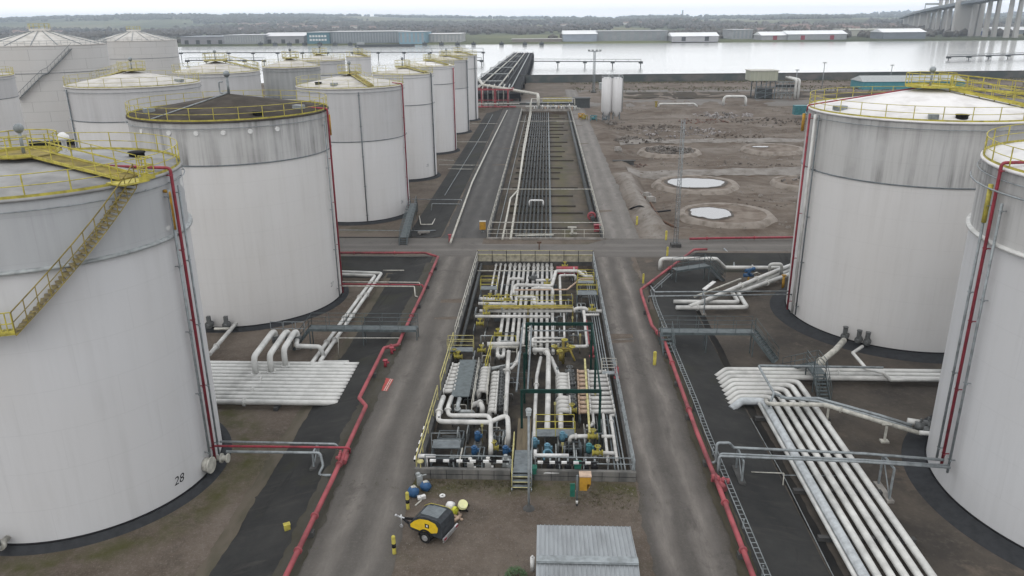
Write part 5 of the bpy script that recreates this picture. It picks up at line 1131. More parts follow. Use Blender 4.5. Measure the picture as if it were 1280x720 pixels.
for px, py, z, lab, mt in ((668, 557, .2, 'pale blue motor beside the lamp post', None), (684, 564, .2, 'pale blue motor with a hose behind the white discharge pipe', None), (703, 549, .2, 'teal motor in front of the yellow railed platform', None), (736, 564, .1, 'teal motor beside the yellow box', 'teal'), (593, 567, -.1, 'dark blue motor in front of the grey open deck', 'blue'), (632, 567, -.1, 'dark blue motor west of the timber walkway', 'blue'), (597, 549, 0, 'dark blue motor behind the second L shaped pipe', 'blue')):
    c = copy_thing(mm, at(px, py, z), lab)
    if mt:
        for ch in c.children:
            if not ch.name.startswith('motor_base'): ch.data = ch.data.copy(); ch.data.materials[0] = MAT[mt]
remove(mm)
b = MB(); b.tube([at(680, 575, .5), at(680, 563, .8), at(687, 562, .8), at(691, 568, .5)], .07, 8, .2); single('hose', b, 'blue_pale', 'pale blue hose looping over the white discharge pipe', 'hose')
for k, (px, py) in enumerate(((588, 582), (610, 581), (632, 578), (637, 584))):
    b = MB(); q = at(px, py, .2); b.box(q, (.35, .3, .5)); b.tube([q+V((0, 0, .2)), q+V((0, 0, .5))], .12, 8); b.box(q+V((.25, 0, -.2)), (.12, .2, .2)); single('junction_box', b, 'pipe_pit' if k < 2 else 'pipe_grey', 'pale junction box behind the block wall, %s from the west corner' % ORD[k], 'junction box')
# boxes at the south east of the pit
q = at(721, 632, 0); t = thing('signal_post', 'yellow box and green panel on a grey post at the south of the pit', 'control post', q); b = MB(); b.tube([q, q+V((0, 0, 1.9))], .06, 8); obj('post', b, 'galv_dark', t)
c = q+V((.42, .1, 1.55)); b = MB(); b.prism([(c.x-.3, c.y-.25, c.z-.5), (c.x+.1, c.y-.25, c.z-.5), (c.x+.1, c.y+.25, c.z-.5), (c.x-.3, c.y+.25, c.z-.5)], .4); b.add([(c.x-.3, c.y-.25, c.z-.1), (c.x+.3, c.y-.25, c.z-.1), (c.x+.3, c.y+.25, c.z-.1), (c.x-.3, c.y+.25, c.z-.1), (c.x-.3, c.y-.25, c.z+.35), (c.x+.3, c.y-.25, c.z+.35), (c.x+.3, c.y+.25, c.z+.35), (c.x-.3, c.y+.25, c.z+.35)], [(0, 1, 5, 4), (1, 2, 6, 5), (2, 3, 7, 6), (3, 0, 4, 7), (4, 5, 6, 7), (0, 3, 2, 1)]); b.add([(c.x+.1, c.y-.25, c.z-.5), (c.x+.3, c.y-.25, c.z-.1), (c.x+.3, c.y+.25, c.z-.1), (c.x+.1, c.y+.25, c.z-.5)], [(0, 3, 2, 1)]); obj('yellow_box', b, 'orange', t)
b = MB(); b.box(c+V((0, 0, .37)), (.66, .56, .05)); obj('box_top', b, 'pipe_tan', t)
b = MB(); b.box(q+V((-.25, .05, .95)), (.26, .08, .8)); obj('green_panel', b, 'green', t)
b = MB(); b.lathe(q, [(.064, .15), (.066, .15), (.066, .35), (.064, .35)], 10); obj('white_band', b, 'white_clean', t)
for px, py, w_, h_, lab in ((722, 584, .36, .4, 'green hopper box behind the yellow box'), (668, 588, .24, .3, 'small green box by the lamp post')):
    q = at(px, py, .6); b = MB(); b.box(q, (w_, .35, h_)); b.box(q+V((0, 0, h_/2+.06)), (w_*1.25, .42, .1)); b.beam((q.x, q.y, PZ), (q.x, q.y, q.z), .08, .08); single('green_box', b, 'green', lab, 'box')
q = at(661, 636, 0); t = thing('lamp_post', 'slim grey lamp post at the entry steps of the pit', 'lamp post', q); b = MB(); b.tube([q, q+V((0, 0, 1.2)), q+V((0, 0, 5.8))], .065, 10); obj('pole', b, 'galv', t)
b = MB(); b.lathe(q, [(.34, -.02), (.28, .08), (.12, .12), (.07, .3)], 14); obj('base', b, 'concrete_dark', t)
b = MB(); c = q+V((0, 0, 5.8)); b.lathe(c, [(.07, -.1), (.13, 0), (.17, .2), (.14, .26), (.01, .32)], 14); b.box(c+V((.0, -.22, .1)), (.25, .2, .16)); obj('lamp_head', b, 'pipe_grey', t)
b = MB(); b.box2((0, 0, 0), (.01, .01, .01))
q = at(709, 338, -.3); b = MB(); b.box(q, (2.2, .7, .55)); b.box(q+V((0, 0, .3)), (2.3, .8, .06)); b.box(q+V((-.6, -.38, 0)), (.06, .05, .3)); single('hose_box', b, 'pipe_dred', 'dark red box below the parapet in the north east of the pit', 'box')
q = at(668, 347, .4); b = MB(); b.box(q, (.6, .5, .5)); b.tube([q+V((-.6, .3, -.1)), q+V((.6, -.3, -.1))], .15, 10); b.tube([q, q+V((0, 0, .55))], .1, 8); single('actuator', b, 'valve_grey', 'grey actuator on the middle of the long pipes near the parapet', 'actuator')
for px, py, lab in ((740, 438, 'red extinguisher on the east column of the gantry'), (771, 464, 'dark red hose reel on the east railing of the pit')):
    q = at(px, py, .7); b = MB(); b.tube([q-V((0, 0, .45)), q+V((0, 0, .3))], .14, 10); b.tube([q+V((0, 0, .3)), q+V((0, 0, .42))], .05, 8); b.box(q-V((0, 0, .5)), (.4, .3, .08)); b.beam(q-V((0, 0, .5)), (q.x, q.y, min(q.z-.6, .1)), .06, .06); single('extinguisher', b, 'pipe_red', lab, 'extinguisher')
b = MB(); q = at(523, 570, .9); b.tube([q, q+V((1.0, 0, 0))], .12, 10); b.tube([q+V((.5, 0, 0)), V((q.x+.5, q.y, 0))], .04, 6); single('white_tube', b, 'white_clean', 'short white tube on a stand at the south west corner of the pit', 'tube')
b = MB(); q = at(526.5, 596, 0); b.tube([q, q+V((0, 0, 1.05))], .03, 6); b.lathe(q+V((0, 0, 1.0)), [(.01, .1), (.2, .06), (.2, 0), (.01, 0)], 10); b.box(q+V((0, 0, .03)), (.35, .3, .06)); single('eyewash_post', b, 'yellow_pale', 'yellow topped pale post by the south west corner of the pit', 'post')
# dark frames and small clutter pipes between the rows
rc = random.Random(11)
k = 0
for (x0, x1, y0, y1, n) in ((-6.6, -2.2, 46.5, 57.5, 44), (-6.4, -2.2, 39.3, 46, 34), (-.3, 4.0, 39.6, 48, 48), (-4.6, 3.8, 57, 66.5, 40), (-6.4, -4.7, 58, 70, 14), (1.8, 4.4, 58, 78, 20)):
    for i in range(n):
        x, y = rc.uniform(x0, x1), rc.uniform(y0, y1); z = rc.uniform(-.55, .25); L = rc.uniform(.5, 1.8); m_ = rc.choice(['pipe_dark', 'valve_grey', 'galv_dark', 'pipe_grey', 'pipe_grey', 'pipe_cream', 'galv'])
        dx, dy = (L, 0) if rc.random() < .5 else (0, L); b = MB()
        b.tube([(x, y, -.78), (x, y, z), (min(x+dx, 4.6), y+dy, z), (min(x+dx, 4.6), y+dy, -.78)], rc.uniform(.022, .06), 6, .1)
        single('small_pipe', b, m_, 'small low pipe loop on the dark floor of the manifold pit', 'pipe', 'low pipe loops on the pit floor'); k += 1
for i, (x, y, w_, d_, h_) in enumerate(((-6.1, 41.2, 1.6, 1.2, .7), (-4.3, 41.4, 1.2, 1.1, .7), (-6.0, 43.6, 1.6, 1.0, .6), (-2.9, 43.5, .8, .8, .8), (1.8, 42.5, 1.0, .8, .6))):
    t = thing('pump_skid', 'dark steel skid frame on the pit floor, %s from the south west corner' % ORD[i], 'skid', (x, y, PZ)); b = MB()
    for sx_ in (-1, 1):
        for sy_ in (-1, 1): b.beam((x+sx_*w_/2, y+sy_*d_/2, PZ), (x+sx_*w_/2, y+sy_*d_/2, PZ+h_), .07, .07)
    for z in (PZ+.08, PZ+h_):
        for s_ in (-1, 1): b.beam((x-w_/2, y+s_*d_/2, z), (x+w_/2, y+s_*d_/2, z), .06, .06); b.beam((x+s_*w_/2, y-d_/2, z), (x+s_*w_/2, y+d_/2, z), .06, .06)
    obj('frame', b, 'galv_dark', t); b = MB(); b.tube([(x-w_*.35, y, PZ+.35), (x+w_*.3, y, PZ+.35)], .2, 12); b.ball((x+w_*.3, y, PZ+.35), .24, 8); obj('pump', b, 'pipe_dark', t)

for i in range(26):
    x, y = rc.choice([rc.uniform(-6.6, -2.4), rc.uniform(-.2, 3.9)]), rc.uniform(39.6, 72); h_ = rc.uniform(.5, 1.3); b = MB(); b.tube([(x, y, PZ), (x, y, PZ+.5+h_)], .022, 5); b.box((x, y, PZ+.5+h_), (.16, .05, .2)); single('gauge_stem', b, rc.choice(['pipe_cream', 'galv', 'yellow_pale', 'galv']), 'thin upright gauge stem among the pipes of the manifold pit', 'gauge', 'gauge stems in the manifold pit')
flat('sleeper_wood', (.06, .052, .042), .9)
# ------------------------------------------------------------------ pipe track north of the cross road
for x, nm in ((-6.98, 'west'), (6.98, 'east')): wall('track_wall', (x, 90.0, 0), (x, 227.5, 0), .2, -1, .16, 'concrete_dark', 'low concrete kerb wall on the %s side of the pipe track' % nm)
wall('track_wall', (-7.1, 89.85, 0), (7.1, 89.85, 0), .2, -1, .2, 'concrete', 'low concrete kerb wall at the cross road end of the pipe track')
wall('track_wall', (-7.1, 227.7, 0), (7.1, 227.7, 0), .25, -1, .7, 'concrete', 'pale concrete end wall at the river end of the pipe track')
fence('pale railing along the west side of the pipe track', [(-6.98, 90, .16), (-6.98, 227, .16)], 1.0, 'pipe_cream', (.5,), 3.4, .035)
fence('pale railing along the east side of the pipe track', [(6.98, 90, .16), (6.98, 227, .16)], 1.0, 'pipe_cream', (.5,), 3.4, .035)
fence('pale railing across the cross road end of the pipe track', [(-6.98, 89.85, .2), (6.98, 89.85, .2)], 1.0, 'pipe_cream', (.5,), 2.3, .035)
DX = [at(px, 224, -.3).x for px in (654.5, 658.5, 662.5, 666.5, 670.4, 674.5, 678.6, 682.8, 687)]
for i, x in enumerate(DX):
    pipe('%s dark pipe from the west in the long pipe track' % ORD[i], 'pipe_dark' if i not in (8,) else 'galv_dark', .15, [V((x, 227.6, -.35)), V((x, 90.0, -.35))], 0, 8, 'dark pipes of the pipe track', fl=[(0, .12*k+.03*(i % 3)) for k in range(1, 8)])
for k in range(22):
    y = 93+k*6.2+rc.uniform(-1.2, 1.2); b = MB(); b.box2((-5.4, y-.12, -.9), (rc.uniform(2.2, 5.4), y+.12, -.66)); single('sleeper_beam', b, 'sleeper_wood', 'dark sleeper beam under the pipes of the pipe track', 'sleeper', 'sleepers of the pipe track')
xa = at(649, 224, .1).x; xb = at(646.3, 224, .1).x
pipe('pale tall pipe running the whole pipe track on its west side', 'pipe_cream', .15, [V((at(638.5, 297, .1).x, 89.7, .1)), V((xa, 150, .1)), V((xa+.15, 222, .1)), V((xa+.15, 222, 3.2)), V((xa+.15, 231, 3.2)), V((8.3, 231, 3.2)), V((8.3, 231, .6)), V((10, 231, .4))], .4, 8, fl=[(0, .3)])
p1_, p2_ = at(647.6, 237.5, .1), at(638, 248, .1)
pipe('pale pipe branching west off the tall pipe near the cross road', 'pipe_cream', .13, [at(628, 299, .1), p2_, p1_, V((xb+.1, 160, .1)), V((xb+.15, 226, .1)), V((xb+.15, 226, 2.6))], .3, 8)
pipe('white inverted loop over the dark pipes of the track', 'white_clean', .13, [(661.7, 258, -.3), (661.7, 250.5, .6), (679, 250.5, .6), (679, 258, -.3)], .3, 8)
for py, x0, x1, nm in ((238, -6.9, 6.9, 'by the branching pipe'), (280, -6.9, 6.9, 'near the cross road'), (152.5, -6.9, 6.9, 'near the river end')):
    y = at(690, py, .5).y; pipe('thin pale pipe spanning the track %s' % nm, 'pipe_cream', .06, [V((x0, y, -.8)), V((x0, y, .7)), V((x1, y, .7)), V((x1, y, -.8))], .2, 6)
pipe('black pipe along the east wall of the pipe track', 'pipe_dark', .3, [V((6.3, 100, -.1)), V((6.3, 226, -.1))], 0, 8)
pipe('white stub pipe across the south of the pipe track', 'pipe_cream', .13, [(644, 294.6, -.2), (692, 294, -.2)], .1, 8)
pipe('thin broken conduit along the west of the pipe track', 'galv', .06, [V((-6.1, 92, -.6)), V((-6.0, 140, -.6)), V((-5.7, 225, -.6))], .1, 6)
t0_ = at(739.5, 270, .1); b = MB(); b.tube([t0_+V((.45*math.cos(2*PI*k/16), 0, .45*math.sin(2*PI*k/16))) for k in range(16)], .16, 8, closed=True); b.tube([t0_-V((0, .1, 0)), t0_+V((0, .1, 0))], .2, 10); b.beam(t0_-V((0, 0, .9)), t0_, .12, .12); single('hose_reel', b, 'pipe_red', 'bright red hose reel inside the east railing of the pipe track', 'hose reel')
q = at(747, 285, -.2); b = MB(); b.box(q, (.9, .6, .8)); b.box(q+V((0, 0, .43)), (1.0, .7, .07)); b.box(q+V((-.2, -.32, 0)), (.3, .05, .4)); single('hydrant_box', b, 'pipe_dred', 'dark red box in the south east corner of the pipe track', 'box')
q = at(715, 292, -.6); b = MB(); b.tube([q-V((0, 0, .3)), q+V((0, 0, .7))], .16, 10); b.box(q+V((0, 0, .8)), (1.1, .35, .16)); b.tube([q+V((-.3, 0, 0)), q+V((.6, 0, 0))], .12, 8); single('capped_stub', b, 'pipe_cream', 'T shaped capped pipe stub in the south of the pipe track', 'pipe stub')
q = at(674, 312, 0); b = MB(); b.tube([q, q+V((0, 0, .8))], .07, 8); b.box(q+V((0, 0, .85)), (.5, .12, .2)); single('sign_post', b, 'rust', 'small rusty post between the pipe track and the manifold pit', 'post')
# northern manifold
for i in range(16):
    x = -3.4+.78*i; y = 229+(.5 if i % 3 else 1.2); h_ = rc.uniform(.9, 1.9); mt = ['pipe_white', 'pipe_grey', 'valve_grey', 'pipe_white', 'pipe_tan'][i % 5]
    t = thing('standpipe', '%s flanged standpipe from the west in the river end manifold' % (ORD[i] if i < 15 else 'last'), 'standpipe', (x, y, 0), 'standpipes of the river end manifold'); b = MB(); b.tube([(x, y, 0), (x, y, h_), (x, y-1.0, h_), (x, y-1.0, 0)], .16, 8, .3); b.tube([(x, y, h_*.5), (x, y, h_*.5+.12)], .28, 10); obj('pipe', b, mt, t)
    b = MB(); b.tube([(x, y, h_), (x, y, h_+.5)], .05, 6); b.tube([(x, y, h_+.5), (x, y, h_+.57)], .22, 10); obj('handwheel', b, 'yellow' if i in (5, 7, 10, 11) else 'valve_grey', t)
pipe('white header pipe across the river end manifold, low', 'pipe_white', .2, [V((-6, 232, .9)), V((9, 232, .9))], .2, 8); pipe('grey header pipe across the river end manifold, high', 'pipe_grey', .16, [V((-6, 234, 1.8)), V((8, 234, 1.8))], .2, 8)
pipe('dark header pipe at the back of the river end manifold', 'pipe_dark', .3, [V((-14, 237, 1.2)), V((9, 237, 1.2))], .2, 8)
deck_t = thing('catwalk', 'yellow railed catwalk above the river end manifold', 'catwalk', (4, 235, 0)); b = MB(); b.box2((-1, 234.6, 2.0), (7.5, 235.6, 2.08)); obj('deck', b, 'galv_dark', deck_t)
for x in (-1, 1.8, 4.6, 7.5): b = MB(); b.beam((x, 235.1, 0), (x, 235.1, 2), .12, .12); obj('leg', b, 'galv_dark', deck_t)
b = MB(); rail_line(b, [(-1, 234.6, 2.08), (7.5, 234.6, 2.08)], 1.1, .05, 1.4, (.55,), kick=.3); obj('railing', b, 'yellow', deck_t)
b = MB(); b.box2((8.2, 236, 0), (13, 239.5, 2.7)); b.box2((8.0, 235.8, 2.7), (13.2, 239.7, 2.85)); single('pump_house', b, 'pipe_dark', 'small dark hut at the river end of the pipe track', 'hut')
# red gantry and the white duct towards the jetty
t = thing('pipe_bridge', 'red framed pipe bridge at the river end of the west road', 'pipe bridge', (-14, 240, 0))
b = MB()
for x in (-19.5, -15.5, -11.5):
    for y in (238, 243): b = MB(); b.beam((x, y, 0), (x, y, 5.2), .35, .35); obj('column', b, 'pipe_red', t)
for y in (238, 243): b = MB(); b.beam((-23, y, 5.3), (-10, y, 5.3), .3, .4); obj('beam', b, 'pipe_red', t)
b = MB()
for x in (-21, -18, -15, -12, -10): b.beam((x, 238, 5.3), (x, 243, 5.3), .2, .25)
obj('cross_member', b, 'pipe_red', t)
for z in (2.2,): b = MB(); b.beam((-23, 238, z), (-10, 238, z), .18, .2); obj('tie', b, 'pipe_red', t)
pipe('fat pale pipe slanting down from the jetty over the red bridge', 'pipe_cream', .45, [V((-22, 262, 6.4)), V((-19.5, 244, 6.2)), V((-2.5, 234, 4.2)), V((-2.3, 230, 3.6)), V((-2.3, 229.5, .3))], 1.0, 10, fl=[(1, .5)])
for i in range(7):
    pipe('grey vertical pipe under the red bridge, %s from the west' % ORD[i], 'pipe_cream' if i % 2 else 'pipe_grey', .18, [V((-21+1.6*i, 241, .1)), V((-21+1.6*i, 241, 5.7)), V((-21+1.6*i, 250, 5.9))], .6, 8, 'vertical pipes under the red bridge')
pipe('long pink red pipe along the ground before the red bridge', 'pipe_red', .22, [V((-28, 234, .6)), V((-9, 234.5, .6))], .2, 8); pipe('pale pipe along the ground before the red bridge', 'pipe_cream', .16, [V((-27, 236, 1.3)), V((-8, 236, 1.3))], .2, 8)
# jetty over the river
jl, jr = at(604, 104, 2.6), at(657, 104, 2.6); fl_, fr_ = at(643, 66, 2.6), at(667, 66, 2.6)
y0, y1 = 268.0, fl_.y; jx = lambda f: (-22+(fl_.x+22)*f*1.0)
t = thing('jetty', 'dark trestle jetty with pipes running out into the river', 'jetty', (-18, 300, -3))
XL0, XR0 = at(600, 100, 2.6).x, at(658, 104, 2.6).x; 
b = MB(); ys_ = jl.y
P = [(XL0-1.5, 256, 2.6), (XR0-1.0, 256, 2.6), (fr_.x, fr_.y, 2.6), (fl_.x, fl_.y, 2.6)]
b.prism([(p[0], p[1], p[2]-.8) for p in P], .8); obj('deck', b, 'black', t)
for k in range(14):
    f = k/13; a_ = V(P[0]).lerp(V(P[3]), f); c_ = V(P[1]).lerp(V(P[2]), f)
    b = MB(); b.beam(a_-V((0, 0, 1.2)), c_-V((0, 0, 1.2)), .8, .8); obj('cross_head', b, 'black', t)
    for s_ in (0, .5, 1):
        q = a_.lerp(c_, s_); b = MB(); b.tube([V((q.x, q.y, -6)), V((q.x, q.y, 1.6))], .35, 8); obj('pile', b, 'black', t)
b = MB(); rail_line(b, [V(P[0])+V((.3, 0, 0)), V(P[3])+V((.3, 0, 0))], 1.1, .06, 6, (.55,)); rail_line(b, [V(P[1])-V((.3, 0, 0)), V(P[2])-V((.3, 0, 0))], 1.1, .06, 6, (.55,)); obj('railing', b, 'pipe_dark', t)
for i, f in enumerate((.12, .22, .33, .45, .58, .70, .82)):
    pipe('%s pipe from the west along the jetty deck' % ORD[i], ['pipe_dark', 'pipe_cream', 'pipe_dark', 'pipe_dark', 'pipe_cream', 'pipe_dark', 'pipe_grey'][i], .3 if i in (1, 4) else .22, [V(P[0]).lerp(V(P[1]), f)+V((0, 0, .5)), V(P[3]).lerp(V(P[2]), f)+V((0, 0, .5))], 0, 8, 'pipes along the jetty deck')
for i, f in enumerate((.1, .22, .36, .52, .72)):
    a_ = V(P[0]).lerp(V(P[3]), f); c_ = V(P[1]).lerp(V(P[2]), f)
    b = MB(); b.beam(a_+V((0, 0, 1.6)), a_.lerp(c_, .62)+V((0, 0, 1.6)), .5, .3); b.beam(a_, a_+V((0, 0, 1.6)), .3, .3); b.beam(a_.lerp(c_, .62), a_.lerp(c_, .62)+V((0, 0, 1.6)), .3, .3); single('portal', b, 'pipe_grey', 'grey portal frame over the jetty pipes, %s from the shore' % ORD[i], 'portal')
# jetty head and walkways on the river
def riverwalk(label, a, c, n, w=1.2, hrail=1.2, mat='pipe_dark', truss=False):
    a, c = V(a), V(c); t = thing('river_walkway', label, 'walkway', ((a+c)/2).to_tuple()[:2]+(-3,)); b = MB(); b.beam(a, c, w, .5); obj('deck', b, mat, t)
    b = MB(); rail_line(b, [a+V((0, w/2, .2)), c+V((0, w/2, .2))], hrail, .14, 8, ()); rail_line(b, [a-V((0, w/2, -.2)), c-V((0, w/2, -.2))], hrail, .14, 8, ()); obj('railing', b, 'pipe_grey', t)
    for k in range(n+1):
        q = a.lerp(c, k/n); b = MB(); b.box((q.x, q.y, a.z-.4), (2.4, 2.4, 1.3)); b.tube([(q.x, q.y, -5), (q.x, q.y, a.z-.6)], .3, 6); obj('dolphin', b, mat, t)
    return t
riverwalk('long dark jetty head walkway across the river, upper', at(226, 66.0, 2.5), at(604, 65.0, 2.5), 12, 3.0, 2.6)
riverwalk('low dark landing stage below the jetty head walkway', at(234, 75.5, 0), at(330, 75.5, 0), 4, 5, 1.5)
riverwalk('low dark landing stage nearer the trestle jetty', at(560, 76, 0), at(602, 75.5, 0), 2, 4, 1.5)
riverwalk('thin mooring walkway reaching east from the trestle jetty', at(664, 76.5, .2), at(801, 77.2, .2), 4, 1.0)
riverwalk('dark jetty walkway on the far side of the river by the bridge', at(1186, 71, -.6), at(1330, 66.5, -.6), 6, 4.0, 1.0)
for k, px in enumerate((326, 344, 362, 381, 400, 419, 438, 531, 552, 572, 592, 627, 656, 677)):
    q = at(px, 57.3, -3); b = MB(); b.box((q.x, q.y, -1.0), (5, 4, 3.4)); b.tube([(q.x, q.y, .7), (q.x, q.y, 2.2)], .5, 8); single('mooring_dolphin', b, 'pipe_dark', 'small dark mooring dolphin in the line off the far shore', 'mooring dolphin', 'mooring dolphins off the far shore')
q = at(481, 58.5, -3); t = thing('barge', 'long low dark barge moored off the pale striped warehouse', 'barge', (q.x, q.y, -3)); b = MB(); b.prism([(q.x-34, q.y-4, -3.2), (q.x+30, q.y-4, -3.2), (q.x+35, q.y, -3.2), (q.x+30, q.y+4, -3.2), (q.x-34, q.y+4, -3.2)], 3.0); obj('hull', b, 'pipe_dark', t); b = MB(); b.box((q.x-28, q.y, 1.0), (8, 5, 2.6)); obj('wheelhouse', b, 'pipe_grey', t)
# ------------------------------------------------------------------ foreground: compressor trailer, shed, clutter
def compressor():
    o_ = at(540, 668, 0); t = thing('compressor_trailer', 'yellow and black towable compressor trailer parked on the gravel', 'trailer', o_)
    # heading: drawbar points up-left in the picture
    tail, nose = at(560, 668, 0), at(508, 652, 0); d = (nose-tail); d.z = 0; d.normalize(); s_ = V((-d.y, d.x, 0)); C = o_+V((0, 0, 0))
    def L(f, w, z): return C+d*f+s_*w+V((0, 0, z))
    # hood outline along its length (f, z)
    prof = [(-1.0, .42), (-1.0, 1.02), (-.92, 1.30), (-.70, 1.42), (-.1, 1.44), (.35, 1.36), (.70, 1.14), (.95, .80), (1.0, .62), (.9, .5)]
    hw = .62
    b = MB(); n = len(prof); vs = [L(f, -hw*(.97 if z > 1.2 else 1), z) for f, z in prof]+[L(f, hw*(.97 if z > 1.2 else 1), z) for f, z in prof]
    b.add(vs, [tuple(range(n)), tuple(reversed(range(n, 2*n)))]+[(i, n+i, n+(i+1) % n, (i+1) % n) for i in range(n)]); obj('hood', b, weather('hood_black', (.03, .033, .037), (.05, .055, .06), 4, rough=.35), t)
    for sgn in (-1, 1):                       # yellow side panels, proud of the hood
        pp = [(-.72, .74), (-.78, 1.0), (-.62, 1.24), (-.2, 1.33), (.28, 1.26), (.62, 1.05), (.86, .80), (.84, .64), (.3, .58), (-.4, .62)]
        b = MB(); m = len(pp); vs = [L(f, sgn*(hw+.004), z) for f, z in pp]+[L(f, sgn*(hw+.03), z) for f, z in pp]
        b.add(vs, [tuple(range(m)), tuple(range(m, 2*m))]+[(i, (i+1) % m, m+(i+1) % m, m+i) for i in range(m)]); p_ = obj('side_panel', b, weather('panel_yellow', (.62, .42, .02), (.5, .34, .03), 3, rough=.4), t)
        b = MB(); e = sgn*(hw+.033)
        b.add([L(-.27, e, .86), L(-.02, e, .86), L(-.02, e, 1.10), L(-.27, e, 1.10)], [(0, 1, 2, 3)]); obj('emblem', b, 'black', p_)
        b = MB(); e = sgn*(hw+.037); b.add([L(-.19, e, .92), L(-.10, e, .92), L(-.10, e, 1.04), L(-.19, e, 1.04)], [(0, 1, 2, 3)]); obj('emblem_centre', b, 'white_clean', p_)
    b = MB(); b.box(L(-.3, 0, 1.445), (.75, .85, .05), math.atan2(d.y, d.x)); b.box(L(.22, 0, 1.415), (.3, .8, .05), math.atan2(d.y, d.x)); obj('roof_vent', b, 'galv_dark', t)
    b = MB(); b.tube([L(-.95, -.6, 1.33), L(-.65, -.6, 1.46), L(.35, -.6, 1.40), L(.75, -.6, 1.15)], .02, 6); obj('edge_trim', b, 'yellow', t)
    b = MB(); b.box(L(-.05, 0, .42), (1.9, 1.0, .14), math.atan2(d.y, d.x)); b.beam(L(.9, .35, .42), L(1.75, 0, .45), .09, .1); b.beam(L(.9, -.35, .42), L(1.75, 0, .45), .09, .1); obj('chassis', b, 'black', t)
    b = MB(); b.tube([L(1.65, 0, .47), L(2.15, 0, .5)], .05, 8); b.ball(L(2.18, 0, .5), .08, 6); b.tube([L(1.75, .14, .02), L(1.75, .14, .75)], .035, 8); b.tube([L(1.75, .14, .09), L(1.75, .2, .09)], .1, 12); obj('drawbar', b, 'chrome', t)
    for sgn in (-1, 1):
        b = MB(); c0, c1 = L(-.05, sgn*.56, .31), L(-.05, sgn*.76, .31); b.tube([c0, c0.lerp(c1, .15), c0.lerp(c1, .85), c1], .31, 20); w_ = obj('wheel', b, 'rubber', t)
        b = MB(); b.tube([c1+s_*sgn*.002, c1+s_*sgn*.02], .17, 16); b.tube([c1+s_*sgn*.02, c1+s_*sgn*.05], .06, 10); obj('rim', b, 'chrome', w_)
        b = MB(); b.tube([L(-.05+.38*math.cos(a), sgn*.67, .33+.38*math.sin(a)) for a in [PI*k/8 for k in range(9)]], .05, 6); obj('mudguard', b, 'black', t)
    b = MB(); b.beam(L(-1.12, -.72, .5), L(-1.12, .72, .5), .08, .12); b.beam(L(-1.12, -.72, .36), L(-1.12, .72, .36), .05, .06); obj('rear_bar', b, 'chrome', t)
    for sgn in (-1, 1): b = MB(); b.box(L(-1.17, sgn*.58, .5), (.03, .2, .1), math.atan2(d.y, d.x)); obj('tail_light', b, 'pipe_dred', t)
compressor()
# blue bags and clutter
q = at(519, 622, 0); rb_ = random.Random(4)
for k, (px, py, rad, lab) in enumerate(((517, 620, .34, 'bulging blue bag nearest the yellow bollard'), (532, 613, .32, 'bulging blue bag nearest the block wall'))):
    c = at(px, py, 0); b = MB(); b.ball(c+V((0, 0, rad*.85)), rad, 12, sz=.95)
    b.v = [tuple(V(p)+V((1, 1, .6))*(.06*mnoise.noise(V(p)*3.5))) for p in b.v]; o_ = single('bag', b, weather('blue_sack%d' % k, (.018, .06, .14), (.03, .09, .19), 6, rough=.55), lab, 'bag', 'blue bags by the pit')
    b = MB(); b.tube([c+V((-.12, 0, rad*1.55)), c+V((.05, .05, rad*2.0)), c+V((.2, 0, rad*1.6))], .03, 6, .05); b.box(c+V((0, 0, rad*1.72)), (.22, .18, .08), .4); obj('tie', b, 'pipe_cream', o_, org=ORG[o_.name])
b = MB(); c = at(525, 606, 0); b.box(c+V((0, 0, .3)), (.3, .22, .6), .4); b.box(c+V((-.1, .1, .65)), (.2, .2, .12), .9); b.tube([c+V((.1, 0, .6)), c+V((.4, -.1, .75))], .04, 6); single('stand_pipe', b, 'pipe_grey', 'pale jumble of a stand and fittings between the blue bags', 'stand')
b = MB(); c = at(527, 623, 0); b.box(c+V((0, 0, .08)), (.45, .25, .14), .3); b.box(c+V((.1, -.05, .19)), (.25, .2, .08), .6); single('white_block', b, 'white_clean', 'white block on the gravel in front of the blue bags', 'block')
b = MB(); a_, c_ = at(519, 632, .04), at(527, 625, .04); b.beam(a_, c_, .07, .05); single('plank', b, 'pipe_cream', 'short pale plank lying beside the blue bags', 'plank')
b = MB(); c = at(553, 620, .04); b.tube([c+V((.12*math.cos(2*PI*k/16), .12*math.sin(2*PI*k/16), .02)) for k in range(16)], .055, 8, closed=True); single('white_ring', b, 'white_clean', 'white ring lying on the mossy gravel near the trailer', 'ring')
t = thing('cable_reel', 'pale yellow reel on a small frame behind the trailer', 'reel', at(577, 636, 0)); c = at(578, 632, .45); b = MB(); ax = V((.25, -.45, .85)).normalized(); b.tube([c, c+ax*.04], .26, 20); b.tube([c+ax*.04, c+ax*.16], .12, 14); b.tube([c+ax*.16, c+ax*.2], .26, 20); obj('drum', b, weather('pale_lime', (.58, .58, .30), (.5, .5, .3), 3), t)
b = MB(); g_ = at(578, 636, 0)
for dx, dy in ((-.3, -.2), (.3, -.25), (-.25, .3), (.3, .3)): b.beam(g_+V((dx, dy, 0)), c+V((dx*.3, dy*.3, 0)), .05, .05)
b.beam(g_+V((-.35, -.2, .05)), g_+V((.35, -.25, .05)), .05, .05); b.beam(g_+V((-.3, .3, .05)), g_+V((.35, .3, .05)), .05, .05); obj('frame', b, 'black', t)
b = MB(); c = at(563, 632, .3); b.ball(c, .27, 10, sz=.9); b.box(c+V((.05, 0, -.2)), (.4, .35, .25), .4)
b.v = [tuple(V(p)+V((1, 1, .5))*(.05*mnoise.noise(V(p)*4))) for p in b.v]; single('sack', b, 'white_clean', 'crumpled white sack behind the trailer', 'sack')
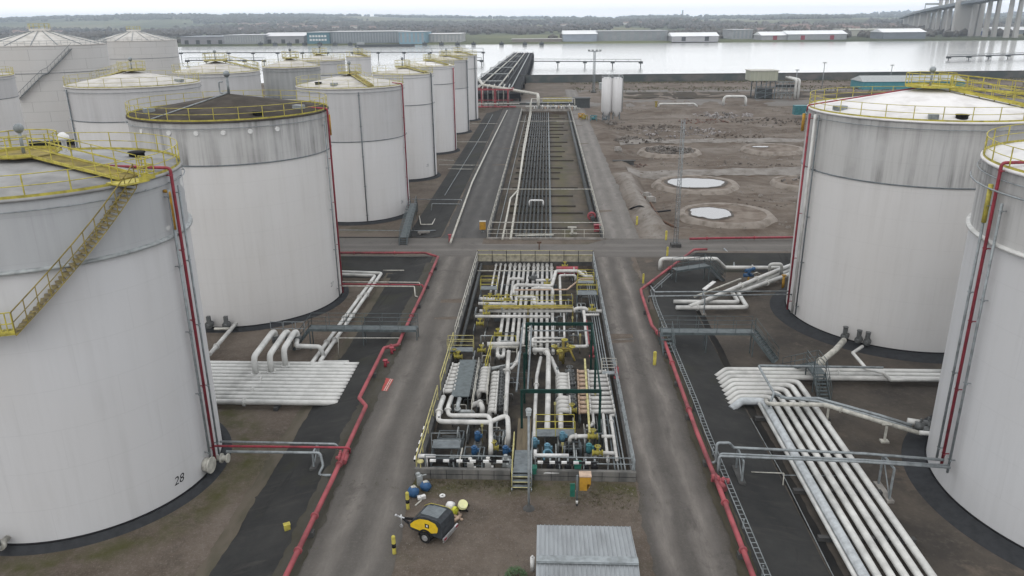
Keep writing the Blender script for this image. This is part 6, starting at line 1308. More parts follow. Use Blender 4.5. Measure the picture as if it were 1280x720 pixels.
b = MB(); c = at(567, 637, .25); b.tube([c, c+V((.16, -.1, 0))], .2, 14); b.tube([c+V((.16, -.1, 0)), c+V((.2, -.12, 0))], .1, 10); b.box(c+V((.05, 0, -.22)), (.3, .2, .08)); single('yellow_spool', b, weather('lime', (.50, .52, .05), (.4, .42, .06), 3), 'small lime yellow spool beside the white sack', 'spool')
b = MB(); a_, c_ = at(564, 642, .05), at(578, 650, .05); b.beam(a_, c_, .14, .06); b.beam(a_+V((.3, .2, .05)), c_+V((-.1, .3, .05)), .1, .06); b.tube([at(566, 652, .12), at(572, 648, .2), at(576, 643, .1)], .09, 8, .1); single('timber', b, 'pipe_tan', 'brown timbers lying behind the trailer', 'timber')
# shed with a ribbed metal roof
ea, eb, ra, rb2 = at(672, 656, 2.3), at(788.5, 659, 2.3), at(669.5, 700, 2.75), at(797.5, 702, 2.75)
xA, xB, yN, yR = (ea.x+ra.x)/2, (eb.x+rb2.x)/2, (ea.y+eb.y)/2, (ra.y+rb2.y)/2; yS = 2*yR-yN; ze, zr = 2.3, 2.75
t = thing('shed', 'small shed with a pale grey ribbed metal roof at the near edge', 'shed', ((xA+xB)/2, yR, 0))
b = MB(); b.box2((xA+.12, yS+.15, 0), (xB-.12, yN-.15, ze-.05)); obj('wall', b, 'galv', t)
b = MB()
for ya, yb in ((yN, yR), (yS, yR)):
    n = 22
    for i in range(n):
        x0, x1 = xA+(xB-xA)*i/n, xA+(xB-xA)*(i+1)/n; w_ = x1-x0; hh = [0, 0, .035, .035]; xx = [x0, x0+w_*.7, x0+w_*.78, x0+w_*.92, x1]; zz = [0, 0, .045, .045, 0]
        for j in range(4): b.add([(xx[j], ya, ze+zz[j]), (xx[j+1], ya, ze+zz[j+1]), (xx[j+1], yb, zr+zz[j+1]), (xx[j], yb, zr+zz[j])], [(0, 1, 2, 3) if ya < yb else (3, 2, 1, 0)])
obj('roof', b, weather('roof_sheet', (.25, .268, .28), (.18, .192, .20), 1.2, (1, .3, 1), .42, .68, rough=.5, metal=.15), t)
b = MB(); b.beam((xA, yR, zr+.07), (xB, yR, zr+.07), .42, .05); b.beam((xA, yR-.24, zr+.05), (xB, yR-.24, zr+.05), .05, .03); obj('ridge_cap', b, 'galv', t)
b = MB()
for y in (yN, yS): b.beam((xA, y, ze-.06), (xB, y, ze-.06), .08, .1)
obj('gutter', b, 'galv_dark', t)
b = MB(); b.box2((xA+1.2, yS+.12, 0), (xA+2.2, yS+.15, 2.0)); obj('door', b, 'galv_dark', t)
b = MB(); c = at(665.5, 713, 0); c.z = 0; b.tube([c, c+V((0, 0, .75))], .11, 12); b.tube([c+V((0, 0, .75)), c+V((0, 0, .85))], .05, 8); single('gas_bottle', b, 'white_clean', 'pale upright cylinder beside the shed', 'cylinder')
def leaf_mat(name, a, b_):
    m, nt, b = _nt(name); nt.links.new(mixc(nt, ramp(nt, tex(nt, 2.5), .35, .65), a, b_), b.inputs['Base Color']); b.inputs['Roughness'].default_value = .7; return m
t = thing('shrub', 'low dark green shrub at the corner of the shed', 'shrub', at(645, 722, 0)); c = at(645, 722, .1); rr = random.Random(2); b = MB()
for k in range(700):
    u = V((rr.gauss(0, 1), rr.gauss(0, 1), abs(rr.gauss(0, .6)))); u = u.normalized()*rr.uniform(.3, 1)**.5*.55; p = c+u; a = rr.uniform(0, 6.3); s_ = rr.uniform(.03, .07); e1 = V((math.cos(a), math.sin(a), rr.uniform(-.4, .6)))*s_; e2 = V((-math.sin(a), math.cos(a), rr.uniform(-.4, .6)))*s_*.5; b.add([p-e1, p-e2, p+e1, p+e2], [(0, 1, 2, 3)])
obj('foliage', b, leaf_mat('shrub_leaf', (.03, .07, .025), (.07, .12, .04)), t); b = MB()
for k in range(6): b.tube([c, c+V((math.cos(k)*.3, math.sin(k)*.3, .35))], .012, 5)
obj('stem', b, 'rust', t)
# gravel stones and tufts near the camera (ground cover)
m = weather('gravel_stone', (.11, .094, .08), (.17, .15, .13), 3, rough=.95); b = MB(); rr = random.Random(9)
for k in range(5200):
    x, y = rr.uniform(-7, 5), rr.uniform(25.5, 38)
    if xA-.2 < x < xB+.2 and y < yN+.2: continue
    s_ = rr.uniform(.015, .045)*(1.9 if rr.random() < .06 else 1); o_ = len(b.v); a = rr.uniform(0, 6)
    vs = [(x+s_*math.cos(a+i*1.57)*rr.uniform(.7, 1.2), y+s_*math.sin(a+i*1.57)*rr.uniform(.7, 1.2), -.01) for i in range(4)]+[(x, y, s_*.9)]
    b.add(vs, [(0, 1, 4), (1, 2, 4), (2, 3, 4), (3, 0, 4)])
struct('gravel', b, m, 'stuff')
b = MB()
def tuft(x, y, z, n, h, sp):
    for i in range(n):
        a = rr.uniform(0, 6.28); r_ = rr.uniform(0, sp); p = V((x+r_*math.cos(a), y+r_*math.sin(a), z)); l = V((rr.gauss(0, .5), rr.gauss(0, .5), 1))*h*rr.uniform(.5, 1.1); w_ = V((math.cos(a), math.sin(a), 0))*.012; b.add([p-w_, p+w_, p+l], [(0, 1, 2)])
for k in range(900):
    pick = rr.random()
    if pick < .35: x, y = rr.gauss(-3.5, 2.0), 38.05-abs(rr.gauss(0, .5))
    elif pick < .6: x, y = rr.gauss(3.0, 1.3), 36.6+rr.gauss(0, .8)
    elif pick < .8: x, y = 9.75+rr.gauss(0, .2), rr.uniform(26, 64)
    else: x, y = -12.0+rr.gauss(0, .25), rr.uniform(27, 60)
    if y > 38.2 and -7.5 < x < 5.3: continue
    tuft(x, y, 0, 6, .12, .15)
struct('grass', b, leaf_mat('dry_grass', (.045, .045, .016), (.085, .08, .032)), 'stuff')

# ------------------------------------------------------------------ cleared yard east of the pipe track
earth = weather('pad_earth', (.085, .063, .047), (.16, .135, .112), .5, (1, 1, 1), .4, .65, .95, bmp=.3)
rim_m = weather('pad_rim', (.20, .176, .152), (.10, .083, .068), .7, lo=.45, hi=.7, rough=.95, bmp=.3)
pad_extra = True
MAT['wet_mud'] = weather('wet_mud', (.045, .037, .03), (.07, .058, .047), 1.2, rough=.55)
pud = _nt('puddle_water'); pud[2].inputs['Base Color'].default_value = (.05, .05, .05, 1); pud[2].inputs['Roughness'].default_value = .03; pud[2].inputs['Specular IOR Level'].default_value = 1.0; pud[2].inputs['IOR'].default_value = 2.2
MAT['puddle_water'] = pud[0]
def pad(px, py, pxr, label, wet=None, rub=0, seed=1):
    c = at(px, py, -.55); e = at(pxr, py, -.55); r = (e-c).length; zg = min(height(c.x+r*math.cos(a), c.y+r*math.sin(a)) for a in [k*.5 for k in range(13)])-.1; n = 72; rr = random.Random(seed)
    t = thing('tank_base', label, 'tank base', (c.x, c.y, zg)); top = -.28-zg
    def wob(a, k): return 1+.03*mnoise.noise(V((math.cos(a)*2, math.sin(a)*2, seed+k)))
    b = MB(); prof = [(r*1.12, 0), (r*1.03, top*.75), (r*.99, top), (r*.93, top+.02), (r*.88, top-.10)]
    for i, (q, z) in enumerate(prof): b.v += [(c.x+q*wob(2*PI*k/n, i*.3)*math.cos(2*PI*k/n), c.y+q*wob(2*PI*k/n, i*.3)*math.sin(2*PI*k/n), zg+z+.05*mnoise.noise(V((k*.4, i, seed)))) for k in range(n)]
    for i in range(len(prof)-1): b.f += [(i*n+k, i*n+(k+1) % n, (i+1)*n+(k+1) % n, (i+1)*n+k) for k in range(n)]
    b.m = [0]*len(b.f); b.s = [True]*len(b.f); obj('rim', b, rim_m, t)
    b = MB(); R_, S_ = 14, 56
    for i in range(R_+1):
        for k in range(S_): a = 2*PI*k/S_; q = r*.885*i/R_; b.v.append((c.x+q*math.cos(a), c.y+q*math.sin(a), zg+top-.12+.07*mnoise.noise(V((q*math.cos(a)*.35, q*math.sin(a)*.35, seed)))*(i < R_)))
    b.f = [(i*S_+k, i*S_+(k+1) % S_, (i+1)*S_+(k+1) % S_, (i+1)*S_+k) for i in range(R_) for k in range(S_)]; b.m = [0]*len(b.f); b.s = [True]*len(b.f); obj('floor', b, earth, t)
    if wet:
        b = MB(); ox, oy, ra, rb_, jag = wet; P = []
        for k in range(80):
            a = 2*PI*k/80; w_ = 1+jag*(mnoise.noise(V((math.cos(a)*1.6, math.sin(a)*1.6, seed+9)))+.5*mnoise.noise(V((math.cos(a)*5, math.sin(a)*5, seed))))
            P.append((c.x+r*(ox+ra*w_*math.cos(a)), c.y+r*(oy+rb_*w_*math.sin(a)), zg+top-.035))
        b.poly(P); obj('puddle', b, 'puddle_water', t)
        b = MB(); b.poly([(c.x+r*ox+(p[0]-c.x-r*ox)*1.13, c.y+r*oy+(p[1]-c.y-r*oy)*1.16, p[2]-.025) for p in P]); obj('wet_mud', b, 'wet_mud', t)
    if rub:
        b = MB(); rubble(b, c.x, c.y, r*.85, zg+top-.1, rub, rr, .55); tag(obj('rubble', b, weather('rubble%d' % seed, (.15, .137, .125), (.06, .052, .045), .8, lo=.4, hi=.6, rough=.95), t), kind='stuff')
def rubble(b, x, y, r, z, n, rr, s=.4, ysq=1.0):
    for k in range(n):
        a = rr.uniform(0, 6.28); q = r*math.sqrt(rr.random()); p = V((x+q*math.cos(a), y+q*math.sin(a)*ysq, z+rr.uniform(0, .5)*max(0, 1-q/r)*s*1.6)); w_ = rr.uniform(.15, 1)*s
        Mx = Matrix.Rotation(rr.uniform(0, 6), 3, 'Z') @ Matrix.Rotation(rr.uniform(-.7, .7), 3, 'X') @ Matrix.Rotation(rr.uniform(-.7, .7), 3, 'Y')
        b.box(p, (w_*rr.uniform(.6, 1.8), w_*rr.uniform(.5, 1), w_*rr.uniform(.3, .8)), 0, 0, Mx)
pad(870, 230, 920, 'round earth tank base with a big puddle covering most of it', (-.02, 0, .70, .62, .16), 0, 2)
pad(907, 268, 964, 'round earth tank base with a puddle on its west half', (-.34, .02, .44, .5, .25), 0, 3)
pad(837, 189, 874, 'round tank base heaped with broken rubble', None, 420, 4)
pad(1003, 228, 1040, 'round earth tank base half hidden behind the streaked east tank', None, 25, 8)
pad(966, 186, 1003, 'round tank base with two small puddles near the streaked tank', (-.35, .25, .28, .14, .3), 0, 5)
for k, (px, py, w_, n, s, lab) in enumerate(((905, 142, 9, 150, .8, 'grey white rubble heap by the low white pipe'), (812, 158, 9, 130, .7, 'brown rubble heap beyond the round rubble base'), (800, 177, 6, 90, .6, 'low rubble heap beside the far east road'), (878, 150, 7, 90, .5, 'flat scatter of broken brick'), (930, 172, 9, 110, .5, 'scatter of dark rubble in the middle of the yard'), (765, 152, 4, 70, .7, 'rubble heap at the foot of the silos'), (980, 205, 4, 40, .4, 'small rubble heap beside the streaked tank'), (850, 163, 12, 160, .5, 'long dark scatter of debris north of the round rubble base'), (960, 150, 10, 90, .6, 'pale stony heap before the white goalpost arch'), (910, 202, 8, 70, .4, 'thin scatter of stones along the earth bank'), (790, 205, 3, 40, .5, 'small heap at the corner of the far bank'), (940, 250, 5, 60, .35, 'scatter of clods between the two puddles and the streaked tank'))):
    c = at(px, py, -.5); b = MB(); rubble(b, c.x, c.y, w_, height(c.x, c.y)-.1, n, random.Random(20+k), s, .8); o_ = single('rubble_heap', b, weather('heap%d' % k, [(.27, .255, .25), (.10, .083, .07), (.14, .126, .113), (.17, .10, .08), (.085, .067, .053), (.16, .148, .135), (.12, .10, .085)][k % 7], (.06, .05, .042), .7, lo=.4, hi=.65, rough=.95), lab, 'rubble', kind='stuff')
for k, (px, py, sc) in enumerate(((692/4+640, 249, 1.0), (672/4+640, 243, .8), (772, 186, 1.0))):
    c = at(px, py, .5); b = MB(); b.box(c, (1.0*sc, .7*sc, .8*sc), .5); b.box(c+V((.5, .3, -.1)), (.6*sc, .5*sc, .5*sc), 1.0); b.tube([c+V((-.6, .2, -.1)), c+V((.8, -.3, -.4))], .15, 8); single('concrete_lump', b, 'concrete', ['pale broken concrete block on the bank by the puddles', 'smaller concrete block behind it on the bank', 'pale concrete lump at the far end of the earth bank'][k], 'concrete block')
pipe('black hose arching over the earth bank', 'black', .12, [at(786, 262, .1), at(793, 259, .9), at(800, 257, 1.0), at(810, 262, .8), at(820, 265, .1), at(838, 263, -.5)], .6, 8, cat='hose', name='hose')
pipe('rusty pipe lying along the inside of the earth bank', 'rust', .16, [at(797, 238, .2), at(812, 252, .1), at(826, 275, 0), at(845, 285, -.2)], .4, 8)
b = MB(); c = at(780, 202, 0); b.box(c+V((0, 0, .2)), (4.2, .9, .12)); b.box(c+V((0, 0, -.2)), (3.6, .7, .8)); single('culvert_slab', b, 'concrete_dark', 'dark slab at the end of the first earth bank', 'slab')
# lattice mast and light mast
def mast(label, px, py, H, w, lamps=False, seg=14):
    q = at(px, py, 0); t = thing('lattice_mast', label, 'mast', q); b = MB()
    for k in range(3):
        a = 2*PI*k/3+.5; b.tube([q+V((w*math.cos(a), w*math.sin(a), 0)), q+V((w*.8*math.cos(a), w*.8*math.sin(a), H))], .03 if not lamps else .09, 5)
    for i in range(seg):
        for k in range(3):
            a, a2 = 2*PI*k/3+.5, 2*PI*(k+1)/3+.5; z0, z1 = H*i/seg, H*(i+1)/seg; b.tube([q+V((w*math.cos(a), w*math.sin(a), z0)), q+V((w*math.cos(a2), w*math.sin(a2), z1))], .016 if not lamps else .05, 4); b.tube([q+V((w*math.cos(a), w*math.sin(a), z0)), q+V((w*math.cos(a2), w*math.sin(a2), z0))], .016 if not lamps else .05, 4)
    obj('lattice', b, 'galv', t); b = MB(); b.box(q+V((0, 0, .15)), (w*4, w*4, .5)); obj('footing', b, 'concrete_dark', t)
    if lamps:
        b = MB(); b.beam(q+V((-2.2, 0, H)), q+V((2.2, 0, H)), .15, .2); obj('cross_arm', b, 'galv', t)
        for x in (-2, -.7, .7, 2): b = MB(); b.box(q+V((x, -.1, H+.35)), (.8, .35, .5)); obj('floodlight', b, 'pipe_grey', t)
    return t
mast('thin grey lattice mast by the chamfered corner of the east road', 844.5, 308, 14.5, .28, seg=30)
mast('light mast with four lamps near the river wall', 742, 116, 14.3, .5, True)
for px, py, top, lab in ((1027, 112, 79, 'slender lamp pole by the river wall behind the streaked tank'), (1112, 105, 82, 'slender pole at the river wall beside the teal shed'), (994, 112, 88, 'short lamp pole beside the conveyor frame')):
    q = at(px, py, 0); h_ = at_y(px, top, q.y).z; t = thing('lamp_pole', lab, 'lamp pole', q); b = MB(); b.tube([q, q+V((0, 0, h_))], .14, 6); obj('pole', b, 'galv', t); b = MB(); b.box(q+V((0, 0, h_+.15)), (1.3, .5, .3)); obj('lamp_head', b, 'pipe_grey', t)
# silos
for px, lab in ((757.5, 'white silo on the west side of the pair'), (770, 'white silo on the east side of the pair, under two vents')):
    q = at(px, 149, 0); t = thing('silo', lab, 'silo', q, 'pair of white silos'); h0, h1 = at_y(px, 140, q.y).z, at_y(px, 98, q.y).z; r_ = 1.38
    b = MB(); b.lathe(q, [(.3, h0-1.2), (r_, h0+.3), (r_, h1), (r_*.5, h1+.35), (.01, h1+.4)], 28); obj('shell', b, SH['fresh'], t)
    for k in range(4): a = PI/4+k*PI/2; b = MB(); b.beam(q+V((r_*.85*math.cos(a), r_*.85*math.sin(a), 0)), q+V((r_*.85*math.cos(a), r_*.85*math.sin(a), h0+.3)), .16, .16); obj('leg', b, 'galv_dark', t)
    b = MB(); rail_line(b, [q+V((r_*math.cos(2*PI*k/10), r_*math.sin(2*PI*k/10), h1)) for k in range(10)], .9, .04, 1, (.45,), True); obj('top_railing', b, 'galv', t)
    b = MB(); b.tube([q+V((.4, 0, h1)), q+V((.4, 0, h1+1.1))], .22, 8); b.tube([q+V((r_+.08, -.4, h0)), q+V((r_+.08, -.4, h1+.6)), q+V((r_*.5, -.2, h1+1.0))], .1, 6, .3); obj('vent_pipe', b, 'pipe_grey', t)
q = at(752, 150, 0)
for k, (dx, dy, mt, lab) in enumerate(((-2.2, -1.5, 'teal', 'teal pump set at the foot of the silos'), (-4.6, -.5, 'yellow_moss', 'mustard framed machine beside the silos'), (.8, -2.4, 'galv_dark', 'dark pump skid in front of the silos'), (-5.2, 3.2, 'orange', 'orange barrier frame by the far east road'))):
    c = q+V((dx, dy, 0)); t = thing('plant_skid', lab, 'machine', c); b = MB()
    for sx_ in (-1, 1):
        for sy_ in (-1, 1): b.beam(c+V((sx_*.8, sy_*.6, 0)), c+V((sx_*.8, sy_*.6, 1.3)), .1, .1)
    b.beam(c+V((-.8, -.6, 1.3)), c+V((.8, -.6, 1.3)), .1, .1); b.beam(c+V((-.8, .6, 1.3)), c+V((.8, .6, 1.3)), .1, .1); b.beam(c+V((-.8, -.6, 1.3)), c+V((-.8, .6, 1.3)), .1, .1); b.beam(c+V((.8, -.6, 1.3)), c+V((.8, .6, 1.3)), .1, .1); obj('frame', b, mt, t)
    b = MB(); b.tube([c+V((-.6, 0, .6)), c+V((.5, 0, .6))], .4, 12); b.box(c+V((.3, 0, 1.1)), (.5, .5, .4)); obj('pump', b, mt, t)
# conveyor building, pipes and sheds by the river
q = at(955, 124, 0); y_ = q.y; xl, xr = at_y(938, 100, y_).x, at_y(972, 100, y_).x; z0_, z1_ = at_y(955, 101, y_).z, at_y(955, 89, y_).z
t = thing('elevated_house', 'greenish box house standing on a dark steel frame by the river', 'building', q); b = MB(); b.box2((xl, y_, z0_), (xr, y_+7, z1_)); obj('wall', b, weather('olive_sheet', (.30, .31, .25), (.24, .25, .20), .6, (3, 3, .2), rough=.6), t)
b = MB(); b.box2((xl-.2, y_-.2, z1_), (xr+.2, y_+7.2, z1_+.25)); obj('roof', b, 'pipe_cream', t)
for x in (xl+2.2, (xl+xr)/2+1, xr-.4):
    for y in (y_+.5, y_+6.5): b = MB(); b.beam((x, y, 0), (x, y, z0_), .3, .3); obj('column', b, 'galv_dark', t)
b = MB()
for i in range(3): b.beam((xl+2.2, y_+.4, z0_*i/3), (xr-.4, y_+.4, z0_*(i+1)/3), .15, .15); b.beam((xl+2.2, y_+.4, z0_*(i+1)/3), (xr-.4, y_+.4, z0_*(i+1)/3), .2, .2)
obj('bracing', b, 'galv_dark', t); b = MB(); b.box2((xl+3, y_+1, .2), (xr-1, y_+5, z0_*.55)); obj('machinery', b, 'pipe_dark', t)
t = thing('conveyor_frame', 'grey steel conveyor frame beside the greenish house', 'conveyor', (xr+3.5, y_+2, 0)); b = MB(); xs_ = [xr+.6+1.35*k for k in range(6)]
for i, x in enumerate(xs_): b.beam((x, y_+1, 0), (x, y_+1, z0_*(.95 if i < 5 else .8)), .14, .14); b.beam((x, y_+4, 0), (x, y_+4, z0_*.9), .14, .14)
for z in (z0_*.3, z0_*.6, z0_*.9): b.beam((xs_[0], y_+1, z), (xs_[-1], y_+1, z), .14, .18); b.beam((xs_[0], y_+4, z), (xs_[-1], y_+4, z), .14, .18)
for i in range(5): b.beam((xs_[i], y_+1, 0 if i % 2 else z0_*.6), (xs_[i+1], y_+1, z0_*.6 if i % 2 else 0), .08, .1)
obj('frame', b, 'galv', t); b = MB(); b.box2((xs_[0], y_+1.4, z0_*.62), (xs_[-1], y_+3.6, z0_*.75)); obj('belt', b, 'pipe_dark', t)
for k in range(2):
    x = at_y(994+4*k, 115, y_-2).x; pipe('tall white twin duct by the conveyor frame, %s' % ('river side' if k == 0 else 'yard side'), 'pipe_white', .42, [V((x, y_-2, .1)), V((x, y_-2, z0_+.4)), V((x-2.2, y_+2, z0_+.9))], .8, 10, 'twin white ducts')
c = at(904, 132, 0); e = at(932, 132, 0); z_ = at_y(918, 120.5, c.y).z
pipe('white goalpost pipe arch in front of the greenish house', 'pipe_white', .38, [c, V((c.x, c.y, z_)), V((e.x, c.y, z_)), V((e.x, c.y, 0))], 1.2, 10)
c = at(823, 134, 0); e = at(872, 134, 0); pipe('long low white pipe in the middle of the yard', 'pipe_white', .26, [V((c.x, c.y, .1)), V((c.x+.3, c.y, 1.0)), V((e.x-1, c.y, 1.0)), V((e.x, c.y, .1))], 1.0, 8)
b = MB(); c = at(820, 134, 0); b.beam(c, c+V((0, 0, 1.5)), .5, .5); b.box(c+V((0, 0, 1.6)), (.9, .5, .3)); single('valve_post', b, 'yellow_moss', 'mustard post at the end of the long low white pipe', 'post')
b = MB(); c = at(1001, 143, 0); b.box2((c.x-2, c.y-1.2, 0), (c.x+2.2, c.y+1.2, 2.3)); b.box2((c.x-2.05, c.y-1.25, 2.3), (c.x+2.25, c.y+1.25, 2.42))
for k in range(12): b.box2((c.x-1.9+.35*k, c.y-1.26, .15), (c.x-1.8+.35*k, c.y-1.2, 2.2))
single('container', b, 'teal', 'teal ribbed container beside the streaked east tank', 'container')
l_, r_ = at(1078, 112, 0), at(1178, 113, 0); y_ = l_.y; ztop = at_y(1078, 98, y_).z; t = thing('river_shed', 'long teal shed with a pale low roof by the river wall', 'shed', (l_.x, y_, 0)); b = MB(); b.prism([(l_.x, y_, 0), (r_.x+10, y_, 0), (r_.x+10, y_+12, 0), (l_.x, y_+12, 0)], ztop-1.2); obj('wall', b, weather('teal_sheet', (.05, .20, .23), (.04, .15, .18), .8, (4, 4, .3)), t)
b = MB(); b.add([(l_.x-.3, y_-.3, ztop-1.2), (r_.x+10, y_-.3, ztop-1.2), (r_.x+10, y_+12.3, ztop-1.2), (l_.x-.3, y_+12.3, ztop-1.2), (l_.x+.5, y_+6, ztop+.6), (r_.x+10, y_+6, ztop+.6)], [(0, 1, 5, 4), (2, 3, 4, 5), (3, 0, 4), (1, 2, 5)]); obj('roof', b, 'pipe_grey', t)
# river wall, in panels of one long wall
t = thing('flood_wall', 'long dark green grey flood wall along the near river bank', 'wall', (100, 345, 0)); b = MB(); P = [(-13, 335), (40, 337), (130, 341), (330, 352), (600, 368)]
for a_, c_ in zip(P[:-1], P[1:]): b.beam((a_[0], a_[1], 1.3), (c_[0], c_[1], 1.3), .5, 3.4)
obj('wall', b, weather('flood_wall_paint', (.058, .07, .07), (.12, .11, .105), .12, (1, 1, 1.5), .45, .68, .85), t)
b = MB()
for a_, c_ in zip(P[:-1], P[1:]): b.beam((a_[0], a_[1], 3.07), (c_[0], c_[1], 3.07), .8, .15)
obj('coping', b, 'concrete_dark', t)
b = MB()
for k in range(2): b.box2((20+k*8, 300, 0), (26+k*8, 303, 2.4)); break
single('cabin', b, 'pipe_grey', 'low grey cabin behind the silos', 'cabin')

# broken stones strewn over the cleared yard
b = MB(); rr = random.Random(31)
for k in range(4200):
    x = rr.uniform(15, 75); y = rr.uniform(94, 235)
    if mnoise.noise(V((x*.09, y*.07, 3.3))) < .05: continue
    s_ = rr.uniform(.1, .3)*(2.2 if rr.random() < .05 else 1); z = height(x, y); o_ = rr.uniform(0, 6); b.add([(x+s_*math.cos(o_+i*1.57)*rr.uniform(.6, 1.3), y+s_*math.sin(o_+i*1.57)*rr.uniform(.6, 1.3), z-.03) for i in range(4)]+[(x+rr.uniform(-.05, .05), y, z+s_*rr.uniform(.4, 1.0))], [(0, 1, 4), (1, 2, 4), (2, 3, 4), (3, 0, 4)])
struct('yard_rubble', b, weather('yard_stone', (.10, .085, .07), (.19, .175, .16), .5, rough=.95), 'stuff')
# ------------------------------------------------------------------ far shore: warehouses, bridge, woods
def wh(label, px0, px1, ptop, pbase, wallc, roofc, d=None, kind='flat', deep=60, strip=None, doors=0, win=None):
    mid = (px0+px1)/2; y = 1007+(d or 0)
    x0, x1 = at_y(px0, 50, y).x, at_y(px1, 50, y).x; zt = at_y(mid, ptop, y).z; zb = -1.1
    t = thing('warehouse', label, 'warehouse', ((x0+x1)/2, y, zb)); wm = weather('wall_%s' % label[:18], wallc, tuple(c*.75 for c in wallc), .05, (1, 1, 3), rough=.7); rm = weather('roof_%s' % label[:18], roofc, tuple(c*.85 for c in roofc), .03, rough=.55)
    he = zt-(1.6 if kind != 'flat' else .6); b = MB(); b.box2((x0, y, zb-1), (x1, y+deep, he)); obj('wall', b, wm, t); b = MB()
    if kind == 'flat': b.box2((x0-.8, y-.8, he), (x1+.8, y+deep+.8, he+.6))
    else: b.add([(x0-1, y-1, he), (x1+1, y-1, he), (x1+1, y+deep+1, he), (x0-1, y+deep+1, he), (x0-1, y+deep*.5, zt+2.5), (x1+1, y+deep*.5, zt+2.5)], [(0, 1, 5, 4), (2, 3, 4, 5), (3, 0, 4), (1, 2, 5)])
    obj('roof', b, rm, t)
    if strip:
        n, cmat = strip; b = MB()
        for i in range(n): xa = x0+(x1-x0)*(i+.25)/n; b.box2((xa, y-.12, zb+1), (xa+(x1-x0)/n*.5, y, he-1))
        obj('cladding_strip', b, cmat, t)
    for i in range(doors): xa = x0+(x1-x0)*(i+.5)/max(1, doors); b = MB(); b.box2((xa-2.5, y-.15, zb), (xa+2.5, y, zb+5)); obj('door', b, 'pipe_dred' if 'reddish' in label else 'pipe_dark', t)
    if win:
        for r_ in range(win[0]):
            for i in range(win[1]): xa = x0+(x1-x0)*(.16+.66*i/(win[1]-1)); za = zb+3.5+4.4*r_; b = MB(); b.box2((xa-1.3, y-.15, za), (xa+1.3, y, za+2.2)); obj('window', b, 'white_clean', t)
    return t
wh('low grey warehouse with slate blue roof furthest west on the far shore', 226, 282, 45.5, 53, (.22, .22, .23), (.25, .27, .30), 20, doors=4)
wh('grey warehouse with ribbed front west of the teal block', 280, 330, 43.5, 53, (.24, .25, .26), (.42, .43, .45), 15, strip=(16, 'pipe_grey'))
wh('pair of pale pitched warehouses right beside the teal block', 328, 380, 43.5, 53, (.26, .26, .27), (.55, .55, .56), 25, 'gable', doors=3)
wh('teal block with two rows of white windows', 384, 412, 40, 53, (.07, .15, .18), (.35, .37, .38), 0, win=(2, 6))
wh('long grey warehouse with vertical pale strips', 412, 503, 39, 53.5, (.16, .18, .20), (.50, .51, .52), 4, strip=(26, 'galv'))
wh('blue fronted warehouse joined to the striped one', 499, 531, 39.5, 54, (.16, .27, .33), (.40, .41, .42), -6, strip=(6, 'galv'))
wh('small pale office block with a roof box east of the blue fronted warehouse', 535, 576, 42, 52, (.36, .36, .36), (.56, .56, .56), 30, strip=(9, 'pipe_grey'))
wh('bright roofed pale blue warehouse on the far shore', 704, 746, 41, 52, (.26, .29, .34), (.62, .63, .64), 10, 'gable')
wh('large grey warehouse with tall bays on the far shore', 746, 834, 38.5, 51.5, (.24, .25, .26), (.30, .31, .33), 20, strip=(8, 'galv'))
wh('long low white roofed shed with an open dark bay', 840, 898, 43.5, 51, (.32, .32, .33), (.66, .67, .68), -10, 'gable', deep=40, doors=2)
wh('square grey block standing east of the white roofed shed', 915, 940, 37, 49, (.28, .29, .30), (.36, .37, .38), 70, strip=(5, 'galv'))
wh('white roofed shed west of the one with reddish doors', 952, 985, 42.5, 49, (.30, .30, .31), (.66, .67, .68), 15, 'gable', deep=40, doors=1)
wh('long white roofed shed with two reddish doors', 985, 1058, 41, 48.5, (.28, .29, .30), (.66, .67, .68), 10, 'gable', deep=40, strip=(10, 'pipe_grey'), doors=2)
wh('broad cream warehouse set back behind the reddish doored shed', 1058, 1112, 36.5, 46, (.36, .36, .32), (.52, .52, .46), 180)
wh('dark fronted shed with a white roof beside the bridge', 1103, 1156, 38.5, 48, (.16, .18, .20), (.66, .67, .68), 15, 'gable', deep=40)
wh('low brown shed between the office block and the pale blue warehouse', 640, 702, 48.5, 53, (.22, .20, .18), (.30, .29, .28), 6, deep=25)
wh('dark blue lorry shed under the bridge', 1222, 1244, 38.5, 47, (.05, .07, .16), (.2, .2, .24), 180)
wh('long grey shed beyond the bridge legs', 1244, 1300, 36, 46, (.14, .16, .17), (.5, .51, .52), 220, 'gable')
# bridge viaduct
t = thing('bridge', 'long concrete motorway viaduct curving up across the far shore', 'bridge', (560, 1150, 0))
DK = [(1128, 22.5, 2600), (1136, 19.2, 2100), (1146, 16.3, 1700), (1160, 12.8, 1450), (1175, 9.6, 1300), (1190, 6.8, 1210), (1205, 3.8, 1160), (1222, 1.0, 1120), (1240, -2.0, 1085), (1262, -6, 1050), (1300, -12, 1010), (1360, -22, 960)]
DP = [at_y(px, py, d) for px, py, d in DK]
b = MB()
for a_, c_ in zip(DP[:-1], DP[1:]):
    b.beam(a_-V((0, 0, 1.4)), c_-V((0, 0, 1.4)), 20, 2.8)
obj('deck', b, weather('bridge_steel', (.15, .17, .19), (.19, .21, .23), .02, rough=.7), t)
b = MB()
for a_, c_ in zip(DP[:-1], DP[1:]):
    for s_ in (-9.5, 9.5): b.beam(a_+V((s_, 0, .7)), c_+V((s_, 0, .7)), .4, 1.4)
obj('parapet', b, 'galv', t)
bc = weather('bridge_concrete', (.36, .35, .33), (.30, .29, .275), .03, (1, 1, .2), rough=.85)
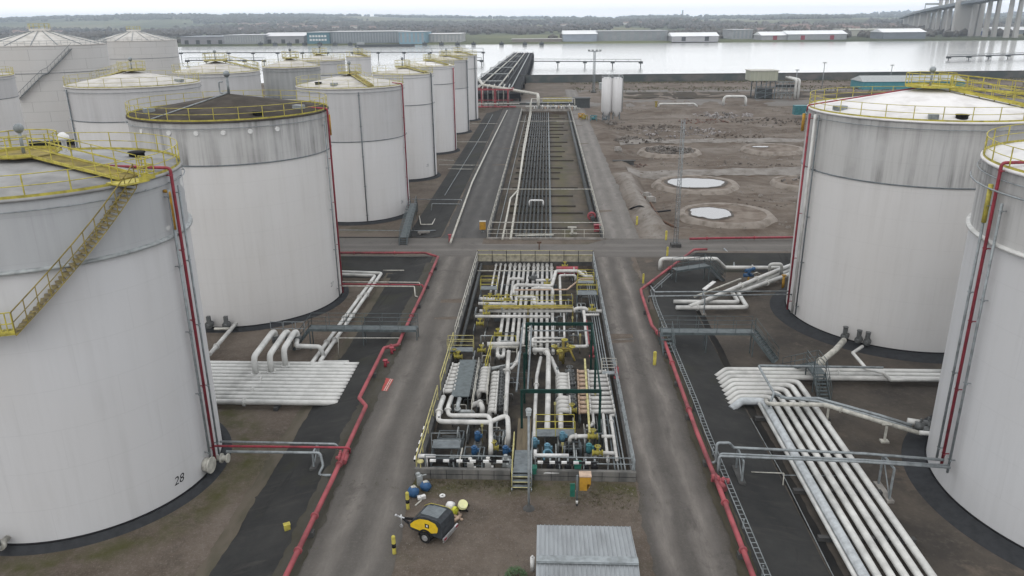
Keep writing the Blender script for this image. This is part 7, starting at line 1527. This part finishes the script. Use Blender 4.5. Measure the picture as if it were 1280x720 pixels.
for px, d, w_, dd, slab in ((1133, 2250, 9, 6, 1), (1140, 1900, 9, 6, 1), (1147, 1680, 8, 6, 1), (1154, 1530, 8, 6, 1), (1162.5, 1410, 4.5, 5, 0), (1175.5, 1290, 5, 5, 0), (1189.5, 1210, 5.5, 5, 0), (1209, 1150, 19, 12, 1), (1219, 1128, 4.5, 5, 0), (1239, 1088, 5.5, 6, 0), (1266, 1044, 6, 6, 0)):
    x = at_y(px, 30, d).x; zt = None
    for a_, c_ in zip(DP[:-1], DP[1:]):
        if min(a_.x, c_.x)-1 <= x <= max(a_.x, c_.x)+1 or a_.y >= d >= c_.y: f = min(1, max(0, (a_.y-d)/max(1e-6, a_.y-c_.y))); zt = (a_.z*(1-f)+c_.z*f)-2.8
    zt = zt or 40
    if slab: b = MB(); b.box2((x-w_, d-3, -2), (x+w_, d+3, zt)); obj('pier', b, bc, t)
    else:
        for s_ in (-1, 1):
            b = MB(); xo = x+s_*(w_*.9 if px < 1230 else 5.5); b.add([(xo-2.6, d-2.5, -3), (xo+2.6, d-2.5, -3), (xo+2.6, d+2.5, -3), (xo-2.6, d+2.5, -3), (xo-1.9, d-2, zt), (xo+1.9, d-2, zt), (xo+1.9, d+2, zt), (xo-1.9, d+2, zt)], [(0, 1, 5, 4), (1, 2, 6, 5), (2, 3, 7, 6), (3, 0, 4, 7), (4, 5, 6, 7)]); obj('pier_leg', b, bc, t)
        b = MB(); b.box2((x-w_*1.9, d-2.6, zt-2.2), (x+w_*1.9, d+2.6, zt)); obj('cross_head', b, bc, t)
g_ = at_y(1167, 5, 1400); t = thing('sign_gantry', 'thin road sign gantry above the viaduct deck', 'gantry', (g_.x, g_.y, g_.z)); b = MB(); b.beam(g_+V((-13, 0, 0)), g_+V((14, 0, 0)), 2.5, 3.0); obj('beam', b, 'pipe_grey', t); b = MB(); b.beam(g_+V((-13, 0, -10)), g_+V((-13, 0, 1)), 1, 1); b.beam(g_+V((14, 0, -8)), g_+V((14, 0, 1)), 1, 1); obj('leg', b, 'pipe_grey', t)
# hillside things
x = at_y(853, 20, 5200).x; zg = hills(x, 5200)+1; t = thing('church_tower', 'slender tower on the skyline above the white roofed shed', 'tower', (x, 5200, zg)); b = MB(); b.box2((x-4.5, 5196, zg-3), (x+4.5, 5204, zg+46)); obj('tower', b, 'pipe_grey', t); b = MB(); b.box2((x-30, 5196, zg-3), (x-5, 5206, zg+14)); obj('hall', b, 'pipe_grey', t)
rr = random.Random(5); hm = [weather('house_wall%d' % k, c, tuple(v*.8 for v in c), .2) for k, c in enumerate(((.5, .49, .47), (.34, .24, .20), (.42, .40, .37)))]; hr_ = weather('house_roof', (.20, .13, .11), (.16, .14, .13), .2)
spots = [(rr.uniform(20, 80), rr.uniform(1900, 2700)) for k in range(26)]+[(rr.uniform(300, 470), rr.uniform(2300, 3400)) for k in range(40)]+[(rr.uniform(930, 1120), rr.uniform(1350, 2000)) for k in range(34)]+[(rr.uniform(690, 980), rr.uniform(2600, 3800)) for k in range(16)]
for px, y in spots:
    x = at_y(px, 40, y).x; z = height(x, y); w_, dp, h_ = rr.uniform(12, 30), 9, rr.uniform(5, 8); b = MB(); b.box2((x-w_/2, y-dp/2, z-2), (x+w_/2, y+dp/2, z+h_)); b.add([(x-w_/2-.5, y-dp/2-.5, z+h_), (x+w_/2+.5, y-dp/2-.5, z+h_), (x+w_/2+.5, y+dp/2+.5, z+h_), (x-w_/2-.5, y+dp/2+.5, z+h_), (x-w_/2-.5, y, z+h_+3.4), (x+w_/2+.5, y, z+h_+3.4)], [(0, 1, 5, 4), (2, 3, 4, 5), (3, 0, 4), (1, 2, 5)], 1)
    single('house', b, [rr.choice(hm), hr_], 'tiny distant house on the wooded slopes beyond the river', 'house', 'distant houses beyond the river')
# far woods: many crowns, read as one mass
def crowns(name, n, ypick, mat, seed, smin=5, smax=10, dens=None):
    rr = random.Random(seed); b = MB(); ico = [V((0, 0, 1))]+[V((math.cos(k*1.2566+j*.63)*.89, math.sin(k*1.2566+j*.63)*.89, .45-j*.9)) for j in range(2) for k in range(5)]
    fs = [(0, 1+k, 1+(k+1) % 5) for k in range(5)]+[(1+k, 6+k, 1+(k+1) % 5) for k in range(5)]+[(1+(k+1) % 5, 6+k, 6+(k+1) % 5) for k in range(5)]
    i = 0
    while i < n:
        y = ypick(rr); x = rr.uniform(-.78, .72)*y*1.0+rr.gauss(0, 20)
        if dens and mnoise.noise(V((x*.0016, y*.0011, 4.2))) < dens+rr.uniform(-.12, .12): 
            i += .15; continue
        s_ = rr.uniform(smin, smax)*(1+y/9000); z = height(x, y); c = V((x, y, z+s_*.55)); w_ = s_*rr.uniform(.8, 1.4)
        b.add([c+V((v.x*w_*rr.uniform(.75, 1.2), v.y*w_*rr.uniform(.75, 1.2), v.z*s_*rr.uniform(.75, 1.2))) for v in ico], fs); i += 1
    return struct(name, b, mat, 'stuff')
wm = []
for k, (a_, c_) in enumerate((((.040, .036, .030), (.060, .054, .042)), ((.035, .040, .026), (.055, .055, .036)), ((.026, .032, .022), (.045, .045, .03)))): wm.append(leaf_mat('bare_wood%d' % k, a_, c_))
crowns('shore_woods', 700, lambda r: r.uniform(1090, 1400), wm[0], 1, 3, 6, .05)
crowns('valley_woods', 5200, lambda r: 1400+2200*r.random()**1.1, wm[0], 2, 3.5, 7, .02)
crowns('hill_woods', 5200, lambda r: 2400+2600*r.random(), wm[1], 3, 4, 8, .08)
crowns('ridge_woods', 3600, lambda r: 4600+2300*r.random(), wm[2], 4, 5, 9, .05)
# grassy bank scrub along the near river edge
b = MB(); rr = random.Random(12)
for k in range(5000):
    x = rr.uniform(10, 300); y = 330+.05*x+rr.gauss(0, 4) if rr.random() < .6 else 300+rr.gauss(0, 6); s_ = rr.uniform(.15, .5); a = rr.uniform(0, 6.28)
    b.add([(x-s_*math.cos(a), y-s_*math.sin(a), -.05), (x+s_*math.cos(a), y+s_*math.sin(a), -.05), (x+rr.uniform(-.2, .2), y+rr.uniform(-.2, .2), s_*rr.uniform(.6, 1.6))], [(0, 1, 2)])
struct('river_scrub', b, leaf_mat('scrub', (.05, .055, .03), (.10, .09, .05)), 'stuff')
